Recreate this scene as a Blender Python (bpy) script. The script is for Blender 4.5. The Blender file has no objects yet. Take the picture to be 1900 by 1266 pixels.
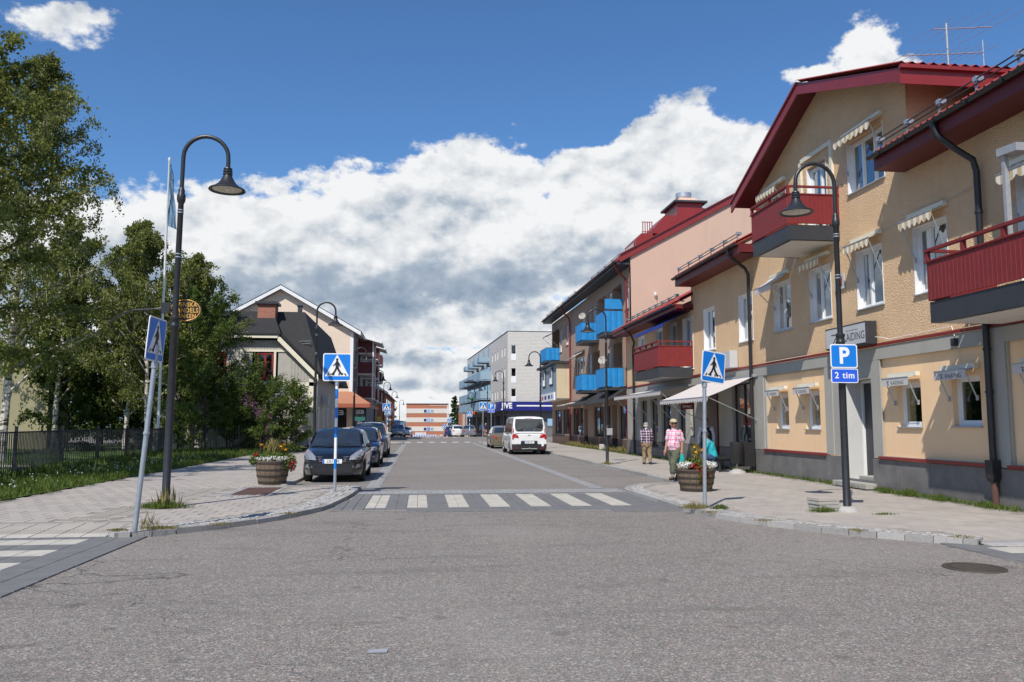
import bpy, bmesh, math, random
import numpy as np
from mathutils import Vector, Matrix, Euler
from math import sin, cos, pi, radians as R
rnd = random.Random(7)
S = bpy.context.scene
COL = S.collection
# ---------------------------------------------------------------- camera
cam_d = bpy.data.cameras.new("camera"); cam = bpy.data.objects.new("camera", cam_d); COL.objects.link(cam)
cam_d.sensor_width = 36.0; cam_d.lens = 1520 / 1900 * 36.0; cam_d.clip_start = 0.1; cam_d.clip_end = 3000
cam.location = (0, 0, 1.62)
cam.rotation_euler = (R(90 + 5.748), 0, R(-6.424))
S.camera = cam
# ---------------------------------------------------------------- light
SUN_EL = R(50.0); SX, SY = 0.49, 0.872          # horizontal direction in which shadows fall
sun_d = bpy.data.lights.new("sun", 'SUN'); sun = bpy.data.objects.new("sun", sun_d); COL.objects.link(sun)
sun_d.energy = 4.3; sun_d.angle = R(0.5); sun_d.color = (1.0, 0.945, 0.865)
ldir = Vector((SX * cos(SUN_EL), SY * cos(SUN_EL), -sin(SUN_EL)))
sun.rotation_euler = ldir.to_track_quat('-Z', 'Y').to_euler()
sun.location = (-20, -40, 60)
S.view_settings.view_transform = 'Standard'; S.view_settings.look = 'None'
S.view_settings.gamma = 1; S.view_settings.exposure = 0.22; S.view_settings.use_curve_mapping = False
# ---------------------------------------------------------------- world: sky and cumulus
W = bpy.data.worlds.new("World"); S.world = W; W.use_nodes = True
def build_world():
    nt = W.node_tree; N = nt.nodes; Lk = nt.links; N.clear()
    out = N.new('ShaderNodeOutputWorld')
    sky = N.new('ShaderNodeTexSky'); sky.sky_type = 'NISHITA'; sky.sun_disc = False
    sky.sun_elevation = SUN_EL
    # the sky's rotation is clockwise from +Y towards +X; the sun stands opposite to the shadow direction
    sky.sun_rotation = math.atan2(-SX, -SY)
    sky.altitude = 100; sky.air_density = 1.0; sky.dust_density = 0.25; sky.ozone_density = 2.2
    def val(x):
        n = N.new('ShaderNodeValue'); n.outputs[0].default_value = x; return n.outputs[0]
    def M(op, a, b=None, c=None, clamp=False):
        n = N.new('ShaderNodeMath'); n.operation = op; n.use_clamp = clamp
        for i, q in enumerate((a, b, c)):
            if q is None: continue
            if isinstance(q, (int, float)): n.inputs[i].default_value = q
            else: Lk.new(q, n.inputs[i])
        return n.outputs[0]
    tc = N.new('ShaderNodeTexCoord'); sp = N.new('ShaderNodeSeparateXYZ'); Lk.new(tc.outputs['Generated'], sp.inputs[0])
    dx, dy, dz = sp.outputs
    A = M('ARCTAN2', dx, dy); Ev = M('ARCSINE', dz)
    def noise(scale, detail, rough, off=(0, 0, 0), zs=1.6, dist=0.0):
        mp = N.new('ShaderNodeMapping'); mp.inputs['Location'].default_value = off; mp.inputs['Scale'].default_value = (1, 1, zs)
        Lk.new(tc.outputs['Generated'], mp.inputs[0])
        n = N.new('ShaderNodeTexNoise'); n.inputs['Scale'].default_value = scale; n.inputs['Detail'].default_value = detail
        n.inputs['Roughness'].default_value = rough; n.inputs['Distortion'].default_value = dist
        Lk.new(mp.outputs[0], n.inputs['Vector']); return n.outputs['Fac']
    def sstep(x, a, b):
        n = N.new('ShaderNodeMapRange'); n.interpolation_type = 'SMOOTHSTEP'
        n.inputs[1].default_value = a; n.inputs[2].default_value = b; Lk.new(x, n.inputs[0]); return n.outputs[0]
    f = 1520.0; p = R(5.748); yaw = R(6.424)
    def ae(x, y):                       # bearing and height of the clouds
        u = (x - 950) / f; v = -(y - 633) / f
        fy = cos(p) - v * sin(p); fz = sin(p) + v * cos(p)
        X = u * cos(yaw) + fy * sin(yaw); Y = -u * sin(yaw) + fy * cos(yaw)
        l = math.sqrt(X * X + Y * Y + fz * fz)
        return math.atan2(X, Y), math.asin(fz / l)
    # cumulus heads and banks: centre and radii, all in units of the horizon circle (radians x 1520)
    blobs = [(540, 470, 200, 100, 1), (420, 430, 110, 80, .9), (270, 480, 230, 120, .9), (690, 440, 150, 115, 1), (880, 385, 150, 105, 1.05),
             (960, 470, 130, 110, 1), (1110, 350, 80, 85, 1.05), (1235, 300, 100, 95, 1.1), (1340, 340, 110, 100, 1), (1450, 420, 160, 120, 1),
             (760, 510, 330, 70, 1), (1150, 470, 260, 100, 1), (700, 600, 190, 55, .95), (930, 590, 150, 50, .8), (780, 690, 200, 42, .95),
             (960, 660, 130, 40, .75), (480, 560, 200, 55, .8), (1700, 480, 250, 200, .9), (1615, 110, 62, 62, .95), (1590, 180, 50, 60, .7), (1490, 138, 55, 24, .62),
             (110, 30, 110, 60, .55), (60, 520, 260, 150, .9), (820, 748, 260, 26, .95), (-300, 500, 300, 160, .9), (2300, 450, 400, 160, .9)]
    fld = None
    warpA = M('MULTIPLY', M('SUBTRACT', noise(9, 6, .6, (3, 1, 2)), .5), .075)
    warpE = M('MULTIPLY', M('SUBTRACT', noise(10, 6, .6, (7, 5, 1)), .5), .07)
    A2 = M('ADD', A, warpA); E2 = M('ADD', Ev, warpE)
    for bx, by, rx, ry, k in blobs:
        a0, e0 = ae(bx, by)
        ua = M('MULTIPLY', M('SUBTRACT', A2, a0), f / rx * cos(e0)); ue = M('MULTIPLY', M('SUBTRACT', E2, e0), f / ry)
        q = M('MULTIPLY_ADD', ua, ua, M('MULTIPLY', ue, ue))
        g = M('MULTIPLY', M('EXPONENT', M('MULTIPLY', q, -.62)), k)
        fld = g if fld is None else M('SMOOTH_MAX', fld, g, .18)
    # elsewhere round the horizon: the same kind of banks, from noise alone, fading towards the zenith
    gen = M('MULTIPLY', sstep(noise(2.1, 3, .5, (9, 4, 3), 2.2), .48, .66), M('SUBTRACT', 1.0, sstep(Ev, .30, .75)))
    back = M('SUBTRACT', 1.0, M('MULTIPLY', sstep(dy, -.1, .45), 1.0))
    fld = M('SMOOTH_MAX', fld, M('MULTIPLY', gen, back), .15)
    billow = noise(15, 9, .60, (2, 8, 4), 1.5)
    fine = noise(60, 6, .6, (4, 2, 6), 1.3)
    d = M('ADD', M('SUBTRACT', fld, .43), M('MULTIPLY', M('SUBTRACT', billow, .5), .86))
    d = M('ADD', d, M('MULTIPLY', M('SUBTRACT', fine, .5), .16))
    mask = sstep(d, .0, .13)
    # relief: the difference between the billows here and a little towards the sun
    b0 = noise(9, 5, .52, (2, 8, 4), 1.5); b1 = noise(9, 5, .52, (2 + .016, 8 + .010, 4 - .045), 1.5)
    f0 = noise(26, 5, .55, (5, 8, 1), 1.4); f1 = noise(26, 5, .55, (5 + .006, 8, 1 - .016), 1.4)
    rel = M('ADD', M('MULTIPLY', M('SUBTRACT', b0, b1), 1.0), M('MULTIPLY', M('SUBTRACT', f0, f1), .8))
    thick = sstep(d, .02, .45)
    patch = sstep(noise(2.6, 3, .5, (1, 3, 9), 3.0), .34, .62)
    E3 = M('ADD', Ev, M('MULTIPLY', M('SUBTRACT', noise(5, 4, .5, (6, 2, 8), 1.5), .5), .055))
    def bell(e0, w): q = M('MULTIPLY', M('SUBTRACT', E3, e0), 1 / w); return M('EXPONENT', M('MULTIPLY', M('MULTIPLY', q, q), -1))
    # the flat blue-grey undersides of the banks, one above the other
    bases = M('ADD', M('ADD', M('MULTIPLY', bell(R(8.7), R(1.9)), .62), M('MULTIPLY', bell(R(4.9), R(.75)), .42)), M('MULTIPLY', bell(R(2.6), R(.5)), .40))
    shade = M('ADD', M('MULTIPLY', thick, M('ADD', .15, M('MULTIPLY', M('MULTIPLY_ADD', patch, .55, .45), bases))), M('MULTIPLY', rel, 1.25), clamp=True)
    ramp = N.new('ShaderNodeValToRGB'); Lk.new(shade, ramp.inputs[0])
    e = ramp.color_ramp.elements; e[0].position = 0.0; e[0].color = (.86, .87, .88, 1)
    e[1].position = 1.0; e[1].color = (.20, .28, .39, 1)
    x = ramp.color_ramp.elements.new(.22); x.color = (.70, .73, .76, 1)
    x = ramp.color_ramp.elements.new(.5); x.color = (.40, .47, .56, 1)
    bs = N.new('ShaderNodeBackground'); bs.inputs['Strength'].default_value = .078; 
    tn = N.new('ShaderNodeMix'); tn.data_type = 'RGBA'; tn.blend_type = 'MULTIPLY'; tn.inputs[0].default_value = 1; Lk.new(sky.outputs[0], tn.inputs[6]); tn.inputs[7].default_value = (.78, 1.16, 1.52, 1)
    hz = N.new('ShaderNodeMix'); hz.data_type = 'RGBA'; Lk.new(M('SUBTRACT', 1.0, sstep(Ev, -.02, .26)), hz.inputs[0]); Lk.new(tn.outputs[2], hz.inputs[6]); hz.inputs[7].default_value = (3.6, 5.9, 8.6, 1)
    Lk.new(hz.outputs[2], bs.inputs[0])
    bc = N.new('ShaderNodeBackground'); bc.inputs['Strength'].default_value = .90; Lk.new(ramp.outputs[0], bc.inputs[0])
    mx = N.new('ShaderNodeMixShader'); Lk.new(mask, mx.inputs[0]); Lk.new(bs.outputs[0], mx.inputs[1]); Lk.new(bc.outputs[0], mx.inputs[2])
    Lk.new(mx.outputs[0], out.inputs[0])
build_world()
# ---------------------------------------------------------------- materials
def newmat(name):
    m = bpy.data.materials.new(name); m.use_nodes = True
    return m, m.node_tree.nodes, m.node_tree.links, m.node_tree.nodes['Principled BSDF']
def pm(name, c1, c2=None, scale=3.0, rough=.75, bump=0.0, bscale=60.0, metal=0.0, spec=.5, grime=0.0, stretch=(1, 1, 1), coat=0.0, world=False, bdist=.01):
    m, N, L, P = newmat(name)
    P.inputs['Roughness'].default_value = rough; P.inputs['Metallic'].default_value = metal
    P.inputs['Specular IOR Level'].default_value = spec
    if coat: P.inputs['Coat Weight'].default_value = coat; P.inputs['Coat Roughness'].default_value = .04
    tc = N.new('ShaderNodeTexCoord'); mp = N.new('ShaderNodeMapping'); mp.inputs['Scale'].default_value = stretch
    if world:
        g = N.new('ShaderNodeNewGeometry'); L.new(g.outputs['Position'], mp.inputs[0])
    else: L.new(tc.outputs['Object'], mp.inputs[0])
    c2 = c2 or tuple(v * .82 for v in c1)
    n = N.new('ShaderNodeTexNoise'); n.inputs['Scale'].default_value = scale; n.inputs['Detail'].default_value = 6; n.inputs['Roughness'].default_value = .65
    L.new(mp.outputs[0], n.inputs['Vector'])
    mr = N.new('ShaderNodeMapRange'); mr.inputs[1].default_value = .32; mr.inputs[2].default_value = .68; L.new(n.outputs['Fac'], mr.inputs[0])
    mx = N.new('ShaderNodeMix'); mx.data_type = 'RGBA'; mx.inputs[6].default_value = (*c1, 1); mx.inputs[7].default_value = (*c2, 1)
    L.new(mr.outputs[0], mx.inputs[0]); col = mx.outputs[2]
    if grime:
        n2 = N.new('ShaderNodeTexNoise'); n2.inputs['Scale'].default_value = scale * .31; n2.inputs['Detail'].default_value = 9; n2.inputs['Roughness'].default_value = .75
        L.new(mp.outputs[0], n2.inputs['Vector'])
        m2 = N.new('ShaderNodeMapRange'); m2.inputs[1].default_value = .5; m2.inputs[2].default_value = .72; m2.inputs[4].default_value = grime; L.new(n2.outputs['Fac'], m2.inputs[0])
        mx2 = N.new('ShaderNodeMix'); mx2.data_type = 'RGBA'; L.new(col, mx2.inputs[6]); mx2.inputs[7].default_value = (*[v * .4 for v in c1], 1); L.new(m2.outputs[0], mx2.inputs[0]); col = mx2.outputs[2]
    L.new(col, P.inputs['Base Color'])
    if bump:
        b = N.new('ShaderNodeBump'); b.inputs['Strength'].default_value = bump; b.inputs['Distance'].default_value = bdist
        n3 = N.new('ShaderNodeTexNoise'); n3.inputs['Scale'].default_value = bscale; n3.inputs['Detail'].default_value = 4; L.new(mp.outputs[0], n3.inputs['Vector'])
        L.new(n3.outputs['Fac'], b.inputs['Height']); L.new(b.outputs[0], P.inputs['Normal'])
    return m
def stripes(name, ca, cb, axis, period, duty=.5, rough=.8):
    m, N, L, P = newmat(name); P.inputs['Roughness'].default_value = rough
    tc = N.new('ShaderNodeTexCoord'); s = N.new('ShaderNodeSeparateXYZ'); L.new(tc.outputs['Object'], s.inputs[0])
    a = N.new('ShaderNodeMath'); a.operation = 'DIVIDE'; L.new(s.outputs[axis], a.inputs[0]); a.inputs[1].default_value = period
    b = N.new('ShaderNodeMath'); b.operation = 'FRACT'; L.new(a.outputs[0], b.inputs[0])
    c = N.new('ShaderNodeMath'); c.operation = 'GREATER_THAN'; L.new(b.outputs[0], c.inputs[0]); c.inputs[1].default_value = duty
    mx = N.new('ShaderNodeMix'); mx.data_type = 'RGBA'; mx.inputs[6].default_value = (*ca, 1); mx.inputs[7].default_value = (*cb, 1)
    L.new(c.outputs[0], mx.inputs[0]); L.new(mx.outputs[2], P.inputs['Base Color']); return m
def brickmat(name, c1, c2, cm, bw, bh, mortar=.008, vert='y', rough=.85):
    """courses run along the wall; u = x + y so that it reads on every upright wall"""
    m, N, L, P = newmat(name); P.inputs['Roughness'].default_value = rough
    tc = N.new('ShaderNodeTexCoord'); s = N.new('ShaderNodeSeparateXYZ'); L.new(tc.outputs['Object'], s.inputs[0])
    a = N.new('ShaderNodeMath'); a.operation = 'ADD'; L.new(s.outputs[0], a.inputs[0]); L.new(s.outputs[1], a.inputs[1])
    cb = N.new('ShaderNodeCombineXYZ'); L.new(a.outputs[0], cb.inputs[0]); L.new(s.outputs[2], cb.inputs[1])
    b = N.new('ShaderNodeTexBrick'); b.inputs['Scale'].default_value = 1; b.inputs['Color1'].default_value = (*c1, 1); b.inputs['Color2'].default_value = (*c2, 1)
    b.inputs['Mortar'].default_value = (*cm, 1); b.inputs['Mortar Size'].default_value = mortar; b.inputs['Brick Width'].default_value = bw; b.inputs['Row Height'].default_value = bh
    L.new(cb.outputs[0], b.inputs['Vector']); L.new(b.outputs['Color'], P.inputs['Base Color'])
    bp = N.new('ShaderNodeBump'); bp.inputs['Strength'].default_value = .4; bp.inputs['Distance'].default_value = .01; bp.invert = True
    L.new(b.outputs['Fac'], bp.inputs['Height']); L.new(bp.outputs[0], P.inputs['Normal'])
    return m
def asphalt_mat(name, base, dark, light, warm, fine=95.0, marks=True):
    m, N, L, P = newmat(name); P.inputs['Roughness'].default_value = .86; P.inputs['Specular IOR Level'].default_value = .35
    g = N.new('ShaderNodeNewGeometry')
    def nz(sc, det=5, ro=.6, st=(1, 1, 1), dist=0):
        mp = N.new('ShaderNodeMapping'); mp.inputs['Scale'].default_value = st; L.new(g.outputs['Position'], mp.inputs[0])
        n = N.new('ShaderNodeTexNoise'); n.inputs['Scale'].default_value = sc; n.inputs['Detail'].default_value = det; n.inputs['Roughness'].default_value = ro; n.inputs['Distortion'].default_value = dist
        L.new(mp.outputs[0], n.inputs['Vector']); return n.outputs['Fac']
    def mr(x, a, b, c=0., d=1.):
        n = N.new('ShaderNodeMapRange'); n.inputs[1].default_value = a; n.inputs[2].default_value = b; n.inputs[3].default_value = c; n.inputs[4].default_value = d; L.new(x, n.inputs[0]); return n.outputs[0]
    def mix(f, a, b):
        n = N.new('ShaderNodeMix'); n.data_type = 'RGBA'; L.new(f, n.inputs[0])
        for i, q in ((6, a), (7, b)):
            if isinstance(q, tuple): n.inputs[i].default_value = (*q, 1)
            else: L.new(q, n.inputs[i])
        return n.outputs[2]
    v = N.new('ShaderNodeTexVoronoi'); v.inputs['Scale'].default_value = fine; L.new(g.outputs['Position'], v.inputs['Vector'])
    s = N.new('ShaderNodeSeparateColor'); L.new(v.outputs['Color'], s.inputs[0])
    v2 = N.new('ShaderNodeTexVoronoi'); v2.inputs['Scale'].default_value = fine * .5; L.new(g.outputs['Position'], v2.inputs['Vector'])
    s2 = N.new('ShaderNodeSeparateColor'); L.new(v2.outputs['Color'], s2.inputs[0])
    c = mix(mr(nz(.55, 4, .6), .35, .65), base, warm)
    c = mix(mr(s.outputs[0], .40, 0., 0., .95), c, dark)
    c = mix(mr(s.outputs[1], .70, .92, 0., 1.), c, light)
    c = mix(mr(s2.outputs[1], .84, .95, 0., .75), c, tuple(min(1, q * 1.25) for q in light))
    c = mix(mr(s2.outputs[2], .85, .95, 0., .38), c, tuple(q * f for q, f in zip(light, (1.1, .72, .6))))
    c = mix(mr(nz(1.1, 5, .6, (.30, 1.5, 1), 1.2), .52, .72, 0., .36), c, dark)      # rubbed-in tyre tracks across the junction
    c = mix(mr(nz(6, 6, .7), .45, .75, 0., .25), c, light)
    c = mix(mr(nz(.23, 3, .5), .50, .62, 0., .22), c, light)
    c = mix(mr(nz(2.2, 2, .4), .68, .74, 0., .45), c, dark)
    if marks:
        # the parking lane's oil drips and thin cracks
        vc = N.new('ShaderNodeTexVoronoi'); vc.feature = 'DISTANCE_TO_EDGE'; vc.inputs['Scale'].default_value = .16
        wn = N.new('ShaderNodeTexNoise'); wn.inputs['Scale'].default_value = 1.6; wn.inputs['Detail'].default_value = 6; L.new(g.outputs['Position'], wn.inputs['Vector'])
        va = N.new('ShaderNodeVectorMath'); va.operation = 'MULTIPLY_ADD'; L.new(wn.outputs['Color'], va.inputs[0]); va.inputs[1].default_value = (1.1, 1.1, 0); L.new(g.outputs['Position'], va.inputs[2])
        L.new(va.outputs[0], vc.inputs['Vector'])
        crack = mr(vc.outputs['Distance'], .0, .0022, .8, 0.)
        gate = mr(nz(.35, 2, .5), .44, .50)
        mm = N.new('ShaderNodeMath'); mm.operation = 'MULTIPLY'; L.new(crack, mm.inputs[0]); L.new(gate, mm.inputs[1])
        c = mix(mm.outputs[0], c, tuple(q * .45 for q in dark))
    L.new(c, P.inputs['Base Color'])
    b = N.new('ShaderNodeBump'); b.inputs['Strength'].default_value = .55; b.inputs['Distance'].default_value = .006
    L.new(v.outputs['Distance'], b.inputs['Height']); b.invert = True; L.new(b.outputs[0], P.inputs['Normal'])
    return m
def stucco_mat(name, c1, c2, cell=28.0, amount=.9, dist=.02, streak=.24):
    m, N, L, P = newmat(name); P.inputs['Roughness'].default_value = .9; P.inputs['Specular IOR Level'].default_value = .2
    tc = N.new('ShaderNodeTexCoord')
    def nz(sc, det=5, ro=.6):
        n = N.new('ShaderNodeTexNoise'); n.inputs['Scale'].default_value = sc; n.inputs['Detail'].default_value = det; n.inputs['Roughness'].default_value = ro; L.new(tc.outputs['Object'], n.inputs['Vector']); return n.outputs['Fac']
    a = N.new('ShaderNodeMath'); a.operation = 'MULTIPLY_ADD'; L.new(nz(cell * 2.3, 3), a.inputs[0]); a.inputs[1].default_value = .4; L.new(nz(cell, 3, .5), a.inputs[2])
    b = N.new('ShaderNodeBump'); b.inputs['Strength'].default_value = amount; b.inputs['Distance'].default_value = dist; L.new(a.outputs[0], b.inputs['Height']); L.new(b.outputs[0], P.inputs['Normal'])
    mr = N.new('ShaderNodeMapRange'); mr.inputs[1].default_value = .3; mr.inputs[2].default_value = .7; L.new(nz(.9, 8, .7), mr.inputs[0])
    mx = N.new('ShaderNodeMix'); mx.data_type = 'RGBA'; mx.inputs[6].default_value = (*c1, 1); mx.inputs[7].default_value = (*c2, 1); L.new(mr.outputs[0], mx.inputs[0])
    # rain streaks: noise stretched upright
    mp = N.new('ShaderNodeMapping'); mp.inputs['Scale'].default_value = (5, 5, .35); L.new(tc.outputs['Object'], mp.inputs[0])
    n = N.new('ShaderNodeTexNoise'); n.inputs['Scale'].default_value = 1.2; n.inputs['Detail'].default_value = 6; L.new(mp.outputs[0], n.inputs['Vector'])
    m3 = N.new('ShaderNodeMapRange'); m3.inputs[1].default_value = .56; m3.inputs[2].default_value = .8; m3.inputs[4].default_value = streak; L.new(n.outputs['Fac'], m3.inputs[0])
    m4 = N.new('ShaderNodeMix'); m4.data_type = 'RGBA'; L.new(mx.outputs[2], m4.inputs[6]); m4.inputs[7].default_value = (*[q * .62 for q in c1], 1); L.new(m3.outputs[0], m4.inputs[0])
    L.new(m4.outputs[2], P.inputs['Base Color']); return m
def glass_mat(name, tint=(.5, .56, .58), refl=.12, rough=.02):
    m, N, L, P = newmat(name); out = [n for n in N if n.type == 'OUTPUT_MATERIAL'][0]; N.remove(P)
    t = N.new('ShaderNodeBsdfTransparent'); t.inputs[0].default_value = (*tint, 1)
    g = N.new('ShaderNodeBsdfGlossy'); g.inputs['Roughness'].default_value = rough; g.inputs[0].default_value = (.9, .95, 1, 1)
    lw = N.new('ShaderNodeLayerWeight'); lw.inputs[0].default_value = .5
    mr = N.new('ShaderNodeMapRange'); mr.inputs[1].default_value = 0; mr.inputs[2].default_value = 1; mr.inputs[3].default_value = refl; mr.inputs[4].default_value = .9
    pw = N.new('ShaderNodeMath'); pw.operation = 'POWER'; L.new(lw.outputs['Facing'], pw.inputs[0]); pw.inputs[1].default_value = 2.2
    L.new(pw.outputs[0], mr.inputs[0])
    mx = N.new('ShaderNodeMixShader'); L.new(mr.outputs[0], mx.inputs[0]); L.new(t.outputs[0], mx.inputs[1]); L.new(g.outputs[0], mx.inputs[2]); L.new(mx.outputs[0], out.inputs[0])
    return m
def leaf_mat(name, ca, cb, transl=.35, rough=.5):
    m, N, L, P = newmat(name); out = [n for n in N if n.type == 'OUTPUT_MATERIAL'][0]
    at = N.new('ShaderNodeAttribute'); at.attribute_name = 'tint'
    mx = N.new('ShaderNodeMix'); mx.data_type = 'RGBA'; mx.inputs[6].default_value = (*ca, 1); mx.inputs[7].default_value = (*cb, 1); L.new(at.outputs['Fac'], mx.inputs[0])
    L.new(mx.outputs[2], P.inputs['Base Color']); P.inputs['Roughness'].default_value = .6; P.inputs['Specular IOR Level'].default_value = .18
    t = N.new('ShaderNodeBsdfTranslucent'); L.new(mx.outputs[2], t.inputs[0])
    ms = N.new('ShaderNodeMixShader'); ms.inputs[0].default_value = transl; L.new(P.outputs[0], ms.inputs[1]); L.new(t.outputs[0], ms.inputs[2]); L.new(ms.outputs[0], out.inputs[0])
    return m
M = {}
M['asphalt'] = asphalt_mat('asphalt', (.164, .151, .138), (.068, .064, .059), (.33, .303, .27), (.180, .162, .146), 112)
M['asphalt_street'] = asphalt_mat('asphalt_street', (.178, .164, .150), (.105, .098, .090), (.28, .26, .235), (.20, .180, .162), 90)
M['ground'] = pm('ground_dirt', (.07, .075, .04), (.05, .06, .03), .4, .95, world=True)
M['paver'] = pm('concrete_paver', (.395, .355, .31), (.335, .30, .265), 2.2, .85, .3, 180, grime=.35, world=True, bdist=.003)
M['paver_b'] = pm('concrete_paver_greyer', (.375, .34, .305), (.32, .29, .26), 2.2, .85, .3, 180, grime=.3, world=True, bdist=.003)
M['paver_c'] = pm('concrete_paver_paler', (.415, .37, .32), (.36, .32, .28), 2.2, .85, .3, 180, grime=.3, world=True, bdist=.003)
M['tactile'] = pm('ribbed_paver', (.40, .365, .315), (.35, .32, .275), 2.2, .85, .3, 180, grime=.35, world=True, bdist=.003)
M['joint'] = pm('sand_joint', (.29, .26, .225), (.22, .20, .175), 3, .95, world=True)
M['darkpaver'] = pm('grey_paver', (.168, .166, .166), (.13, .13, .13), 3, .85, .3, 150, grime=.25, world=True, bdist=.003)
M['whitepaver'] = pm('cream_paver', (.50, .47, .405), (.39, .365, .315), 3, .85, .3, 150, grime=.3, world=True, bdist=.003)
M['granite'] = pm('granite', (.36, .345, .325), (.23, .22, .21), 60, .8, .5, 90, grime=.3, world=True)
M['granite_b'] = pm('granite_pale', (.44, .42, .395), (.31, .30, .29), 60, .8, .5, 90, grime=.3, world=True)
M['stucco'] = stucco_mat('ochre_roughcast', (.88, .62, .385), (.79, .54, .32), 33, 1.0, .055)
M['stucco_smooth'] = stucco_mat('apricot_render', (.86, .61, .37), (.82, .575, .345), 90, .25, .004)
M['lintel'] = stucco_mat('grey_concrete', (.40, .385, .34), (.34, .33, .295), 120, .3, .004)
M['plinth'] = pm('grey_stone_plinth', (.20, .19, .18), (.13, .125, .12), 2, .8, .4, 80, grime=.5)
M['brownwall'] = stucco_mat('brown_render', (.42, .30, .225), (.37, .265, .20), 100, .3, .004)
M['pinkwall'] = stucco_mat('pink_render', (.60, .42, .325), (.57, .40, .31), 90, .2, .004)
M['creamwall'] = stucco_mat('cream_render', (.58, .49, .34), (.54, .45, .31), 90, .2, .004)
M['bluewall'] = pm('blue_grey_panel', (.22, .30, .37), (.19, .26, .33), 3, .7)
M['red'] = pm('red_painted_metal', (.25, .022, .020), (.21, .018, .018), 3, .42, .12, 30, coat=.15)
M['redboard'] = pm('red_painted_boards', (.215, .020, .020), (.17, .016, .017), 5, .6, .3, 40)
M['redtile'] = pm('red_roof_tile', (.33, .045, .032), (.24, .03, .025), 6, .6, .3, 40)
M['maroon'] = pm('maroon_paint', (.13, .012, .016), (.10, .01, .013), 4, .5)
M['black'] = pm('black_painted_metal', (.016, .017, .019), (.026, .027, .03), 5, .38, .1, 40)
M['charcoal'] = pm('charcoal_metal', (.028, .032, .04), (.04, .043, .05), 4, .5)
M['galv'] = pm('galvanised_steel', (.46, .50, .53), (.34, .38, .42), 9, .42, metal=.6)
M['greymetal'] = pm('grey_metal', (.42, .43, .44), (.33, .34, .35), 9, .5, metal=.3)
M['chrome'] = pm('bright_steel', (.75, .76, .78), (.6, .62, .64), 9, .18, metal=1)
M['steel'] = pm('brushed_steel', (.62, .63, .64), (.5, .51, .52), 9, .38, metal=.7)
M['white'] = pm('white_paint', (.80, .80, .79), (.74, .74, .73), 3, .5)
M['whiteboard'] = pm('white_soffit_board', (.68, .65, .60), (.60, .57, .52), 3, .7)
M['glass'] = glass_mat('window_glass')
M['glassd'] = glass_mat('shop_glass', (.62, .66, .66), .10)
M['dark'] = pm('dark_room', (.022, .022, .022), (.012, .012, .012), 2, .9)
M['curtain'] = pm('curtain_cloth', (.62, .64, .66), (.42, .44, .47), 9, .9, stretch=(3, 3, .1))
M['blind'] = stripes('slatted_blind', (.52, .54, .55), (.28, .30, .31), 2, .05)
M['blue'] = pm('blue_canvas', (.014, .26, .60), (.010, .20, .50), 4, .6, .3, 12)
M['bluedk'] = pm('deep_blue_canvas', (.012, .05, .30), (.01, .04, .25), 4, .7)
M['navy'] = pm('navy_sign', (.018, .020, .19), (.016, .018, .16), 3, .4)
M['signblue'] = pm('sign_blue', (.004, .19, .66), (.004, .18, .62), 3, .38)
M['signblue2'] = pm('sign_royal_blue', (.02, .11, .68), (.02, .10, .64), 3, .38)
M['signwhite'] = pm('sign_white', (.80, .80, .80), (.77, .77, .77), 3, .4)
M['signgrey'] = pm('light_box_face', (.52, .53, .54), (.48, .49, .50), 3, .35)
M['ink'] = pm('black_print', (.012, .012, .013), (.016, .016, .016), 3, .6)
M['inkgrey'] = pm('grey_print', (.09, .09, .09), (.08, .08, .08), 3, .6)
M['gold'] = pm('gold_letters', (.72, .40, .09), (.62, .34, .07), 8, .4, metal=.2)
M['signbrown'] = pm('brown_enamel', (.028, .016, .010), (.022, .012, .008), 4, .35)
M['awn_beige'] = stripes('beige_striped_canvas', (.78, .73, .62), (.56, .42, .24), 1, .21)
M['awn_grey'] = stripes('grey_striped_canvas', (.66, .61, .58), (.50, .46, .44), 1, .13, .6)
M['awn_plain'] = pm('pale_grey_canvas', (.56, .55, .54), (.48, .47, .46), 4, .85)
M['awn_black'] = pm('black_canvas', (.018, .018, .019), (.03, .03, .031), 4, .85)
M['siding'] = pm('grey_painted_boards', (.43, .41, .365), (.38, .36, .32), 3, .75, .2, 30)
M['cream_trim'] = pm('cream_paint', (.76, .71, .57), (.70, .65, .52), 3, .6)
M['roofblack'] = pm('black_roofing_felt', (.018, .018, .019), (.026, .026, .027), 5, .85, .3, 40)
M['winred'] = pm('red_window_frame', (.27, .02, .018), (.22, .018, .016), 4, .5)
M['brick_red'] = brickmat('red_brick', (.40, .13, .075), (.31, .10, .06), (.30, .25, .21), .26, .085)
M['brick_pink'] = brickmat('pale_pink_brick', (.74, .60, .475), (.70, .57, .45), (.66, .54, .43), .6, .2, .006)
M['brick_white'] = brickmat('white_sand_lime_brick', (.64, .61, .56), (.59, .56, .515), (.42, .40, .37), .50, .17, .022)
M['brick_far'] = brickmat('far_orange_brick', (.45, .17, .095), (.41, .155, .085), (.38, .16, .10), .5, .17)
M['stripe_cream'] = pm('cream_band', (.66, .61, .55), (.62, .58, .52), 1, .7)
M['wood'] = pm('weathered_oak', (.19, .135, .09), (.105, .078, .055), 6, .8, .5, 25, stretch=(3, 3, .5))
M['hoop'] = pm('dark_iron_hoop', (.06, .052, .045), (.04, .035, .03), 8, .6, metal=.4)
M['rust'] = pm('rusty_steel', (.115, .055, .040), (.075, .038, .03), 7, .75, .4, 60, grime=.3)
M['iron'] = pm('dark_cast_iron', (.075, .058, .045), (.05, .04, .032), 9, .7, .4, 60, grime=.3)
M['rubber'] = pm('tyre_rubber', (.018, .018, .018), (.028, .027, .026), 8, .8)
M['plastic'] = pm('black_plastic', (.014, .014, .015), (.022, .022, .022), 8, .5)
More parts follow.
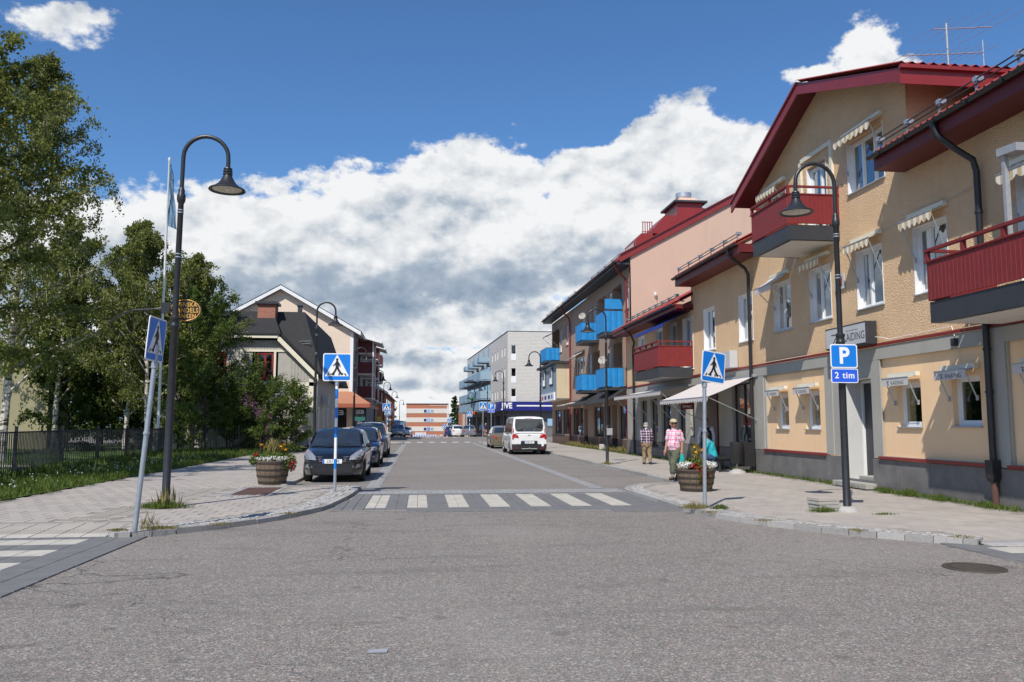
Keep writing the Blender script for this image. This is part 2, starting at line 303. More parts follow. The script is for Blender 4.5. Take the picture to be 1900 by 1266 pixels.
M['soil'] = pm('soil', (.05, .035, .022), (.03, .022, .015), 9, .95)
M['grass'] = leaf_mat('grass_blades', (.055, .10, .016), (.13, .17, .035), .3)
M['grass_dry'] = leaf_mat('dry_grass', (.15, .15, .045), (.30, .24, .10), .3)
M['lawn'] = pm('lawn', (.10, .17, .022), (.07, .12, .018), 3.5, .9, .5, 60, world=True, grime=.3)
M['leafbirch'] = leaf_mat('birch_leaves', (.080, .105, .020), (.26, .28, .07), .38, .42)
M['leafdark'] = leaf_mat('dark_leaves', (.028, .055, .012), (.085, .125, .028), .3, .45)
M['leafmid'] = leaf_mat('mid_green_leaves', (.06, .105, .02), (.15, .20, .045), .38, .5)
M['needles'] = leaf_mat('conifer_needles', (.016, .035, .012), (.04, .065, .02), .15)
M['lilac'] = leaf_mat('lilac_flowers', (.30, .14, .24), (.42, .22, .34), .3)
M['fl_white'] = leaf_mat('white_petals', (.70, .70, .62), (.82, .82, .78), .2)
M['fl_red'] = leaf_mat('red_petals', (.38, .008, .018), (.22, .004, .012), .2)
M['fl_orange'] = leaf_mat('orange_petals', (.85, .35, .015), (.85, .48, .02), .2)
M['bark_birch'] = None
M['bark_dark'] = pm('dark_bark', (.07, .055, .042), (.035, .028, .022), 8, .95, .8, 20, stretch=(1, 1, .3))
M['path'] = pm('gravel_path', (.42, .36, .29), (.34, .29, .24), 6, .95, .4, 80, world=True)
M['red_lamp'] = pm('red_lens', (.42, .008, .008), (.30, .006, .006), 14, .15, coat=.6)
M['lampglass'] = pm('headlamp_glass', (.55, .56, .58), (.18, .18, .19), 40, .12, coat=1.0, metal=.4)
M['carglass'] = pm('car_window_glass', (.012, .016, .018), (.03, .036, .04), 2.5, .04, spec=.9, coat=1.0)
M['skin'] = pm('skin', (.54, .29, .20), (.48, .24, .165), 12, .55)
M['skin_dk'] = pm('tanned_skin', (.44, .225, .15), (.38, .185, .12), 12, .55)
M['hair_dk'] = pm('dark_hair', (.03, .02, .015), (.02, .013, .01), 20, .7)
M['hair_gr'] = pm('grey_hair', (.48, .45, .42), (.36, .34, .32), 20, .8)
def bark_birch():
    m, N, L, P = newmat('birch_bark'); P.inputs['Roughness'].default_value = .75
    tc = N.new('ShaderNodeTexCoord'); mp = N.new('ShaderNodeMapping'); mp.inputs['Scale'].default_value = (1, 1, 3.2); L.new(tc.outputs['Object'], mp.inputs[0])
    n = N.new('ShaderNodeTexNoise'); n.inputs['Scale'].default_value = 2.6; n.inputs['Detail'].default_value = 8; n.inputs['Roughness'].default_value = .7; L.new(mp.outputs[0], n.inputs['Vector'])
    r = N.new('ShaderNodeValToRGB'); L.new(n.outputs['Fac'], r.inputs[0]); e = r.color_ramp.elements
    e[0].position = .42; e[0].color = (.045, .037, .03, 1); e[1].position = .52; e[1].color = (.58, .53, .47, 1)
    L.new(r.outputs[0], P.inputs['Base Color']); return m
M['bark_birch'] = bark_birch()
def plaid(name, base, bands):
    m, N, L, P = newmat(name); P.inputs['Roughness'].default_value = .85
    tc = N.new('ShaderNodeTexCoord'); s = N.new('ShaderNodeSeparateXYZ'); L.new(tc.outputs['Object'], s.inputs[0])
    col = None
    def fr(sock, per, ph, duty):
        a = N.new('ShaderNodeMath'); a.operation = 'MULTIPLY_ADD'; L.new(sock, a.inputs[0]); a.inputs[1].default_value = 1 / per; a.inputs[2].default_value = ph
        b = N.new('ShaderNodeMath'); b.operation = 'FRACT'; L.new(a.outputs[0], b.inputs[0])
        c = N.new('ShaderNodeMath'); c.operation = 'LESS_THAN'; L.new(b.outputs[0], c.inputs[0]); c.inputs[1].default_value = duty
        return c.outputs[0]
    col = base
    for c_, per, ph, duty, op in bands:
        for ax in (0, 2):
            f = fr(s.outputs[ax], per, ph, duty); k = N.new('ShaderNodeMath'); k.operation = 'MULTIPLY'; L.new(f, k.inputs[0]); k.inputs[1].default_value = op
            mx = N.new('ShaderNodeMix'); mx.data_type = 'RGBA'; L.new(k.outputs[0], mx.inputs[0])
            if isinstance(col, tuple): mx.inputs[6].default_value = (*col, 1)
            else: L.new(col, mx.inputs[6])
            mx.inputs[7].default_value = (*c_, 1); col = mx.outputs[2]
    L.new(col, P.inputs['Base Color']); return m
M['plaid_pink'] = plaid('pink_plaid_cloth', (.78, .62, .66), [((.62, .10, .20), .11, .1, .3, .6), ((.25, .2, .45), .11, .55, .12, .5)])
M['plaid_navy'] = plaid('navy_red_plaid_cloth', (.16, .03, .06), [((.02, .025, .10), .10, .1, .4, .7), ((.75, .72, .72), .10, .62, .16, .75)])
def cloth(name, c): M[name] = pm(name, c, tuple(q * .75 for q in c), 9, .9, .3, 30)
cloth('olive_cloth', (.105, .115, .075)); cloth('khaki_cloth', (.30, .215, .125)); cloth('turquoise_cloth', (.02, .42, .50)); cloth('denim', (.03, .06, .15))
cloth('navy_cloth', (.025, .03, .07)); cloth('white_cloth', (.70, .70, .72)); cloth('teal_bag', (.01, .42, .38)); cloth('cap_cloth', (.52, .45, .27)); cloth('shoe_brown', (.07, .045, .03)); cloth('grey_cap', (.32, .30, .28)); cloth('sock', (.25, .23, .21)); cloth('flag_blue', (.17, .29, .42)); cloth('red_cloth', (.4, .02, .02))
def carpaint(name, c, rough=.22, metal=.4): M[name] = pm(name, c, tuple(q * .9 for q in c), 3, rough, metal=metal, coat=1.0)
carpaint('paint_black', (.006, .006, .008), .22, 0); carpaint('paint_navy', (.012, .022, .085), .2); carpaint('paint_bluegrey', (.12, .15, .19), .25, .6)
carpaint('paint_white', (.78, .78, .78), .3, 0); carpaint('paint_gold', (.26, .23, .15), .28, .5); carpaint('paint_silver', (.34, .35, .36), .28, .6); carpaint('paint_blue', (.03, .06, .22), .25)
# ---------------------------------------------------------------- geometry helpers
def tag(o, label=None, cat=None, group=None, kind=None):
    if label: o['label'] = label
    if cat: o['category'] = cat
    if group: o['group'] = group
    if kind: o['kind'] = kind
    return o
def thing(name, label, cat, loc=(0, 0, 0), rz=0.0, group=None):
    o = bpy.data.objects.new(name, None); o.empty_display_size = .2; COL.objects.link(o)
    o.location = loc; o.rotation_euler = (0, 0, rz); return tag(o, label, cat, group)
def dup(root, loc=None, rz=None, label=None, group=None):
    r = root.copy(); COL.objects.link(r)
    if loc is not None: r.location = loc
    if rz is not None: r.rotation_euler = (0, 0, rz)
    if label: r['label'] = label
    if group: r['group'] = group
    for ch in list(root.children):
        c = ch.copy(); COL.objects.link(c); c.parent = r
        for g in list(ch.children):
            d = g.copy(); COL.objects.link(d); d.parent = c
    return r
def top(o):
    while o.parent: o = o.parent
    return o
class Fr:
    """a wall's own axes: u along it, z up, d out of it"""
    def __init__(s, ox, oy, ux, uy, nx, ny): s.o = (ox, oy); s.u = (ux, uy); s.n = (nx, ny)
    def __call__(s, u, z, d=0.0): return (s.o[0] + s.u[0] * u + s.n[0] * d, s.o[1] + s.u[1] * u + s.n[1] * d, z)
class MB:
    def __init__(s): s.v = []; s.f = []; s.m = []
    def add(s, vs, fs, m=0):
        b = len(s.v); s.v += [tuple(v) for v in vs]; s.f += [tuple(i + b for i in f) for f in fs]; s.m += [m] * len(fs); return s
    def hexa(s, p, m=0):
        return s.add(p, [(0, 3, 2, 1), (4, 5, 6, 7), (0, 1, 5, 4), (1, 2, 6, 5), (2, 3, 7, 6), (3, 0, 4, 7)], m)
    def box(s, x0, x1, y0, y1, z0, z1, m=0):
        return s.hexa([(x0, y0, z0), (x1, y0, z0), (x1, y1, z0), (x0, y1, z0), (x0, y0, z1), (x1, y0, z1), (x1, y1, z1), (x0, y1, z1)], m)
    def fbox(s, fr, u0, u1, z0, z1, d0, d1, m=0):
        return s.hexa([fr(u0, z0, d0), fr(u1, z0, d0), fr(u1, z0, d1), fr(u0, z0, d1), fr(u0, z1, d0), fr(u1, z1, d0), fr(u1, z1, d1), fr(u0, z1, d1)], m)
    def quad(s, a, b, c, d, m=0): return s.add([a, b, c, d], [(0, 1, 2, 3)], m)
    def prism(s, a, b, m=0):
        """a, b: matching rings of points"""
        n = len(a); return s.add(list(a) + list(b), [tuple(range(n))[::-1], tuple(range(n, 2 * n))] + [(i, (i + 1) % n, n + (i + 1) % n, n + i) for i in range(n)], m)
    def fprism(s, fr, poly, d0, d1, m=0): return s.prism([fr(u, z, d0) for u, z in poly], [fr(u, z, d1) for u, z in poly], m)
    def slab(s, quad, th, m=0):
        """a quad thickened downwards"""
        return s.prism([(x, y, z - th) for x, y, z in quad], quad, m)
    def tube(s, pts, r, n=8, m=0, cap=True):
        P = [Vector(p) for p in pts]; k = len(P); rr = r if isinstance(r, (list, tuple)) else [r] * k
        ref = Vector((0, 0, 1)); base = len(s.v); prev = None
        for i in range(k):
            t = (P[min(i + 1, k - 1)] - P[max(i - 1, 0)]).normalized()
            if prev is None:
                a = t.cross(ref)
                if a.length < .05: a = t.cross(Vector((1, 0, 0)))
                a.normalize()
            else:
                a = prev - t * prev.dot(t)
                if a.length < 1e-6: a = t.orthogonal()
                a.normalize()
            prev = a; b = t.cross(a)
            for j in range(n):
                q = P[i] + (a * cos(2 * pi * j / n) + b * sin(2 * pi * j / n)) * rr[i]; s.v.append(tuple(q))
        for i in range(k - 1):
            for j in range(n):
                s.f.append((base + i * n + j, base + i * n + (j + 1) % n, base + (i + 1) * n + (j + 1) % n, base + (i + 1) * n + j)); s.m.append(m)
        if cap:
            s.f.append(tuple(base + j for j in range(n))[::-1]); s.f.append(tuple(base + (k - 1) * n + j for j in range(n))); s.m += [m, m]
        return s
    def lathe(s, prof, n=16, o=(0, 0, 0), ax='z', m=0, cap=False):
        base = len(s.v)
        for r, z in prof:
            for j in range(n):
                a = 2 * pi * j / n; c, d = r * cos(a), r * sin(a)
                q = (c, d, z) if ax == 'z' else ((z, c, d) if ax == 'x' else (c, z, d))
                s.v.append((q[0] + o[0], q[1] + o[1], q[2] + o[2]))
        for i in range(len(prof) - 1):
            for j in range(n):
                s.f.append((base + i * n + j, base + i * n + (j + 1) % n, base + (i + 1) * n + (j + 1) % n, base + (i + 1) * n + j)); s.m.append(m)
        if cap:
            s.f.append(tuple(base + j for j in range(n))[::-1]); s.f.append(tuple(base + (len(prof) - 1) * n + j for j in range(n))); s.m += [m, m]
        return s
    def wall(s, fr, u0, u1, z0, z1, holes=(), rev=.2, m=0):
        us = sorted({u0, u1, *[h[0] for h in holes], *[h[1] for h in holes]}); zs = sorted({z0, z1, *[h[2] for h in holes], *[h[3] for h in holes]})
        us = [u for u in us if u0 <= u <= u1]; zs = [z for z in zs if z0 <= z <= z1]
        for a, b in zip(us, us[1:]):
            for c, d in zip(zs, zs[1:]):
                cu, cz = (a + b) / 2, (c + d) / 2
                if any(h[0] < cu < h[1] and h[2] < cz < h[3] for h in holes): continue
                s.quad(fr(a, c), fr(b, c), fr(b, d), fr(a, d), m)
        for h in holes:
            a, b, c, d = h[:4]; a = max(a, u0); b = min(b, u1); c = max(c, z0); d = min(d, z1)
            r = h[4] if len(h) > 4 else rev
            s.quad(fr(a, c), fr(a, d), fr(a, d, -r), fr(a, c, -r), m); s.quad(fr(b, c), fr(b, d), fr(b, d, -r), fr(b, c, -r), m)
            if h[2] >= z0 - 1e-6 and not (h[2] < .6 and z0 == 0): s.quad(fr(a, c), fr(b, c), fr(b, c, -r), fr(a, c, -r), m)
            if h[3] <= z1 + 1e-6: s.quad(fr(a, d), fr(b, d), fr(b, d, -r), fr(a, d, -r), m)
        return s
    def build(s, name, mats, parent=None, smooth=False, world=True, label=None, kind=None, fixn=True, bevel=0):
        off = (0, 0, 0)
        if parent is not None and world: off = tuple(top(parent).location)
        me = bpy.data.meshes.new(name)
        vs = [(x - off[0], y - off[1], z - off[2]) for x, y, z in s.v] if off != (0, 0, 0) else s.v
        me.from_pydata(vs, [], s.f)
        if not isinstance(mats, (list, tuple)): mats = [mats]
        for q in mats: me.materials.append(M[q] if isinstance(q, str) else q)
        if len(mats) > 1: me.polygons.foreach_set('material_index', s.m)
        if fixn and len(s.f) < 60000:
            bm = bmesh.new(); bm.from_mesh(me); bmesh.ops.recalc_face_normals(bm, faces=bm.faces); bm.to_mesh(me); bm.free()
        if smooth:
            me.shade_smooth() if hasattr(me, 'shade_smooth') else me.polygons.foreach_set('use_smooth', [True] * len(me.polygons))
            try: me.set_sharp_from_angle(angle=R(38))
            except Exception: pass
        me.update()
        o = bpy.data.objects.new(name, me); COL.objects.link(o)
        if parent is not None: o.parent = parent
        if bevel:
            b = o.modifiers.new('bevel', 'BEVEL'); b.width = bevel; b.segments = 2; b.limit_method = 'ANGLE'; b.angle_limit = R(40)
        if label: o['label'] = label
        if kind: o['kind'] = kind
        return o
def inst(src, loc, parent=None, rz=0.0, scale=None, mat=None, name=None):
    o = bpy.data.objects.new(name or src.name.split('.')[0], src.data if hasattr(src, 'data') else src); COL.objects.link(o)
    o.location = loc; o.rotation_euler = (0, 0, rz)
    if scale: o.scale = scale
    if parent is not None: o.parent = parent
    return o
_fonts = {}
def text_mesh(body, size=1.0, extr=.004, align='CENTER', bold=0.0, xs=1.0, spacing=1.0):
    key = (body, size, extr, align, bold, xs, spacing)
    if key in _fonts: return _fonts[key]
    cu = bpy.data.curves.new('lettering', 'FONT'); cu.body = body; cu.size = size; cu.extrude = extr; cu.align_x = align; cu.align_y = 'CENTER'; cu.offset = bold; cu.resolution_u = 3; cu.space_character = spacing
    o = bpy.data.objects.new('lettering', cu); COL.objects.link(o); dg = bpy.context.evaluated_depsgraph_get()
    me = bpy.data.meshes.new_from_object(o.evaluated_get(dg)); COL.objects.unlink(o); bpy.data.objects.remove(o)
    if xs != 1.0:
        for v in me.vertices: v.co.x *= xs
    _fonts[key] = me; return me
def letters(body, fr, u, z, d, size, mat, parent, name='lettering', flip=1, world=True, **kw):
    """flat lettering on a wall; flip=-1 where u runs leftwards as read from outside"""
    me = text_mesh(body, size, **kw).copy(); me.materials.clear(); me.materials.append(M[mat])
    off = tuple(top(parent).location) if (parent is not None and world) else (0, 0, 0)
    for v in me.vertices:
        x, y, zz = v.co; p = fr(u + flip * x, z + y, d + zz); v.co = (p[0] - off[0], p[1] - off[1], p[2] - off[2])
    o = bpy.data.objects.new(name, me); COL.objects.link(o)
    if parent is not None: o.parent = parent
    return o
# ---------------------------------------------------------------- foliage helpers
def quads_object(name, C, Tn, size, mat, parent=None, tint=None, aspect=.75, kind='stuff', loc=(0, 0, 0), seed=0):
    """C: leaf centres (n,3); Tn: leaf long axes (n,3); four-cornered leaves as two triangles each"""
    rs = np.random.RandomState(seed); n = len(C)
    T = Tn / (np.linalg.norm(Tn, axis=1, keepdims=True) + 1e-9); r = rs.normal(size=(n, 3)); B = np.cross(T, r); B /= (np.linalg.norm(B, axis=1, keepdims=True) + 1e-9)
    sz = (size if np.ndim(size) else np.full(n, size)) * rs.uniform(.7, 1.25, n)
    sz = sz[:, None]; V = np.empty((n, 4, 3)); V[:, 0] = C - T * sz * .5; V[:, 1] = C + B * sz * .5 * aspect - T * sz * .05; V[:, 2] = C + T * sz * .5; V[:, 3] = C - B * sz * .5 * aspect - T * sz * .05
    me = bpy.data.meshes.new(name); me.vertices.add(4 * n); me.vertices.foreach_set('co', (V - np.array(loc)).reshape(-1)); me.loops.add(4 * n); me.loops.foreach_set('vertex_index', np.arange(4 * n, dtype=np.int32))
    me.polygons.add(n); me.polygons.foreach_set('loop_start', np.arange(0, 4 * n, 4, dtype=np.int32)); me.polygons.foreach_set('loop_total', np.full(n, 4, dtype=np.int32)); me.update(calc_edges=True)
    at = me.attributes.new('tint', 'FLOAT', 'FACE'); at.data.foreach_set('value', (rs.rand(n) if tint is None else tint).astype(np.float32))
    me.materials.append(M[mat]); me.validate()
    o = bpy.data.objects.new(name, me); COL.objects.link(o)
    if parent is not None: o.parent = parent
    if kind: o['kind'] = kind
    return o
def tree(name, label, x, y, h, spread, crown_from, nleaf, leaf, mat='leafbirch', bark='bark_birch', droop=1.0, seed=1, z=0.0, rad=.17, lean=(0, 0), nb=46, group=None, shape='birch', cat='tree', twig=1.1, part='crown', trunks=1, dens=1.0):
    r = random.Random(seed); nr = np.random.RandomState(seed)
    root = thing(name, label, cat, (x, y, z), 0, group)
    t = MB(); segs = []                                  # twig segments to hang the leaves on
    for k in range(trunks):
        la, lb = (lean[0] + (r.uniform(-.15, .15) * h * .5 if trunks > 1 else 0), lean[1] + (r.uniform(-.15, .15) * h * .5 if trunks > 1 else 0))
        ox, oy = (r.uniform(-.3, .3), r.uniform(-.3, .3)) if trunks > 1 else (0, 0)
        hh = h * (r.uniform(.8, 1) if trunks > 1 else 1)
        n = 12; pts = []; wx = wy = 0
        for i in range(n + 1):
            f = i / n; wx += r.uniform(-.05, .05) * h / 18; wy += r.uniform(-.05, .05) * h / 18
            pts.append(Vector((ox + la * f ** 1.5 + wx, oy + lb * f ** 1.5 + wy, hh * f)))
        rads = [max(.012, rad * (1 - i / n) ** .9 * (1.25 if i == 0 else 1)) for i in range(n + 1)]
        t.tube(pts, rads, 9)
        def at(f):
            g = min(f, .999) * n; i = int(g); return pts[i].lerp(pts[i + 1], g - i)
        for b in range(nb // trunks):
            f = crown_from + (1 - crown_from) * ((b + r.random()) / (nb / trunks)) ** .9
            f = min(f, .985); p = at(f); rel = (f - crown_from) / (1 - crown_from)
            if shape == 'birch': L = spread * (.35 + 1.0 * math.sin(pi * min(1, rel * .86 + .17)) ** .8) * (1 - rel * .72) * r.uniform(.6, 1.15)
            elif shape == 'cone': L = spread * (1 - rel) ** .9 * r.uniform(.8, 1.1) + .15
            else: L = spread * math.sqrt(max(.04, 1 - (rel * 1.5 - .6) ** 2)) * r.uniform(.75, 1.1)
            az = b * 2.399 + r.uniform(-.5, .5); el = {'birch': R(r.uniform(18, 50) + rel * 22), 'cone': R(r.uniform(-12, 12)), 'round': R(r.uniform(0, 40) + rel * 35)}[shape]
            d = Vector((cos(az) * cos(el), sin(az) * cos(el), sin(el))); q = p.copy(); ch = [q.copy()]; m = 6
            for i in range(m):
                d = (d + Vector((r.uniform(-.16, .16), r.uniform(-.16, .16), r.uniform(-.1, .08) - droop * .13 * (i / m)))).normalized(); q = q + d * L / m; ch.append(q.copy())
            r0 = max(.010, rads[int(f * n)] * .42); t.tube(ch, [r0 * (1 - i / m * .85) for i in range(m + 1)], 5, cap=False)
            for i in range(1, m + 1):
                for w in range(3 if i > 1 else 1):
                    a = ch[i].lerp(ch[i - 1], r.random()); dd = (d + Vector((r.uniform(-.9, .9), r.uniform(-.9, .9), r.uniform(-.5, .7)))).normalized()
                    if shape == 'cone': dd.z *= .25
                    l2 = twig * r.uniform(.35, 1.0) * (L / spread * .5 + .5); e = a + dd * l2 * .55; e2 = e + (dd * .35 + Vector((0, 0, -droop))).normalized() * l2 * .6
                    segs.append((a, e)); segs.append((e, e2))
                    if l2 > .5 and nleaf > 12000: t.tube([a, e, e2], [.012, .008, .004], 3, cap=False)
    t.build('trunk', bark, root, smooth=True, world=False, fixn=False)
    A_ = np.array([s_[0] for s_ in segs]); B_ = np.array([s_[1] for s_ in segs]); idx = nr.randint(0, len(A_), nleaf); f = nr.rand(nleaf, 1)
    C = A_[idx] * (1 - f) + B_[idx] * f + nr.normal(scale=.085 * twig / max(dens, .3), size=(nleaf, 3))
    T = nr.normal(size=(nleaf, 3)) * .55 + np.array([0, 0, -.9 * droop])
    clump = nr.rand(len(A_)); tint = np.clip(clump[idx] * .6 + nr.rand(nleaf) * .4, 0, 1)
    quads_object(part, C, T, leaf, mat, root, tint=tint, seed=seed)
    return root
def tuft(name, label, x, y, n, w, h, mat='grass', z=.12, seed=1, parent=None, cat='grass', blade=.008, wy=None):
    nr = np.random.RandomState(seed); wy = wy or w
    bx = nr.normal(scale=w * .4, size=n); by = nr.normal(scale=wy * .4, size=n); hh = h * nr.uniform(.35, 1.0, n) * np.exp(-(bx / w) ** 2)
    C = np.stack([x + bx, y + by, z + hh * .5], 1); T = np.stack([nr.normal(scale=.28, size=n), nr.normal(scale=.28, size=n), np.ones(n)], 1)
    loc = (x, y, z) if parent is None else tuple(top(parent).location)
    o = quads_object(name, C, T, hh * 1.05, mat, parent, aspect=min(.5, blade / h * 1.6), seed=seed, loc=loc)
    if parent is None: o.location = (x, y, z); tag(o, label, cat)
    return o
# ================================================================ GROUND
def struct(o, label=None):
    o['kind'] = 'structure'
    if label: o['label'] = label
    return o
def sheet(name, polys, z, mat, kind='structure'):
    b = MB()
    for p in polys: b.add([(q[0], q[1], z if len(q) < 3 else q[2]) for q in p], [tuple(range(len(p)))])
    o = b.build(name, mat, fixn=False)
    bm = bmesh.new(); bm.from_mesh(o.data)
    for f in bm.faces:
        if f.normal.z < 0: f.normal_flip()
    bmesh.ops.triangulate(bm, faces=[f for f in bm.faces if len(f.verts) > 4]); bm.to_mesh(o.data); bm.free()
    o['kind'] = kind; return o
def terr(y): return 0.0 if y < 100 else max(-2.5, -.0152 * (y - 100))
g = MB(); ys = [-60, 0, 40, 80, 100, 130, 160, 200, 264, 400, 900, 1500]
for a, b in zip(ys, ys[1:]):
    za, zb = terr(a) - .03, terr(b) - .03
    g.quad((-900, a, za), (900, a, za), (900, b, zb), (-900, b, zb))
g.build('ground', 'ground', fixn=False); struct(bpy.data.objects['ground'])
# the junction in front, the street and the far crossing
sheet('junction_road', [[(-40, -30), (40, -30), (40, 13.6), (6.9, 13.6), (6.9, 17.0), (-3.4, 17.0), (-3.4, 13.6), (-40, 13.6)]], .0, 'asphalt')
sheet('street_road', [[(-3.6, 17.0), (7.2, 17.0), (7.2, 72), (-3.6, 72)], [(-60, 72), (70, 72), (70, 100), (-60, 100)]], .0, 'asphalt_street')
far = []
for a, b in zip([100, 130, 160, 200], [130, 160, 200, 262]): far.append([(-7, a, terr(a)), (9.5, a, terr(a)), (9.5, b, terr(b)), (-7, b, terr(b))])
sheet('far_road', far, 0, 'asphalt_street')
sheet('garden_lawn', [[(-60, 14.5), (-8.25, 14.5), (-8.25, 66), (-60, 66)]], .10, 'lawn')
sheet('garden_path', [[(-34, 33.0), (-24, 34.2), (-17.5, 33.4), (-12.6, 31.0), (-12.6, 29.8), (-17.5, 32.0), (-24, 32.6), (-34, 31.6)]], .108, 'path')
# ---------------------------------------------------------------- pavements: outline, kerb stones, paving
left_edge = [(-30, 13.62), (-4.9, 13.62), (-4.48, 13.45), (-4.36, 12.55), (-4.18, 12.38), (-3.72, 12.62), (-3.12, 13.25), (-2.5, 14.1), (-2.07, 15.1), (-1.78, 16.0), (-1.6, 17.6), (-1.5, 19.2), (-1.5, 20.9), (-3.38, 21.35)]
right_edge = [(30, 11.3), (7.45, 11.3), (7.42, 10.36), (6.9, 10.84), (6.38, 11.35), (5.92, 12.05), (5.43, 12.95), (5.06, 14.2), (4.93, 15.3), (4.93, 17.0), (4.90, 18.5), (4.98, 19.7), (5.6, 20.7), (6.95, 21.3)]
left_far = [(-3.38, 62.5), (-1.35, 64.5), (-1.35, 69.5), (-2.5, 71.5), (-8, 72)]
right_far = [(6.95, 61.5), (5.0, 64), (5.0, 69.5), (6.2, 71.5), (14, 72)]
PZ = .062
def smooth_line(P, n=3):
    for _ in range(n - 1):
        Q = [P[0]]
        for a, b in zip(P, P[1:]): Q += [(a[0] * .75 + b[0] * .25, a[1] * .75 + b[1] * .25), (a[0] * .25 + b[0] * .75, a[1] * .25 + b[1] * .75)]
        P = Q + [P[-1]]
    return P
LE = left_edge[:3] + smooth_line(left_edge[3:-1], 2) + [left_edge[-1]]; RE = right_edge[:2] + smooth_line(right_edge[2:-1], 2) + [right_edge[-1]]
left_poly = LE + left_far + [(-8.2, 72), (-8.2, 14.5), (-30, 14.5)]
right_poly = [(10.62, 11.3)] + RE[1:] + right_far[:-1] + [(10.9, 72), (10.62, 60)]
def pavement(name, poly):
    b = MB(); n = len(poly); b.prism([(x, y, -.02) for x, y in poly], [(x, y, PZ + .0145) for x, y in poly]); o = b.build(name, 'joint')
    bm = bmesh.new(); bm.from_mesh(o.data); bmesh.ops.triangulate(bm, faces=[f for f in bm.faces if len(f.verts) > 4]); bm.to_mesh(o.data); bm.free()
    return struct(o)
pvL = pavement('left_pavement', left_poly); pvR = pavement('right_pavement', right_poly + [])
sheet('right_forecourt', [[(10.62, 11.3), (40, 11.3), (40, 13.0), (10.62, 13.0)]], PZ, 'joint')
def inside(p, poly):
    x, y = p; c = False; n = len(poly)
    for i in range(n):
        x1, y1 = poly[i]; x2, y2 = poly[i - 1]
        if (y1 > y) != (y2 > y) and x < (x2 - x1) * (y - y1) / (y2 - y1) + x1: c = not c
    return c
def dist_line(p, L):
    best = 1e9
    for (x1, y1), (x2, y2) in zip(L, L[1:]):
        dx, dy = x2 - x1, y2 - y1; t = max(0, min(1, ((p[0] - x1) * dx + (p[1] - y1) * dy) / (dx * dx + dy * dy + 1e-9)))
        best = min(best, math.hypot(p[0] - x1 - t * dx, p[1] - y1 - t * dy))
    return best
def kerb(name, line, parent, seg=.95, w=.14, h=.082, drop=None):
    """granite kerb stones laid end to end along a line"""
    pts = [Vector((x, y, 0)) for x, y in line]; acc = []
    for a, b in zip(pts, pts[1:]):
        L = (b - a).length; n = max(1, round(L / seg)) if L > seg else 1
        for i in range(n): acc.append((a.lerp(b, i / n), a.lerp(b, (i + 1) / n)))
    for a, b in acc:
        if a.y > 64 and rnd.random() < 0: continue
        t = (b - a).normalized(); nn = Vector((-t.y, t.x, 0)); g_ = t * .004; hh = h + rnd.uniform(-.008, .007)
        if drop and drop(a): hh = .035
        a2, b2 = a + g_, b - g_; o1, o2 = nn * (w * .5 + rnd.uniform(-.006, .006)), nn * (w * .5)
        k = MB(); zt = Vector((0, 0, 1))
        k.prism([tuple(a2 - o1 - zt * .05), tuple(b2 - o1 - zt * .05), tuple(b2 + o2 - zt * .05), tuple(a2 + o2 - zt * .05)], [tuple(a2 - o1 + zt * hh), tuple(b2 - o1 + zt * hh), tuple(b2 + o2 + zt * hh), tuple(a2 + o2 + zt * hh)])
        k.build('kerb_stone', rnd.choice(['granite', 'granite_b']), parent, world=True)
kerb('kerb_stone', LE[3:], pvL)
kerb('kerb_stone', [LE[-1], (-3.38, 62.5)] + left_far[1:4], pvL, seg=1.6)
kerb('kerb_stone', RE[2:], pvR, h=.080)
kerb('kerb_stone', [RE[-1], (6.95, 61.5)] + right_far[1:4], pvR, seg=1.6)
def slab_mesh(name, w, l, h, mat, ribs=0):
    b = MB(); c = .006
    b.hexa([(-w / 2, -l / 2, 0), (w / 2, -l / 2, 0), (w / 2, l / 2, 0), (-w / 2, l / 2, 0), (-w / 2 + c, -l / 2 + c, h), (w / 2 - c, -l / 2 + c, h), (w / 2 - c, l / 2 - c, h), (-w / 2 + c, l / 2 - c, h)])
    for i in range(ribs):
        xx = -w / 2 + (i + .5) * w / ribs; b.box(xx - w / ribs * .25, xx + w / ribs * .25, -l / 2 + .01, l / 2 - .01, h, h + .003)
    me = bpy.data.meshes.new(name); me.from_pydata(b.v, [], b.f); me.materials.append(M[mat]); return me
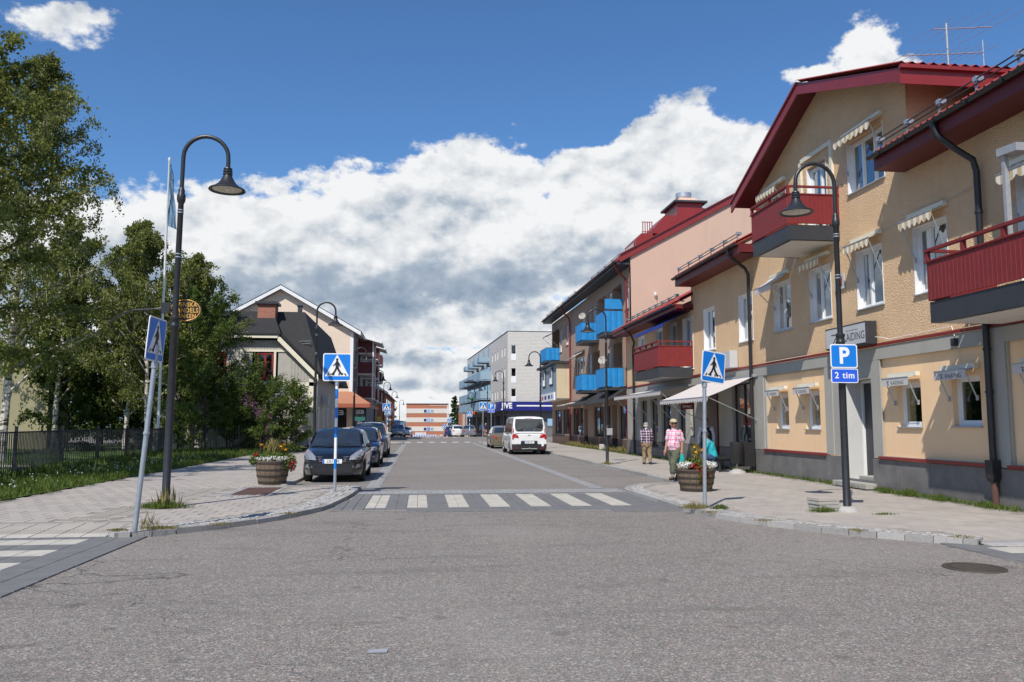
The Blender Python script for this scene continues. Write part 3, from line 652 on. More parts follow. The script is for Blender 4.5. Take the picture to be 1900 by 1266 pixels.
def paving(name, places, parent, w, l, h, mats, z, limit=300, jitter=.0012, gap=.005):
    """places: (x, y, kind, rz). The ones nearest the camera become parts, the rest one joined part"""
    places = sorted(places, key=lambda p: p[0] ** 2 + p[1] ** 2); src = {}
    for i, (x, y, k, rz) in enumerate(places[:limit]):
        mt, rb, ww, ll = mats[k] if isinstance(mats[k], tuple) else (mats[k], 0, w, l)
        if k not in src: src[k] = slab_mesh(name, ww - gap, ll - gap, h, mt, rb)
        o = bpy.data.objects.new(name, src[k]); COL.objects.link(o); o.parent = parent
        o.location = (x, y, z + rnd.uniform(-jitter, jitter)); o.rotation_euler = (rnd.uniform(-.003, .003), rnd.uniform(-.003, .003), rz)
    rest = places[limit:]
    if rest:
        b = MB(); keys = sorted(mats, key=str); mi = {k: i for i, k in enumerate(keys)}
        for x, y, k, rz in rest:
            mt, rb, ww, ll = mats[k] if isinstance(mats[k], tuple) else (mats[k], 0, w, l)
            c_, s_ = cos(rz), sin(rz); zt = z + h + rnd.uniform(-jitter, jitter); p = []
            for zz, e in ((z, 0), (zt, .003)):
                for sx, sy in ((-1, -1), (1, -1), (1, 1), (-1, 1)):
                    X, Y = sx * (ww / 2 - gap / 2 - e), sy * (ll / 2 - gap / 2 - e); p.append((x + X * c_ - Y * s_, y + X * s_ + Y * c_, zz))
            b.add(p, [(4, 5, 6, 7), (0, 1, 5, 4), (1, 2, 6, 5), (2, 3, 7, 6), (3, 0, 4, 7)], mi[k])
        b.build(name, [mats[k][0] if isinstance(mats[k], tuple) else mats[k] for k in keys], parent, kind='stuff', fixn=False)
hatch_rect = (-4.25, -3.05, 18.1, 20.85)
GL = [(-5.38, 13.75), (-5.15, 14.5), (-4.98, 16.8), (-4.88, 18.3), (-4.80, 20.4)]
def guide_dist(x, y): return dist_line((x, y), GL)
def left_slabs():
    out = []; w = .35; th = R(-3.0)
    for j in range(-60, 240):
        for i in range(-110, 40):
            x0 = -3 + (i + (.5 if j % 2 else 0)) * w; y0 = 13 + j * w
            x, y = x0, y0
            if y > 44 or x < -12 or not inside((x, y), left_poly): continue
            if dist_line((x, y), LE[3:]) < .62: continue
            if y < 13.80 and x < -4.3: continue
            if x < -8.3 and y > 14.4: continue
            if hatch_rect[0] - .15 < x < hatch_rect[1] + .15 and hatch_rect[2] - .15 < y < hatch_rect[3] + .15: continue
            # guiding strip of ribbed slabs running back from the crossing
            if guide_dist(x, y) < .42 and y < 20.6: continue
            k = rnd.choice('aabbc')
            if x > -2.35 and 15.7 < y < 18.4: k = 't'
            out.append((x, y, k, 0))
    return out
def guide_slabs():
    out = []; P = [Vector((x, y, 0)) for x, y in GL]
    for a, c in zip(P, P[1:]):
        t = (c - a).normalized(); n = Vector((t.y, -t.x, 0)); k = max(1, round((c - a).length / .35)); an = math.atan2(t.y, t.x) - pi / 2
        for i in range(k):
            q = a + (c - a) * ((i + .5) / k)
            for s_ in (-.176, .176): out.append((q.x + n.x * s_, q.y + n.y * s_, 't', an))
    return out
paving('guide_slab', guide_slabs(), pvL, .35, .35, .02, {'t': ('tactile', 6, .348, .36)}, PZ)
# the pavement slopes down to the crossings
def ramp(parent, x0, x1, y0, y1, rows, mats):
    zt, zb_ = PZ + .02, .018; L = y1 - y0; sl = math.atan2(zt - zb_, L)
    b = MB(); b.quad((x0, y0, zb_ - .012), (x1, y0, zb_ - .012), (x1, y1, zt - .012), (x0, y1, zt - .012)); b.build('ramp_bed', 'joint', parent, fixn=False)
    y = y0; w = .35
    for r_, (dep, m) in enumerate(rows):
        n = int((x1 - x0) / w); src = slab_mesh('ramp_slab', w - .007, dep - .007, .014, m[0], m[1])
        for i in range(n):
            o = bpy.data.objects.new('ramp_slab', src); COL.objects.link(o); o.parent = parent; yc = y + dep / 2; o.location = (x1 - (i + .5) * w, yc, zb_ - .013 + (yc - y0) / L * (zt - zb_) + rnd.uniform(-.001, .001)); o.rotation_euler = (sl, 0, 0)
        y += dep
ramp(pvL, -13.5, -4.42, 12.47, 13.62, [(.25, ('whitepaver', 0)), (.35, ('tactile', 6)), (.35, ('paver', 0)), (.2, ('paver_b', 0))], None)
ramp(pvR, 7.5, 14.5, 10.2, 11.3, [(.2, ('granite_b', 0)), (.2, ('granite', 0)), (.35, ('paver', 0)), (.35, ('paver_b', 0))], None)
paving('paving_slab', left_slabs(), pvL, .35, .35, .02, {'a': 'paver', 'b': 'paver_b', 'c': 'paver_c', 't': ('tactile', 6, .35, .35)}, PZ)
def right_slabs():
    out = []; w = .35
    for j in range(-20, 160):
        for i in range(-10, 30):
            x = 5 + (i + (.5 if j % 2 else 0)) * w; y = 10.4 + j * w
            if y > 45 or x > 10.2 or y < 11.45 or not inside((x, y), right_poly): continue
            if dist_line((x, y), RE[2:]) < .5: continue
            d1 = abs((x - 7.9) + (y - 14) * .02) if y > 12 else 9
            out.append((x, y, 't' if d1 < .2 and y > 13 else rnd.choice('aabbc'), 0))
    return out
paving('paving_slab', right_slabs(), pvR, .35, .35, .02, {'a': 'paver', 'b': 'paver_b', 'c': 'paver_c', 't': ('tactile', 0, .35, .35)}, PZ)
sheet('far_left_paving', [[(-8.1, 44), (-3.5, 44), (-3.5, 62.6), (-1.5, 64.6), (-1.5, 69.4), (-2.6, 71.3), (-8.1, 71.8)]], PZ + .02, 'paver')
sheet('far_right_paving', [[(7.1, 45), (10.5, 45), (10.7, 71.8), (6.3, 71.3), (5.15, 69.4), (5.15, 64.1), (7.1, 61.6)]], PZ + .02, 'paver')
# cobbles in a strip inside the kerb
def cobble_strip(line, parent, width, sgn, ymax=21):
    b = MB(); P = [Vector((x, y, 0)) for x, y in line]
    for a, c in zip(P, P[1:]):
        L = (c - a).length; t = (c - a).normalized(); n = Vector((-t.y, t.x, 0)) * sgn; k = int(L / .105)
        for i in range(k):
            for r_ in range(int(width / .1)):
                q = a + t * (i + .5 * (r_ % 2) + .25) * .105 + n * (.125 + r_ * .1) + Vector((rnd.uniform(-.008, .008), rnd.uniform(-.008, .008), 0))
                s_ = .043 + rnd.uniform(-.004, .004); zt = PZ + .026 + rnd.uniform(-.006, .008); e = .012; an = rnd.uniform(-.25, .25) + math.atan2(t.y, t.x); p = []
                for zz, ee in ((PZ - .01, 0), (zt - .008, 0), (zt, e)):
                    for sx, sy in ((-1, -1), (1, -1), (1, 1), (-1, 1)):
                        X, Y = sx * (s_ - ee), sy * (s_ - ee); p.append((q.x + X * cos(an) - Y * sin(an), q.y + X * sin(an) + Y * cos(an), zz))
                b.add(p, [(8, 9, 10, 11)] + [(l + j, l + (j + 1) % 4, l + 4 + (j + 1) % 4, l + 4 + j) for l in (0, 4) for j in range(4)], rnd.randrange(2))
    b.build('cobblestone', ['granite', 'granite_b'], parent, kind='stuff', fixn=False)
cobble_strip(LE[3:-1], pvL, .46, 1); cobble_strip(RE[2:-1], pvR, .36, -1)
b = MB()
hx0, hx1, hy0, hy1 = hatch_rect
for i in range(int((hx1 - hx0) / .11)):
    for j in range(int((hy1 - hy0) / .11)):
        x = hx0 + .055 + i * .11; y = hy0 + .055 + j * .11
        if hx0 + .2 < x < hx1 - .2 and hy0 + .28 < y < hy1 - .28: continue
        zt = PZ + .024 + rnd.uniform(-.003, .004); b.box(x - .048, x + .048, y - .048, y + .048, PZ, zt, rnd.randrange(2))
b.build('cobblestone', ['granite', 'granite_b'], pvL, kind='stuff', fixn=False)
# zebra crossings of cream and grey paving
def crossing(name, poly, zbase, x0, x1, y0, y1, stripe, w, l, limit, label=None):
    base = sheet(name, [poly], zbase, 'joint'); base['kind'] = 'structure'; out = []
    nx, ny = int((x1 - x0) / w), int((y1 - y0) / l)
    for i in range(nx):
        for j in range(ny):
            x = x0 + (i + .5) * w; y = y0 + (j + .5) * l
            if not inside((x, y), poly): continue
            out.append((x, y, stripe(x, y), 0))
    paving('paving_block', out, base, w, l, .012, {'w': 'whitepaver', 'd': 'darkpaver'}, zbase, limit, .0008, .006)
def zeb(x, y):
    if not 16.15 < y < 18.95: return 'd'
    k = (x + 1.02 - .0) / .803
    return 'w' if 0 <= k < 7 and (k % 1) < .5 else 'd'
crossing('street_crossing', [(-1.55, 15.65), (4.95, 15.05), (4.98, 18.9), (-1.5, 19.25)], .004, -1.6224, 5.1, 15.0, 19.4, zeb, .20075, .35, 300)
def zeb2(x, y):
    if x > -4.55: return 'd'
    return 'w' if ((12.2 - y) % .98) < .50 and y < 12.3 else 'd'
crossing('left_crossing', [(-14, 12.46), (-4.02, 12.40), (-3.82, 4.0), (-14, 4.0)], .004, -14, -3.8, 3.9, 12.6, zeb2, .35, .245, 300)
def zeb3(x, y):
    if x < 7.33: return 'd'
    return 'w' if ((10.15 - y) % .98) < .46 and y < 10.2 else 'd'
crossing('right_crossing', [(7.1, 10.55), (7.95, 10.18), (16, 10.18), (16, 4.0), (6.9, 4.0), (6.95, 9.0)], .004, 7.0, 16, 3.9, 10.6, zeb3, .35, .23, 260)
# pale stone gutters, bay lines and the band behind the crossing
def strip(name, quads, z=.006, mat='granite_b'):
    b = MB()
    for q in quads: b.add([(x, y, z) for x, y in q], [(0, 1, 2, 3)])
    o = b.build(name, mat, fixn=False); bm = bmesh.new(); bm.from_mesh(o.data)
    for f in bm.faces:
        if f.normal.z < 0: f.normal_flip()
    bm.to_mesh(o.data); bm.free(); return struct(o)
def rect(x0, x1, y0, y1): return [(x0, y0), (x1, y0), (x1, y1), (x0, y1)]
M['gutter'] = brickmat('gutter_setts', (.30, .30, .295), (.25, .25, .25), (.18, .175, .165), .3, .3, .012)
nt = M['gutter'].node_tree
g_ = nt.nodes.new('ShaderNodeNewGeometry'); br = [n for n in nt.nodes if n.type == 'TEX_BRICK'][0]; nt.links.new(g_.outputs['Position'], br.inputs['Vector'])
sp_ = [('gutter_strip', [rect(-1.32, -.98, 21.0, 68.5)]), ('gutter_strip', [rect(4.28, 4.62, 20.4, 68.5)]), ('gutter_strip', [rect(-1.5, 4.9, 19.25, 20.3)]), ('gutter_strip', [rect(-1.3, 4.8, 69.0, 69.7)])]
for n_, q in sp_: strip(n_, q, .006, 'gutter')
strip('gutter_strip', [[(4.62, 20.6), (6.0, 21.2), (6.9, 21.9), (6.9, 21.4), (5.5, 20.75), (4.8, 20.0)][:4]], .007, 'gutter')
for y in (25.15, 30.7, 36.2, 41.7, 47.2, 52.7, 58.2): strip('bay_line', [rect(4.62, 6.9, y, y + (.10 if y < 30 else .35))], .006, 'gutter')
for y in (23.0, 28.4, 33.8, 39.2, 44.6, 50.0, 55.4, 60.8): strip('bay_line', [rect(-3.3, -1.32, y, y + .12)], .006, 'gutter')
# far crossings: white bars
for y0 in (70.6, 96.0):
    strip('far_crossing_bar', [rect(-1.2 + i * 1.02, -.7 + i * 1.02, y0, y0 + 1.7) for i in range(6)], .008, 'white')
sheet('worn_street_patch', [rect(-60, -9, 76, 96)], .004, 'asphalt_street')
# manhole, tree-pit hatch, puddle of paper
mh = thing('manhole_cover', 'round rusty brown manhole cover in the asphalt of the junction', 'manhole', (6.22, 8.78, .002))
b = MB(); b.lathe([(0.001, .010), (.265, .010), (.27, .004), (.285, .004), (.29, .012), (.325, .012), (.33, .0)], 48); b.build('rim', 'iron', mh, world=False, smooth=False)
c = MB()
for i in range(40):
    a = 2 * pi * i / 40; c.hexa([(r_ * cos(a + s_) , r_ * sin(a + s_), z_) for z_ in (.010, .016) for r_, s_ in ((.235, -.04), (.235, .04), (.262, .04), (.262, -.04))])
c.build('tread', 'iron', mh, world=False, kind='stuff')
ht = thing('steel_hatch', 'rusty brown steel hatch set in pale setts beside the flower tub', 'hatch', (-3.66, 19.45, PZ))
b = MB(); b.box(-.40, .40, -1.08, 1.08, 0, .026); b.build('plate', 'rust', ht, world=False, bevel=.004)
b = MB(); b.box(-.44, .44, -1.12, 1.12, 0, .02); b.build('frame', 'hoop', ht, world=False)
b = MB(); b.quad((-.07, -.035, .003), (.07, -.045, .004), (.075, .03, .012), (-.06, .04, .006)); o = b.build('paper_scrap', 'greymetal', fixn=False); o.location = (-.28, 6.1, 0.002); tag(o, 'small grey scrap of paper lying on the asphalt in front', 'litter')
# ================================================================ BUILDINGS
def window(root, fr, u0, u1, z0, z1, rec=.10, splits=(.5,), mat='white', fw=.06, curtain=None, sill='greymetal', bar=None, glass='glass', name='window', room=.45, sash=.04, label=None):
    """frame and sashes, with each pane, the sill and the curtain as sub-parts"""
    b = MB(); d0, d1 = -rec - .05, -rec + .015
    b.fbox(fr, u0, u0 + fw, z0, z1, d0, d1); b.fbox(fr, u1 - fw, u1, z0, z1, d0, d1); b.fbox(fr, u0 + fw, u1 - fw, z0, z0 + fw, d0, d1 + .004); b.fbox(fr, u0 + fw, u1 - fw, z1 - fw, z1, d0, d1 + .004)
    cuts = [u0 + fw] + [u0 + (u1 - u0) * s_ for s_ in splits] + [u1 - fw]; panes = []
    for i, s_ in enumerate(cuts[1:-1]): b.fbox(fr, s_ - fw * .5, s_ + fw * .5, z0 + fw, z1 - fw, d0, d1 + .008)
    for a, c in zip(cuts, cuts[1:]):
        a2 = a + (fw * .5 if a != cuts[0] else 0); c2 = c - (fw * .5 if c != cuts[-1] else 0); zz = [z0 + fw, z1 - fw]
        if sash:
            b.fbox(fr, a2 + .004, a2 + sash, z0 + fw, z1 - fw, d0 + .02, d1 - .012); b.fbox(fr, c2 - sash, c2 - .004, z0 + fw, z1 - fw, d0 + .02, d1 - .012)
            b.fbox(fr, a2 + sash, c2 - sash, z0 + fw, z0 + fw + sash, d0 + .02, d1 - .014); b.fbox(fr, a2 + sash, c2 - sash, z1 - fw - sash, z1 - fw, d0 + .02, d1 - .014)
        if bar:
            zb = [z0 + fw] + [z0 + (z1 - z0) * q for q in bar] + [z1 - fw]
            for q in zb[1:-1]: b.fbox(fr, a2 + sash, c2 - sash, q - .015, q + .015, d0 + .02, d1 - .016)
            for p, q in zip(zb, zb[1:]): panes.append((a2 + sash * .5, c2 - sash * .5, p, q))
        else: panes.append((a2 + sash * .5, c2 - sash * .5, zz[0], zz[1]))
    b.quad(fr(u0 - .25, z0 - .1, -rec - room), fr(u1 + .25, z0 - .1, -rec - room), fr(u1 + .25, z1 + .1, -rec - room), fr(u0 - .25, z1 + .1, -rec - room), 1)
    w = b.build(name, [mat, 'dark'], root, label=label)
    for a, c, p, q in panes:
        g = MB(); g.fbox(fr, a, c, p, q, -rec - .022, -rec - .016); g.build('pane', glass, w)
    if sill:
        s_ = MB(); s_.fprism(fr, [(u0 - .03, z0 - .02), (u1 + .03, z0 - .02), (u1 + .03, z0 + .008), (u0 - .03, z0 + .008)], -rec + .016, .05); s_.build('sill', sill, w)
    if curtain:
        m = curtain[0]; c = MB()
        for (fa, fb, za) in curtain[1]:
            n = 14; ua, ub = u0 + (u1 - u0) * fa, u0 + (u1 - u0) * fb
            pts = [(ua + (ub - ua) * i / n, -rec - .16 + .03 * sin(i * 2.1)) for i in range(n + 1)]; zb = z0 + (z1 - z0) * za
            vs = [fr(u, z, d) for u, d in pts for z in (zb, z1 - .04)]
            c.add(vs, [(2 * i, 2 * i + 2, 2 * i + 3, 2 * i + 1) for i in range(n)])
        c.build('curtain', m, w, fixn=False)
    return w
def casing(mb, fr, u0, u1, z0, z1, w=.05, d=.02, m=0):
    mb.fbox(fr, u0 - w, u0, z0 - w, z1 + w, 0, d, m); mb.fbox(fr, u1, u1 + w, z0 - w, z1 + w, 0, d, m); mb.fbox(fr, u0, u1, z1, z1 + w, 0, d, m); mb.fbox(fr, u0, u1, z0 - w, z0, 0, d, m)
def scallop(fr, u0, u1, z, d, drop, n, flat=True):
    pts = []
    for i in range(n):
        a = u0 + (u1 - u0) * i / n; w = (u1 - u0) / n
        pts += [(a + w * t, z - drop * (.55 + .45 * math.sin(pi * t))) for t in (.02, .2, .4, .6, .8)]
    return pts + [(u1, z - drop * .55), (u1, z), (u0, z)]
def awning(root, fr, u0, u1, zt, zb, out, mat, cass='greymetal', arms=True, valance=.10, nsc=0, name='awning', armz=None, text=None, flip=1, armmat='galv'):
    """cassette, canvas and two folding arms"""
    b = MB(); b.fprism(fr, [(u0 - .04, zt - .03), (u1 + .04, zt - .03), (u1 + .04, zt + .06), (u0 - .04, zt + .06)], .01, .12)
    w = b.build(name, cass, root)
    c = MB(); n = 6; top = [(.06 + (out - .06) * i / n, zt + (zb - zt) * i / n - .02 * sin(pi * i / n)) for i in range(n + 1)]
    vs = [fr(u, z, d) for d, z in top for u in (u0, u1)]; vs += [fr(u, z - .006, d) for d, z in top for u in (u0, u1)]; k = 2 * (n + 1)
    c.add(vs, [(2 * i, 2 * i + 1, 2 * i + 3, 2 * i + 2) for i in range(n)] + [(k + 2 * i, k + 2 * i + 1, k + 2 * i + 3, k + 2 * i + 2) for i in range(n)])
    if nsc: poly = scallop(fr, u0, u1, zb, out, valance, nsc)
    else: poly = [(u0, zb - valance), (u1, zb - valance), (u1, zb), (u0, zb)]
    c.fprism(fr, poly, out, out + .006)
    c.build('canvas', mat, w, fixn=False)
    if arms:
        az = armz if armz is not None else zt - (zt - zb) - out * .9
        for u in (u0 + .06, u1 - .06):
            a = MB(); a.tube([fr(u, az, .02), fr(u, zb - .01, out - .02)], .014, 6); a.fbox(fr, u - .025, u + .025, az - .05, az + .05, .0, .03)
            a.build('arm', armmat, w)
        r_ = MB(); r_.tube([fr(u0, zb, out), fr(u1, zb, out)], .018, 6); r_.build('front_rail', armmat, w)
    return w
def pipe(root, pts, r, mat, name='drainpipe', brackets=()):
    b = MB(); b.tube(pts, r, 10)
    for q in brackets: b.lathe([(r + .012, q[2] - .02), (r + .014, q[2]), (r + .012, q[2] + .02)], 10, (q[0], q[1], 0))
    return b.build(name, mat, root, smooth=True)
def gutter(root, fr, u0, u1, z, d, mat, r=.075):
    b = MB(); n = 8; ring = lambda u, rr: [fr(u, z - rr * sin(pi * i / n), d + rr * cos(pi * i / n)) for i in range(n + 1)]
    A, B = ring(u0, r), ring(u1, r); A2, B2 = ring(u0, r - .012), ring(u1, r - .012)
    for i in range(n): b.quad(A[i], A[i + 1], B[i + 1], B[i]); b.quad(A2[i], A2[i + 1], B2[i + 1], B2[i])
    for R1, R2 in ((A, A2), (B, B2)):
        for i in range(n): b.quad(R1[i], R1[i + 1], R2[i + 1], R2[i])
    b.quad(A[0], A2[0], B2[0], B[0]); b.quad(A[n], A2[n], B2[n], B[n])
    k = int(abs(u1 - u0) / .9)
    for i in range(k):
        u = u0 + (u1 - u0) * (i + .5) / k; b.fbox(fr, u - .012, u + .012, z - r * 1.12, z - r * .9, d - r, d + r); b.fbox(fr, u - .012, u + .012, z - r, z + .01, d + r * .98, d + r * 1.1)
    return b.build('gutter', mat, root, smooth=True)
def snow_guard(root, fr, u0, u1, z, d, slope, step=1.15, mat='greymetal'):
    """two rails on brackets above the eaves"""
    n = max(1, round((u1 - u0) / step))
    r_ = MB()
    for k in (.12, .22): r_.tube([fr(u0, z + k, d + .02), fr(u1, z + k, d + .02)], .014, 6)
    for k in (.17,): r_.tube([fr(u0, z + k, d - .06), fr(u1, z + k, d - .06)], .012, 6)
    g = r_.build('snow_guard', 'charcoal', root)
    for i in range(n + 1):
        u = u0 + (u1 - u0) * i / n; b = MB()
        b.fprism(fr, [(u - .03, z - .02), (u + .03, z - .02), (u + .03, z + .27), (u - .03, z + .27)], d - .005, d + .008); b.fbox(fr, u - .05, u + .05, z + .18, z + .27, d - .12, d + .04); b.fbox(fr, u - .02, u + .02, z - .02, z + .02, d - .35, d)
        b.build('bracket', 'galv', g)
def balcony(root, fr, u0, u1, zb, zp, zr, out, board='redboard', slab='charcoal', soffit='whiteboard', step=.105, slab_h=.38, ribs=True, rail=True):
    """slab, ribbed board panels on three sides, posts and handrail; zb underside of slab, zp top of panels, zr handrail"""
    s_ = MB(); s_.fbox(fr, u0, u1, zb, zb + slab_h, 0, out); o = s_.build('balcony', slab, root)
    f = MB(); f.fbox(fr, u0 + .12, u1 - .12, zb - .012, zb - .002, .0, out - .12); f.build('soffit', soffit, o)
    z0 = zb + slab_h + .03
    def panel(p0, p1, nrm):
        b = MB(); n = max(2, int(math.dist(p0, p1) / step)); ring = []
        for i in range(n):
            for t, dd in ((.0, 0), (.07, .012), (.93, .012), (1., 0)):
                q = (i + t) / n; ring.append((p0[0] + (p1[0] - p0[0]) * q + nrm[0] * dd, p0[1] + (p1[1] - p0[1]) * q + nrm[1] * dd))
        back = [(p1[0] - nrm[0] * .02, p1[1] - nrm[1] * .02), (p0[0] - nrm[0] * .02, p0[1] - nrm[1] * .02)]; poly = ring + back
        b.prism([(x, y, z0) for x, y in poly], [(x, y, zp) for x, y in poly]); b.build('board_panel', board, o)
    n3 = fr.n; u3 = fr.u
    P = lambda u, d: fr(u, 0, d)[:2]
    panel(P(u0, out + .02), P(u1, out + .02), n3); panel(P(u0 - .02, 0), P(u0 - .02, out), (-u3[0], -u3[1])); panel(P(u1 + .02, 0), P(u1 + .02, out), u3)
    if rail:
        r_ = MB(); r_.fbox(fr, u0 - .04, u1 + .04, zr - .05, zr, out - .04, out + .05); r_.fbox(fr, u0 - .04, u0 + .04, zr - .05, zr - .002, 0, out - .04); r_.fbox(fr, u1 - .04, u1 + .04, zr - .05, zr - .002, 0, out - .04)
        r_.fbox(fr, u0 - .05, u1 + .05, zp, zp + .03, out - .03, out + .06); r_.fbox(fr, u0 - .05, u0 + .03, zp, zp + .028, 0, out - .03); r_.fbox(fr, u1 - .03, u1 + .05, zp, zp + .028, 0, out - .03)
        k = max(1, round((u1 - u0) / .95))
        for i in range(k + 1): u = u0 + (u1 - u0) * i / k; r_.fbox(fr, u - .035, u + .035, zp + .03, zr - .05, out - .035, out + .035)
        for u in (u0, u1): r_.fbox(fr, u - .035, u + .035, zp + .03, zr - .05, .0, .05)
        r_.build('handrail', board, o)
    return o
# ---------------------------------------------------------------- yellow building on the right
X0 = 10.60
YB = thing('apartment_building', 'ochre roughcast building with red gable, red balconies and grey ground floor along the right pavement', 'building', (13, 22, 0))
fr = Fr(X0, 0, 0, 1, -1, 0)
Cw = 'curtain'
up = [(22.30, 23.45, 4.32, 5.80), (19.98, 21.15, 4.34, 5.80), (17.58, 18.72, 4.36, 5.80), (15.22, 16.38, 4.36, 5.84), (28.43, 29.62, 4.30, 5.88), (25.04, 26.2, 4.30, 5.86), (11.6, 13.25, 4.0, 6.05),
      (37.75, 38.9, 4.45, 5.80), (34.8, 35.95, 4.45, 5.84), (32.8, 33.9, 3.9, 5.84), (30.85, 32.1, 3.75, 5.84)]
upw = [h + (.20,) for h in up]
b = MB()
b.wall(fr, 10.0, 31.0, 3.50, 7.42, [h for h in upw if h[1] < 31] + [(17.32, 18.95, 7.26, 8.60, .2), (20.0, 21.1, 6.55, 8.62, .2), (22.4, 23.7, 7.35, 8.60, .2)], .2)
b.wall(fr, 31.0, 41.2, 3.42, 6.45, [h for h in upw if h[0] > 30.5] , .2)
gh = [(17.32, 18.95, 7.26, 8.60, .2), (20.0, 21.1, 6.55, 8.62, .2), (22.4, 23.7, 7.35, 8.60, .2)]
b.wall(fr, 16.4, 24.55, 7.42, 8.70, gh, .2)
b.fprism(fr, [(16.4, 8.70), (24.55, 8.70), (24.55, 8.78), (20.25, 10.60), (16.4, 9.2)], -.15, 0)
b.quad(fr(31.0, 6.4, 0), fr(31.0, 7.42, 0), fr(31.0, 7.42, -6), fr(31.0, 6.4, -6)); b.quad(fr(16.4, 7.0, 0), fr(16.4, 8.70, 0), fr(16.4, 8.70, -9), fr(16.4, 7.0, -9)); b.quad(fr(16.4, 8.70, -.151), fr(16.4, 9.26, -.151), fr(16.4, 9.26, -9), fr(16.4, 8.70, -9)); b.quad(fr(24.55, 7.0, 0), fr(24.55, 8.70, 0), fr(24.55, 8.70, -9), fr(24.55, 7.0, -9))
b.quad(fr(10, 0, 0), fr(10, 7.4, 0), fr(10, 7.4, -10), fr(10, 0, -10)); b.quad(fr(10, 0, -10), fr(10, 7.6, -10), fr(41.2, 7.6, -10), fr(41.2, 0, -10))
b.build('wall', 'stucco', YB, fixn=False)
# ground floor: grey concrete bays holding apricot panels
gw = [(22.80, 23.62, 1.46, 2.50), (20.92, 21.74, 1.46, 2.50), (16.45, 17.30, 1.54, 2.52), (14.57, 15.40, 1.56, 2.56), (12.3, 13.2, 1.56, 2.56)]
pan = [(20.52, 24.25, .86, 3.06, .05), (14.10, 17.90, .88, 3.10, .05), (10.4, 13.72, .88, 3.12, .05)]
door = (18.30, 19.55, .28, 2.68, .55)
shop = [(25.35, 27.0, .78, 2.95, .18), (28.3, 30.0, .35, 2.75, .6), (32.0, 32.9, .95, 2.6, .18), (33.9, 35.3, .62, 2.8, .18), (35.85, 37.0, .55, 2.75, .18), (37.6, 38.7, .55, 2.7, .18), (30.9, 31.4, 1.1, 2.5, .18)]
b = MB(); b.wall(fr, 10.0, 41.2, .82, 3.40, pan + [door] + list(shop), .05)
b.fbox(fr, 10, 41.2, 3.10, 3.38, .002, .035)
for u in (10.2, 13.95, 18.05, 20.3, 24.55): b.fbox(fr, u - .19, u + .19, .82, 3.10, .002, .03)
b.fbox(fr, 19.62, 19.85, .82, 2.72, .002, .05); 
b.build('ground_floor_wall', 'lintel', YB, fixn=False)
for a, c, d, e, r_ in pan:
    hh = [(w[0], w[1], w[2], w[3], .16) for w in gw if w[0] > a and w[1] < c]
    q = MB(); f2 = Fr(X0 + .05, 0, 0, 1, -1, 0); q.wall(f2, a, c, d, e, hh, .16); p = q.build('rendered_panel', 'stucco_smooth', YB, fixn=False)
    s_ = MB(); s_.fprism(fr, [(a - .06, d - .07), (c + .06, d - .07), (c + .06, d - .01), (a - .06, d - .01)], -.05, .10); s_.build('red_ledge', 'red', YB)
for w in gw:
    f2 = Fr(X0 + .05, 0, 0, 1, -1, 0); window(YB, f2, *w, rec=.12, splits=(), sill='greymetal', fw=.07, sash=.05)
b = MB(); b.wall(fr, 10.0, 41.2, 0, .80, [door] + [q for q in shop if q[2] < .8], .05)
f1 = Fr(X0 - .05, 0, 0, 1, -1, 0); b2 = MB()
cuts = [10.0, 12.6, 14.05, 16.1, 17.3, 18.28]; 
for a, c in list(zip(cuts, cuts[1:])) + [(19.57, 20.35), (20.35, 22.0), (22.0, 23.6), (23.6, 25.25), (25.25, 26.8), (26.8, 28.28), (30.02, 31.9), (31.9, 33.7), (33.7, 35.6), (35.6, 37.4), (37.4, 39.2), (39.2, 41.2)]:
    k = MB(); hmax = .80 if not any(a < s_[1] and c > s_[0] and s_[2] < .8 for s_ in shop) else .52
    k.fbox(fr, a + .004, c - .004, 0, hmax, .0, .05); k.build('plinth_stone', 'plinth', YB, bevel=.004)
b.build('plinth', 'plinth', YB, fixn=False)
b = MB(); b.fprism(fr, [(10.0, 3.41), (41.0, 3.41), (41.0, 3.47), (10.0, 3.47)], -.02, .06); b.build('red_string_course', 'red', YB)
# door in its recess with steps
d = MB(); d.fbox(fr, 18.36, 19.5, .30, 2.62, -.54, -.50); dd = d.build('door', 'charcoal', YB); k = MB(); k.fbox(fr, 18.3, 18.36, .28, 2.68, -.56, -.44); k.fbox(fr, 19.5, 19.55, .28, 2.68, -.56, -.44); k.fbox(fr, 18.36, 19.5, 2.62, 2.68, -.56, -.44); k.build('door_frame', 'white', dd)
k = MB(); k.tube([fr(18.5, 1.2, -.5), fr(18.5, 1.2, -.44), fr(18.5, 1.45, -.44), fr(18.5, 1.45, -.5)], .012, 6); k.build('handle', 'galv', dd)
for z0_, z1_, dd_, (a, c) in ((.1, .22, .32, (18.15, 19.7)), (.221, .36, -.05, (18.31, 19.1))):
    s_ = MB(); s_.fbox(fr, a, c, z0_, z1_, -.5, dd_); s_.build('step', 'lintel', YB, bevel=.008)
M['speckle'] = stucco_mat('speckled_render', (.60, .60, .58), (.5, .5, .49), 110, .6, .004)
s_ = MB(); s_.fbox(fr, 19.525, 19.548, .15, 2.66, -.5, .0); s_.build('reveal_panel', 'speckle', YB)
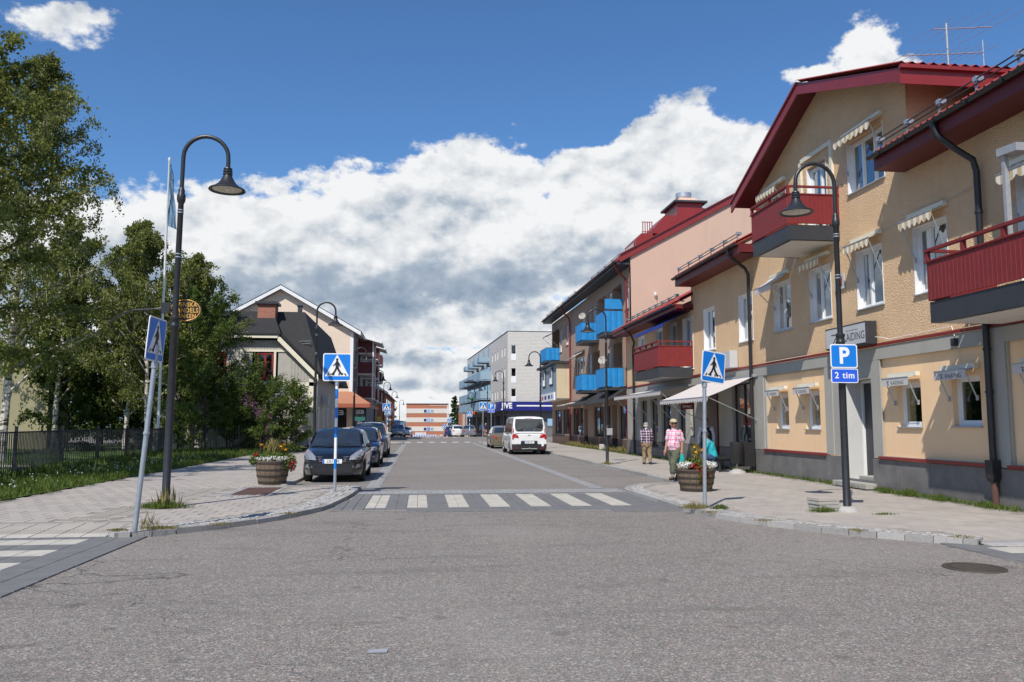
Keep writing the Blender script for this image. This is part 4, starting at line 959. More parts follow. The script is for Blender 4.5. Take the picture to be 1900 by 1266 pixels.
# upper windows with curtains and awnings
sty = [(Cw, [(0, .45, 0), (.55, 1, .0)]), (Cw, [(0, 1, .0)]), (Cw, [(0, .35, 0), (.7, 1, 0)]), (Cw, [(0, 1, .55)]), (Cw, [(0, 1, .0)]), (Cw, [(0, .5, 0)]), (Cw, [(0, 1, .0)])]
for i, w in enumerate(up):
    sp = (.62,) if i < 6 else (.5,)
    window(YB, fr, *w, rec=.13, splits=sp, curtain=sty[i % 7], fw=.07, sill='white' if i > 3 else 'greymetal')
    c = MB(); r_ = .2
    for u_, e_ in ((w[0], .012), (w[1], -.012)): c.fbox(fr, min(u_, u_ + e_), max(u_, u_ + e_), w[2], w[3], -.13, .012)
    c.fbox(fr, w[0], w[1], w[3] - .012, w[3], -.13, .008); c.build('white_reveal', 'white', YB)
window(YB, fr, 17.34, 18.93, 7.28, 8.58, rec=.13, splits=(.34, .67), curtain=('blind', [(.36, 1, 0)]), fw=.07)
window(YB, fr, 20.02, 21.08, 6.6, 8.60, rec=.13, splits=(.45,), curtain=(Cw, [(0, 1, 0)]), fw=.07, sill=None)
window(YB, fr, 22.42, 23.68, 7.37, 8.58, rec=.13, splits=(.5,), curtain=(Cw, [(0, 1, 0)]), fw=.07)
for (a, c, z1, z0) in ((17.34, 18.93, 8.60, 7.28), (20.02, 21.08, 8.62, 6.6), (22.42, 23.68, 8.6, 7.37)):
    for p, q in ((a - .02, a), (c, c + .012)): k = MB(); k.fbox(fr, p, q, z0, z1, -.13, .012); k.build('white_reveal', 'white', YB)
k = MB(); k.fbox(fr, 19.62, 19.74, 6.7, 8.98, .0, .06); k.fbox(fr, 21.35, 21.47, 6.7, 8.9, .0, .06); k.fbox(fr, 19.74, 21.35, 8.86, 8.98, .0, .06); k.build('cream_frame', 'cream_trim', YB)
aw = [(17.30, 18.98, 8.78, 8.62, .34), (22.38, 23.72, 8.76, 8.56, .36), (22.3, 23.45, 6.0, 5.62, .62), (19.98, 21.12, 6.04, 5.90, .34), (17.55, 18.72, 6.04, 5.90, .34), (15.2, 16.36, 6.06, 5.93, .34), (11.5, 13.3, 6.25, 6.05, .35)]
for i, (a, c, zt, zb, o_) in enumerate(aw): awning(YB, fr, a, c, zt, zb, o_, 'awn_grey' if i == 2 else 'awn_beige', 'cream_trim', nsc=7, valance=.20, armz=zt - .95)
for i, w in enumerate(gw):
    A_ = awning(YB, fr, w[0] - .05, w[1] + .08, w[3] + .15, w[3] + .09, .27, 'awn_plain', 'cream_trim', nsc=0, valance=.17, armz=w[3] - .45)
    uc = (w[0] + w[1]) / 2; letters('KAIDING', fr, uc - .09, w[3] - .018, .278, .115, 'inkgrey', A_, flip=-1, extr=.001, spacing=1.05)
    q = MB(); ub, zb_ = uc + .27, w[3] - .018
    for (a, bb, c_, d_) in ((0, -.045, .012, .045), (-.055, .035, .055, .047)): q.fbox(fr, ub + a, ub + c_, zb_ + bb, zb_ + d_, .277, .28)
    q.fprism(fr, [(ub - .05, zb_ - .045), (ub - .032, zb_ - .045), (ub + .012, zb_ + .02), (ub - .006, zb_ + .02)], .277, .28); q.build('emblem', 'inkgrey', A_)
wire = MB(); wp = [fr(23.6, 5.9, .03), fr(22.0, 6.02, .05), fr(21.1, 6.1, .03), fr(20.0, 6.0, .03), fr(18.8, 6.12, .03), fr(17.4, 6.04, .03), fr(16.4, 6.14, .03), fr(15.2, 6.10, .03), fr(14.15, 6.20, .03)]; wire.tube(wp, .006, 4); wire.build('cable', 'greymetal', YB)
wire = MB(); wire.tube([fr(17.86, 3.62, .1), fr(17.6, 3.58, .06), fr(17.4, 3.52, .04), fr(15.2, 3.56, .03), fr(15.1, 3.35, .05)], .008, 4); wire.build('cable', 'white', YB); wire = MB(); wire.fbox(fr, 15.02, 15.14, 3.15, 3.3, .035, .12); wire.build('lamp_bracket', 'charcoal', YB)
# light box over the door
k = MB(); k.fbox(fr, 17.86, 19.78, 3.46, 4.0, .05, .32); SB = k.build('light_box', 'charcoal', YB, bevel=.012); k = MB(); k.fbox(fr, 17.90, 19.74, 3.50, 3.96, .32, .328); k.build('sign_face', 'signgrey', SB)
letters('KAIDING', fr, 18.40, 3.68, .330, .27, 'inkgrey', SB, flip=-1, extr=.002, xs=.9)
q = MB(); q.fbox(fr, 19.15, 19.45, 3.80, 3.83, .329, .332); q.fbox(fr, 19.20, 19.23, 3.58, 3.78, .329, .332); q.fprism(fr, [(19.38, 3.58), (19.42, 3.58), (19.25, 3.74), (19.22, 3.72)], .329, .332); q.fbox(fr, 18.2, 18.75, 3.84, 3.85, .329, .331); q.build('emblem', 'inkgrey', SB)
k = MB(); k.fbox(fr, 19.25, 19.72, 5.0, 5.38, .02, .05); FB = k.build('alarm_plate', 'signgrey', YB); k = MB(); k.fprism(fr, [(19.34, 5.08), (19.44, 5.05), (19.48, 5.25), (19.40, 5.34), (19.34, 5.3)], .05, .055); k.build('red_mark', 'red', FB)
# shop part under the big awnings
for i, (a, c, d_, e, r_) in enumerate(shop):
    if i == 1: continue
    window(YB, fr, a, c, d_, e, rec=.12, splits=(.5,) if c - a > 1.3 else (), mat='charcoal', fw=.05, glass='glassd', sill=None, sash=0, curtain=(Cw, [(0, 1, .72)]) if i in (2, 3, 4) else None, room=.8, name='shop_window')
k = MB(); k.fbox(fr, 28.32, 29.98, .36, 2.73, -.62, -.56); k.build('shop_door', 'maroon', YB)
k = MB(); k.fbox(fr, 25.4, 26.95, .82, 1.25, -.30, -.27, 0); PO = k.build('poster_panel', 'lawn', YB); 
M['green'] = pm('green_poster', (.02, .16, .05), (.015, .12, .04), 3, .5); PO.data.materials.clear(); PO.data.materials.append(M['green'])
ww = MB(); ww.fbox(fr, 26.72, 26.95, .82, 2.9, -.26, -.24); ww.build('green_strip', 'green', YB)
letters('ELIN', fr, 26.0, 1.72, -.128, .52, 'red', YB, flip=-1, extr=.002, bold=.012, xs=.8)
bk = MB()
for i in range(12):
    u = 25.5 + (i % 4) * .34 + rnd.uniform(-.05, .05); z = .9 + (i // 4) * .13 if i < 8 else 2.1 + rnd.uniform(0, .4); bk.fbox(fr, u, u + rnd.uniform(.12, .28), z, z + rnd.uniform(.1, .2), -.25, -.235, i % 4)
bk.build('notice', ['signwhite', 'red_cloth', 'cap_cloth', 'turquoise_cloth'], YB, kind='stuff')
k = MB(); k.fbox(fr, 25.25, 27.1, .68, .77, -.05, .10); k.build('red_ledge', 'red', YB)
ss = thing('hanging_shop_sign', 'small red ÖPPET shop sign under the grey striped awning', 'sign', (10.3, 30.3, 2.3)); k = MB(); k.box(9.86, 10.36, 30.28, 30.32, 2.16, 2.62); k.build('board', 'red', ss); k = MB(); k.tube([(10.36, 30.3, 2.6), (10.6, 30.3, 2.6)], .012, 6); k.build('bracket', 'charcoal', ss)
letters('ÖPPET', Fr(0, 30.28, 1, 0, 0, -1), 10.11, 2.25, .002, .13, 'signwhite', ss, extr=.001, bold=.003)
q = MB(); q.lathe([(.001, 0), (.10, 0), (.10, .003), (.001, .003)], 20, (10.11, 30.275, 2.48), 'y'); q.build('emblem', 'signwhite', ss)
big = awning(YB, fr, 24.95, 30.1, 3.12, 2.46, 1.6, 'awn_grey', 'greymetal', nsc=22, valance=.16, armz=1.75)
big2 = awning(YB, fr, 31.2, 38.9, 3.12, 2.88, 1.25, 'awn_grey', 'greymetal', nsc=30, valance=.17, armz=1.6)
for u in (33.2, 36.2):
    a = MB(); a.tube([fr(u, 1.6, .02), fr(u, 2.86, 1.23)], .014, 6); a.build('arm', 'galv', big2)
k = MB(); k.fbox(fr, 26.35, 27.2, 3.48, 4.05, .02, .30); LB = k.build('blank_light_box', 'signgrey', YB, bevel=.01)
for w, t_ in (((34.4, 39.0, 5.95, 5.55, 1.1), 'bluedk'),): awning(YB, fr, w[0] - 3.2, w[1] - 3.4, w[2] + .1, w[3] - .02, w[4], t_, 'charcoal', nsc=0, valance=.12, arms=False)
# balconies
bal1 = balcony(YB, fr, 19.45, 21.7, 6.26, 7.42, 7.66, 1.35)
bal2 = balcony(YB, fr, 30.95, 34.5, 3.42, 4.62, 4.84, 1.38)
bal3 = balcony(YB, fr, 9.9, 13.88, 3.44, 4.55, 4.80, 1.35)
k = MB(); k.fbox(fr, 11.93, 12.0, 4.6, 5.95, 1.16, 1.24); k.fprism(fr, [(11.6, 5.92), (12.05, 5.95), (12.05, 6.08), (11.6, 6.05)], 1.0, 1.28); k.build('awning_post', 'greymetal', YB)
# eaves, gutters, roofs
def eaves(u0, u1, z, over, up_to, mat='maroon', back=4.5, slope=.52, root=YB, f=fr, tile='redtile', thick=.30, fasc='maroon', soffit=True):
    s_ = MB(); s_.fprism(f, [(u0, z - thick), (u1, z - thick), (u1, z), (u0, z)], over - .03, over); s_.fbox(f, u0, u1, z - thick, z - thick + .03, 0, over - .03); s_.fbox(f, u0, u0 + .03, z - thick, z, 0, over - .03); s_.fbox(f, u1 - .03, u1, z - thick, z, 0, over - .03)
    s_.build('eaves_board', fasc, root)
    r_ = MB(); a = [f(u0, z + .02, over + .04), f(u1, z + .02, over + .04), f(u1, z + (over + back) * slope, -back), f(u0, z + (over + back) * slope, -back)]
    n = max(2, int((u1 - u0) / .2)); ring = []
    # pan tiles: a waved sheet running up the slope
    nr_ = 8
    def P(u, t, h): d = over + .04 - (over + back) * t; return f(u, z + .02 + (over + back) * slope * t + h, d)
    grid = []; us = [u0 + (u1 - u0) * i / (n * 4) for i in range(n * 4 + 1)]
    for j in range(nr_ + 1):
        t = j / nr_
        for i, u in enumerate(us): grid.append(P(u, t, .035 * (1 + sin(i * pi / 2)) + .03))
    k = len(us)
    r_.add(grid, [(j * k + i, j * k + i + 1, (j + 1) * k + i + 1, (j + 1) * k + i) for j in range(nr_) for i in range(k - 1)])
    r_.slab([P(u0, 0, 0.005), P(u1, 0, 0.005), P(u1, 1, .005), P(u0, 1, .005)], .05)
    # open verges closed with a board
    return r_.build('tiled_roof', tile, root, fixn=False)
eaves(10.0, 16.55, 7.44, .72, 0); eaves(24.3, 30.75, 7.24, .72, 0); eaves(30.75, 41.2, 6.26, .72, 0, thick=.2)
gutter(YB, fr, 10.0, 16.6, 7.46, .80, 'black'); gutter(YB, fr, 24.3, 30.8, 7.26, .80, 'black'); gutter(YB, fr, 30.8, 38.7, 6.28, .80, 'charcoal')
snow_guard(YB, fr, 10.1, 16.5, 7.62, .62, 0); snow_guard(YB, fr, 24.6, 30.6, 7.40, .62, 0); snow_guard(YB, fr, 31.0, 38.6, 6.42, .62, 0, 1.0)
pipe(YB, [fr(25.0, 7.30, .80), fr(25.0, 7.05, .80), fr(25.02, 6.85, .60), fr(25.05, 6.6, .22), fr(25.05, 6.4, .12), fr(25.05, .12, .12)], .055, 'black', brackets=[fr(25.05, q, .12) for q in (1.1, 3.0, 5.0)])
pipe(YB, [fr(14.35, 7.42, .80), fr(14.3, 7.15, .76), fr(14.2, 6.85, .45), fr(14.1, 6.62, .18), fr(14.1, 6.4, .12), fr(14.1, .12, .12)], .062, 'black', brackets=[fr(14.1, q, .12) for q in (.75, 2.2, 3.0, 5.6)])
k = MB(); k.fbox(fr, 14.0, 14.2, .62, .95, .05, .22); k.fprism(fr, [(14.0, .62), (14.2, .62), (14.16, .55), (14.04, .55)], .06, .2); k.build('pipe_hopper', 'black', YB)
k = MB(); k.tube([fr(14.1, .1, .12), fr(14.1, .6, .12)], .066, 10); k.build('rusty_pipe_foot', 'rust', YB, smooth=True)
pipe(YB, [fr(38.6, 6.2, .78), fr(38.8, 5.9, .4), fr(39.2, 5.6, .14), fr(39.5, 5.3, .12), fr(39.5, .12, .12)], .055, 'black')
# the gable roof: two red slopes with deep boards, open soffit and a row of tiles
gf = Fr(X0, 0, 0, 1, -1, 0); ov = .62
rdg = (20.25, 10.72); eL = (25.1, 8.72); eR = (15.62, 9.10)
def slope_panel(p, q, th, d0, d1, mat, name, sh=0.0):
    b = MB(); b.fprism(gf, [(p[0], p[1] + sh), (q[0], q[1] + sh), (q[0], q[1] + sh - th), (p[0], p[1] + sh - th)], d0, d1); return b.build(name, mat, YB)
slope_panel(eL, rdg, .30, ov - .05, ov, 'red', 'barge_board'); slope_panel(rdg, eR, .30, ov - .051, ov - .001, 'red', 'barge_board')
slope_panel(eL, rdg, .10, -9, ov - .05, 'maroon', 'roof_deck', -.03); slope_panel(rdg, eR, .10, -9, ov - .051, 'maroon', 'roof_deck', -.03)
slope_panel(eL, rdg, .06, -9, ov + .04, 'red', 'roof_sheet', .04); 
k = MB(); k.fbox(gf, 15.58, 15.63, 8.74, 9.12, -9, ov); k.build('side_fascia', 'red', YB)
k = MB(); k.fbox(gf, 15.50, 15.60, 9.06, 9.14, -9, ov + .02); k.build('eaves_trim', 'red', YB)
w = MB(); nx = 40 * 4; L0 = [(ov + .05 - i * .06) for i in range(nx)]
grid = [gf(15.52 + (rdg[0] - 15.52) * t, 9.13 + (rdg[1] - 9.10) * t + .035 * (1 + sin(i * pi / 2)) + .01, d_) for t in (0, .5, 1) for i, d_ in enumerate(L0)]
w.add(grid, [(j * nx + i, j * nx + i + 1, (j + 1) * nx + i + 1, (j + 1) * nx + i) for j in range(2) for i in range(nx - 1)]); w.build('pantiles', 'redtile', YB, fixn=False)
# television aerial
at = thing('tv_aerial', 'metal television aerial with two rows of rods on the red gable roof', 'aerial', (12.3, 17.4, 9.9))
ax, ay = 12.3, 17.3; k = MB(); k.tube([(ax, ay, 9.5), (ax, ay, 11.05)], .03, 8); k.build('mast', 'galv', at)
for (z_, xa, xb, ds, hw) in ((10.92, -.32, 1.02, 5, .85), (10.30, -1.02, .78, 10, .40)):
    k = MB(); dx_, dy_ = cos(R(-12)), sin(R(-12)); k.tube([(ax + xa * dx_, ay + xa * dy_, z_), (ax + xb * dx_, ay + xb * dy_, z_)], .014, 6); bo = k.build('boom', 'galv', at)
    for i in range(ds):
        t = xa + (xb - xa) * i / (ds - 1); px_, py_ = ax + t * dx_, ay + t * dy_; hh = hw * (.75 + .5 * i / ds)
        r_ = MB(); r_.tube([(px_ + hh * .2, py_ - hh, z_ + .0), (px_ - hh * .2, py_ + hh, z_)], .005, 4); r_.build('rod', 'greymetal', bo)
k = MB(); k.tube([(ax + .78, ay - .17, 9.95), (ax + .78, ay - .17, 10.6)], .012, 6); k.build('reflector', 'galv', at)
# ---------------------------------------------------------------- brown three-storey building
DX = 11.05
DB = thing('brown_building', 'brown rendered building with blue balconies, black shop awnings and a pink end wall', 'building', (14, 52, 0))
fd = Fr(DX, 0, 0, 1, -1, 0); Y0, Y1 = 41.9, 68.0
wd = [(42.35, 43.2, 7.75, 9.2), (42.35, 43.2, 4.62, 6.1), (46.2, 47.2, 8.3, 9.25), (50.6, 51.7, 8.0, 9.1), (54.2, 55.2, 7.7, 9.0), (60.3, 61.4, 7.5, 9.0), (57.6, 59.2, 7.6, 8.9) if False else (63.2, 64.2, 7.2, 9.0),
      (54.25, 57.4, 4.75, 6.25), (52.0, 53.0, 4.1, 6.1), (46.6, 47.4, 4.3, 6.1)]
log = [(43.9, 46.0, 6.75, 9.35, 1.1), (47.6, 50.1, 6.95, 9.3, 1.1), (43.9, 46.0, 3.7, 6.15, 1.1), (49.6, 51.8, 3.75, 6.15, 1.1), (64.3, 67.5, 6.6, 9.2, 1.1)]
b = MB(); b.wall(fd, Y0, Y1, 3.35, 9.95, [w + (.15,) for w in wd] + log, .15)
for l in log: b.fbox(fd, l[0] - .3, l[1] + .3, l[2] - .3, l[3] + .3, -1.2, -1.1)
b.wall(fd, Y0, Y1, .75, 3.35, [(42.6, 44.9, .78, 2.6, .2), (45.3, 46.6, .75, 2.7, .7), (46.9, 48.5, .78, 2.65, .2), (48.7, 51.6, .78, 2.65, .2), (53.4, 54.6, .75, 2.6, .7), (55.0, 58.8, .8, 2.7, .2), (60.0, 63.0, .8, 2.7, .2), (63.4, 66.8, .8, 2.7, .2)], .2)
b.quad(fd(Y1, 0, 0), fd(Y1, 9.9, 0), fd(Y1, 9.9, -11), fd(Y1, 0, -11)); b.quad(fd(Y0, 0, -11.5), fd(Y0, 9.9, -11.5), fd(Y1, 9.9, -11.5), fd(Y1, 0, -11.5))
b.build('wall', 'brownwall', DB, fixn=False)
for i, w in enumerate(wd): window(DB, fd, *w, rec=.11, splits=(.5,) if w[1] - w[0] < 2 else (.33, .67), curtain=('curtain', [(0, 1, .0)]) if i % 2 else None, sill='greymetal', fw=.08)
for l in log[:2] + log[3:4]:
    f9 = Fr(DX + 1.08, 0, 0, 1, -1, 0); window(DB, f9, l[0] + .3, l[0] + 1.2, l[2] + .3, l[3] - .25, rec=.0, splits=(), fw=.07, sill=None, name='balcony_window')
for i, (a, c, z0, z1) in enumerate([(42.6, 44.9, .78, 2.6), (46.9, 48.5, .78, 2.65), (48.7, 51.6, .78, 2.65), (55.0, 58.8, .8, 2.7), (60.0, 63.0, .8, 2.7), (63.4, 66.8, .8, 2.7)]):
    window(DB, fd, a, c, z0, z1, rec=.12, splits=(.5,) if c - a < 3.2 else (.33, .67), mat='charcoal', fw=.05, glass='glassd', sill=None, sash=0, room=.7, name='shop_window', curtain=('curtain', [(0, 1, .76)]) if i in (0, 2) else None)
b = MB(); b.fbox(fd, 45.3, 46.6, .12, 2.6, -.7, -.65); b.fbox(fd, 53.4, 54.6, .12, 2.6, -.7, -.65); b.build('shop_door', 'charcoal', DB)
b = MB(); b.wall(fd, Y0, Y1, 0, .75, [(45.3, 46.6, .15, .75, .7), (53.4, 54.6, .15, .75, .7)]); b.build('plinth', pm('brown_plinth', (.14, .085, .065), (.10, .065, .05), 2, .7, grime=.3), DB, fixn=False)
# pink end wall facing the camera
fe = Fr(0, Y0, 1, 0, 0, -1)
b = MB(); b.fprism(fe, [(DX, 0), (23.0, 0), (23.0, 10.6), (17.4, 13.95), (DX, 10.5)], -.25, 0); b.build('pink_end_wall', 'pinkwall', DB)
sl = (14.05 - 10.42) / (17.3 - 10.65)
b = MB(); b.fprism(fe, [(10.45, 10.12), (17.4, 10.12 + sl * 6.95), (17.4, 10.50 + sl * 6.95), (10.45, 10.50)], 0, .12); b.fprism(fe, [(17.4, 10.12 + sl * 6.95), (23.4, 10.8), (23.4, 11.2), (17.4, 10.50 + sl * 6.95)], 0, .12)
b.build('barge_board', 'red', DB); b = MB(); b.fprism(fe, [(10.45, 10.50), (17.4, 10.50 + sl * 6.95), (17.4, 10.56 + sl * 6.95), (10.45, 10.56)], -.2, .20); b.build('verge_flashing', 'red', DB)
b = MB(); b.fprism(fe, [(10.3, 10.18), (17.4, 10.30 + sl * 6.95), (17.4, 10.48 + sl * 6.95), (10.3, 10.36)], -26.5, -.001); b.fprism(fe, [(17.4, 10.3 + sl * 6.95), (23.4, 10.7), (23.4, 10.9), (17.4, 10.48 + sl * 6.95)], -26.5, -.001); b.build('tiled_roof', 'redtile', DB)
b = MB(); b.fbox(fd, Y0, Y1 + .3, 10.02, 10.12, 0, .72); b.build('eaves_soffit', 'charcoal', DB)
b = MB(); b.fbox(fd, Y0, Y1 + .3, 10.12, 10.3, .68, .72); b.build('eaves_board', 'maroon', DB)
gutter(DB, fd, Y0, Y1 + .3, 10.22, .80, 'black', .08)
snow_guard(DB, fd, 42.2, 49.5, 10.42, .5, 0, 1.8); snow_guard(DB, fd, 55, 67.5, 10.42, .5, 0, 2.5)
for y_ in (42.3, 59.0): pipe(DB, [fd(y_, 10.15, .78), fd(y_ + .1, 9.7, .55), fd(y_ + .2, 9.35, .15), fd(y_ + .2, 9.0, .1), fd(y_ + .2, .12, .1)], .06, 'red')
# chimney, dormers on the roof
b = MB(); b.box(14.5, 16.0, 44.5, 46.8, 11.5, 14.2); ch = b.build('chimney', 'red', DB); b = MB(); b.box(14.3, 16.25, 44.3, 47.05, 14.2, 14.31); b.build('chimney_cap', 'charcoal', ch); b = MB(); b.prism([(14.6, 44.6, 14.31), (15.9, 44.6, 14.31), (15.9, 46.2, 14.31), (14.6, 46.2, 14.31)], [(14.8, 44.9, 14.62), (15.7, 44.9, 14.62), (15.7, 45.9, 14.62), (14.8, 45.9, 14.62)]); b.build('chimney_hood', 'pinkwall', ch)
b = MB(); b.lathe([(.34, 0), (.36, .02), (.46, .08), (.46, .36), (.34, .38), (0.01, .38)], 24, (15.2, 45.4, 14.62)); b.build('steel_cowl', 'steel', ch, smooth=True)
b = MB(); b.box(16.01, 17.3, 45.2, 46.4, 12.5, 13.95); vs_ = b.build('vent_stack', 'brownwall', DB); b = MB(); b.box(15.98, 17.5, 45.0, 46.6, 13.95, 14.05); b.build('vent_cap', 'charcoal', vs_)
for (xa, xb, z0_, z1_, y_) in ((12.75, 13.45, 12.1, 13.15, 43.4), (11.75, 12.1, 11.5, 12.1, 43.4)):
    P_ = [(xa, y_, z0_ - .4), (xb + 1.7, y_, z0_ - .2), (xb + 1.7, y_, z1_), (xb, y_, z1_), (xa, y_, z0_ + .25)]; b = MB(); b.prism(P_, [(x, y + 2.4, z) for x, y, z in P_]); dm = b.build('dormer', 'red', DB); b = MB(); b.prism([(x, y_ + .3, z) for x, z in ((xa - .03, z0_ - .2), (xa - .03, z0_ + .1), (xa - .02, z0_ + .1), (xa - .02, z0_ - .2))], [(x, y_ + 2.1, z) for x, z in ((xa - .03, z0_ - .2), (xa - .03, z0_ + .1), (xa - .02, z0_ + .1), (xa - .02, z0_ - .2))]); b.build('dormer_window', 'carglass', dm)
b = MB(); b.tube([(12.15, 43.5, 12.75), (12.75, 43.5, 12.75)], .025, 5); b.tube([(12.15, 43.5, 12.2), (12.75, 43.5, 12.2)], .025, 5)
for q in range(5): b.tube([(12.2 + q * .13, 43.5, 12.1), (12.2 + q * .13, 43.5, 12.75)], .025, 4)
b.build('roof_rail', 'redtile', DB)
k = MB(); k.tube([(12.35, 41.7, 8.35), (12.35, 41.86, 6.0)], .008, 4); k.lathe([(.06, 0), (.075, .03), (.07, .18), (.02, .2)], 10, (12.35, 41.78, 8.35)); k.build('wall_lamp', 'white', DB)
# blue balconies of the brown building
def canvas_balcony(root, f, u0, u1, zb, zp, out, screen=None, dish=None):
    s_ = MB(); s_.fbox(f, u0, u1, zb, zb + .16, 0, out); o = s_.build('balcony', 'charcoal', root)
    def panel(p0, p1, nrm, z0, z1):
        b = MB(); L = math.dist(p0, p1); n = max(2, round(L / .38)); ring = []; 
        for i in range(n):
            for t, dd in ((.0, 0), (.06, .035), (.5, .05), (.94, .035), (1., 0)):
                q = (i + t) / n; ring.append((p0[0] + (p1[0] - p0[0]) * q + nrm[0] * dd, p0[1] + (p1[1] - p0[1]) * q + nrm[1] * dd))
        poly = ring + [(p1[0] - nrm[0] * .02, p1[1] - nrm[1] * .02), (p0[0] - nrm[0] * .02, p0[1] - nrm[1] * .02)]
        b.prism([(x, y, z0) for x, y in poly], [(x, y, z1) for x, y in poly]); b.build('canvas_panel', 'blue', o)
    P = lambda u, d: f(u, 0, d)[:2]
    panel(P(u0, out), P(u1, out), f.n, zb + .2, zp); panel(P(u0, 0), P(u0, out), (-f.u[0], -f.u[1]), zb + .2, zp)
    panel(P(u1, 0), P(u1, out), f.u, zb + .2, zp)
    r_ = MB(); r_.tube([f(u0, zp + .03, 0), f(u0, zp + .03, out), f(u1, zp + .03, out), f(u1, zp + .03, 0)], .025, 6); r_.build('rail', 'charcoal', o)
    if screen: 
        b = MB(); b.fbox(f, u0 - .02, u0 + .02, zp + .12, zp + .12 + screen, .05, out); b.build('wind_screen', 'blue', o)
    if dish:
        du, dz, r0 = dish; b = MB(); b.lathe([(.001, .07), (r0 * .5, .055), (r0 * .85, .02), (r0, 0), (r0, -.012), (r0 * .85, .008), (r0 * .5, .043), (.001, .058)], 24, (0, 0, 0), 'y'); b.tube([(0, .05, 0), (0, -.28, -.05)], .01, 5); b.lathe([(.03, -.33), (.03, -.27)], 8, (0, 0, -.05), 'y'); dsh = b.build('satellite_dish', 'lintel', root, smooth=True, world=False)
        x_, y_, z_ = f(du, dz, out * .9); L_ = top(root).location; dsh.location = (x_ - L_[0], y_ - L_[1], z_ - L_[2]); dsh.rotation_euler = (R(-22), 0, R(-30))
    return o
canvas_balcony(DB, fd, 43.65, 45.9, 6.45, 7.75, 1.02, screen=.55); canvas_balcony(DB, fd, 49.7, 51.9, 6.6, 7.85, 1.05, dish=(50.3, 8.35, .23)); canvas_balcony(DB, fd, 43.7, 46.0, 3.42, 4.62, 1.02, dish=(44.8, 5.15, .25)); canvas_balcony(DB, fd, 49.8, 52.0, 3.5, 4.62, 1.05)
canvas_balcony(DB, fd, 64.2, 67.6, 6.45, 7.6, 1.05)
def black_awn(u0, u1, zt, zb, o_, mat='awn_black'): awning(DB, fd, u0, u1, zt, zb, o_, mat, 'charcoal', arms=False, valance=.06)
black_awn(42.4, 48.2, 3.55, 2.75, 1.3); black_awn(48.4, 52.6, 3.5, 2.75, 1.35); black_awn(52.8, 54.8, 3.35, 2.8, 1.1); black_awn(55.2, 58.6, 3.15, 2.9, 1.2, 'awn_plain')
awning(DB, fd, 65.2, 67.3, 9.1, 8.7, .9, 'bluedk', 'charcoal', valance=.05)
awning(DB, fd, 54.2, 57.4, 6.5, 6.1, .8, 'awn_grey', 'charcoal', valance=.05)
# projecting blue-grey bay
b = MB(); b.fbox(fd, 59.9, 68.2, 3.45, 6.05, 0.002, 1.0); b.build('bay', 'bluewall', DB); fb = Fr(DX - 1.002, 0, 0, 1, -1, 0)
b = MB(); b.fbox(Fr(0, 59.9, 1, 0, 0, -1), DX - 1.0, DX - .01, 3.47, 6.03, 0, .02); b.build('bay_end', 'creamwall', DB)
b = MB(); b.fbox(fd, 59.6, 68.5, 6.05, 6.22, 0, 1.25); b.build('bay_roof', 'charcoal', DB)
b = MB(); b.fbox(fd, 59.95, 68.2, 3.40, 3.45, 0, .98); b.build('bay_soffit', 'whiteboard', DB)
for a, c in ((61.6, 62.7), (65.2, 66.2)): 
    f8 = Fr(DX - 1.06, 0, 0, 1, -1, 0); window(DB, f8, a, c, 4.6, 5.75, rec=.0, splits=(.5,), fw=.07, sill=None, room=.02, sash=0); awning(DB, fb, a - .1, c + .1, 5.85, 5.72, .3, 'awn_plain', 'greymetal', arms=False, valance=.03)
b = MB(); b.fbox(fb, 60.4, 67.8, 3.35, 3.95, .0, .12); sg = b.build('sign_board', 'signwhite', DB)
q = MB()
for u, w_, m_ in ((61.0, .5, 1), (62.2, .9, 0), (64, .9, 0), (65.6, .6, 2), (66.6, .5, 1)): q.fbox(fb, u, u + w_, 3.5, 3.78, .12, .13, m_)
q.build('sign_print', ['navy', 'signblue2', 'red_cloth'], sg, kind='stuff')
# ---------------------------------------------------------------- white brick block with the blue shop sign
WBX, WBY = 10.62, 99.0
FB_ = thing('white_brick_block', 'white brick block of flats with pale blue balconies and a dark blue JIVE shop sign', 'building', (14, 120, 0))
th = math.atan(-.049); uy, ux = cos(th), sin(th)
fs = Fr(WBX, WBY, ux, uy, -uy, ux); ff = Fr(0, WBY, 1, 0, 0, -1)
w4 = [(11.03, 11.66, 10.05, 11.15), (11.03, 11.66, 7.3, 8.35), (11.03, 11.66, 4.85, 5.85)]
b = MB(); b.wall(ff, WBX, 32, 3.2, 12.8, [w + (.1,) for w in w4]); 
nar = []
for z in (10.0, 7.35, 4.75):
    for u in (2.0, 4.2, 8.0, 10.2, 13.2): nar.append((u, u + .75, z, z + 1.15))
b.wall(fs, 0, 46, 3.2, 12.8, [w + (.12,) for w in nar]); b.quad(fs(46, 0, 0), fs(46, 12.8, 0), fs(46, 12.8, -12), fs(46, 0, -12)); b.build('wall', 'brick_white', FB_, fixn=False)
b = MB(); b.prism([fs(0, 12.8, .04)[:2] + (12.8,), fs(46, 12.8, .04)[:2] + (12.8,), fs(46, 12.8, -18)[:2] + (12.8,), (32, WBY, 12.8)], [fs(0, 12.8, .04)[:2] + (12.9,), fs(46, 12.8, .04)[:2] + (12.9,), fs(46, 12.8, -18)[:2] + (12.9,), (32, WBY, 12.9)]); b.build('flat_roof', 'charcoal', FB_)
for w in w4:
    window(FB_, ff, *w, rec=.06, splits=(), fw=.06, sill=None, sash=0); k = MB(); k.fbox(ff, w[0], w[1], w[2] - .75, w[2] - .02, -.02, .02); k.build('white_infill', 'white', FB_)
for w in nar: window(FB_, fs, *w, rec=.08, splits=(), fw=.09, sill=None, sash=0, name='narrow_window')
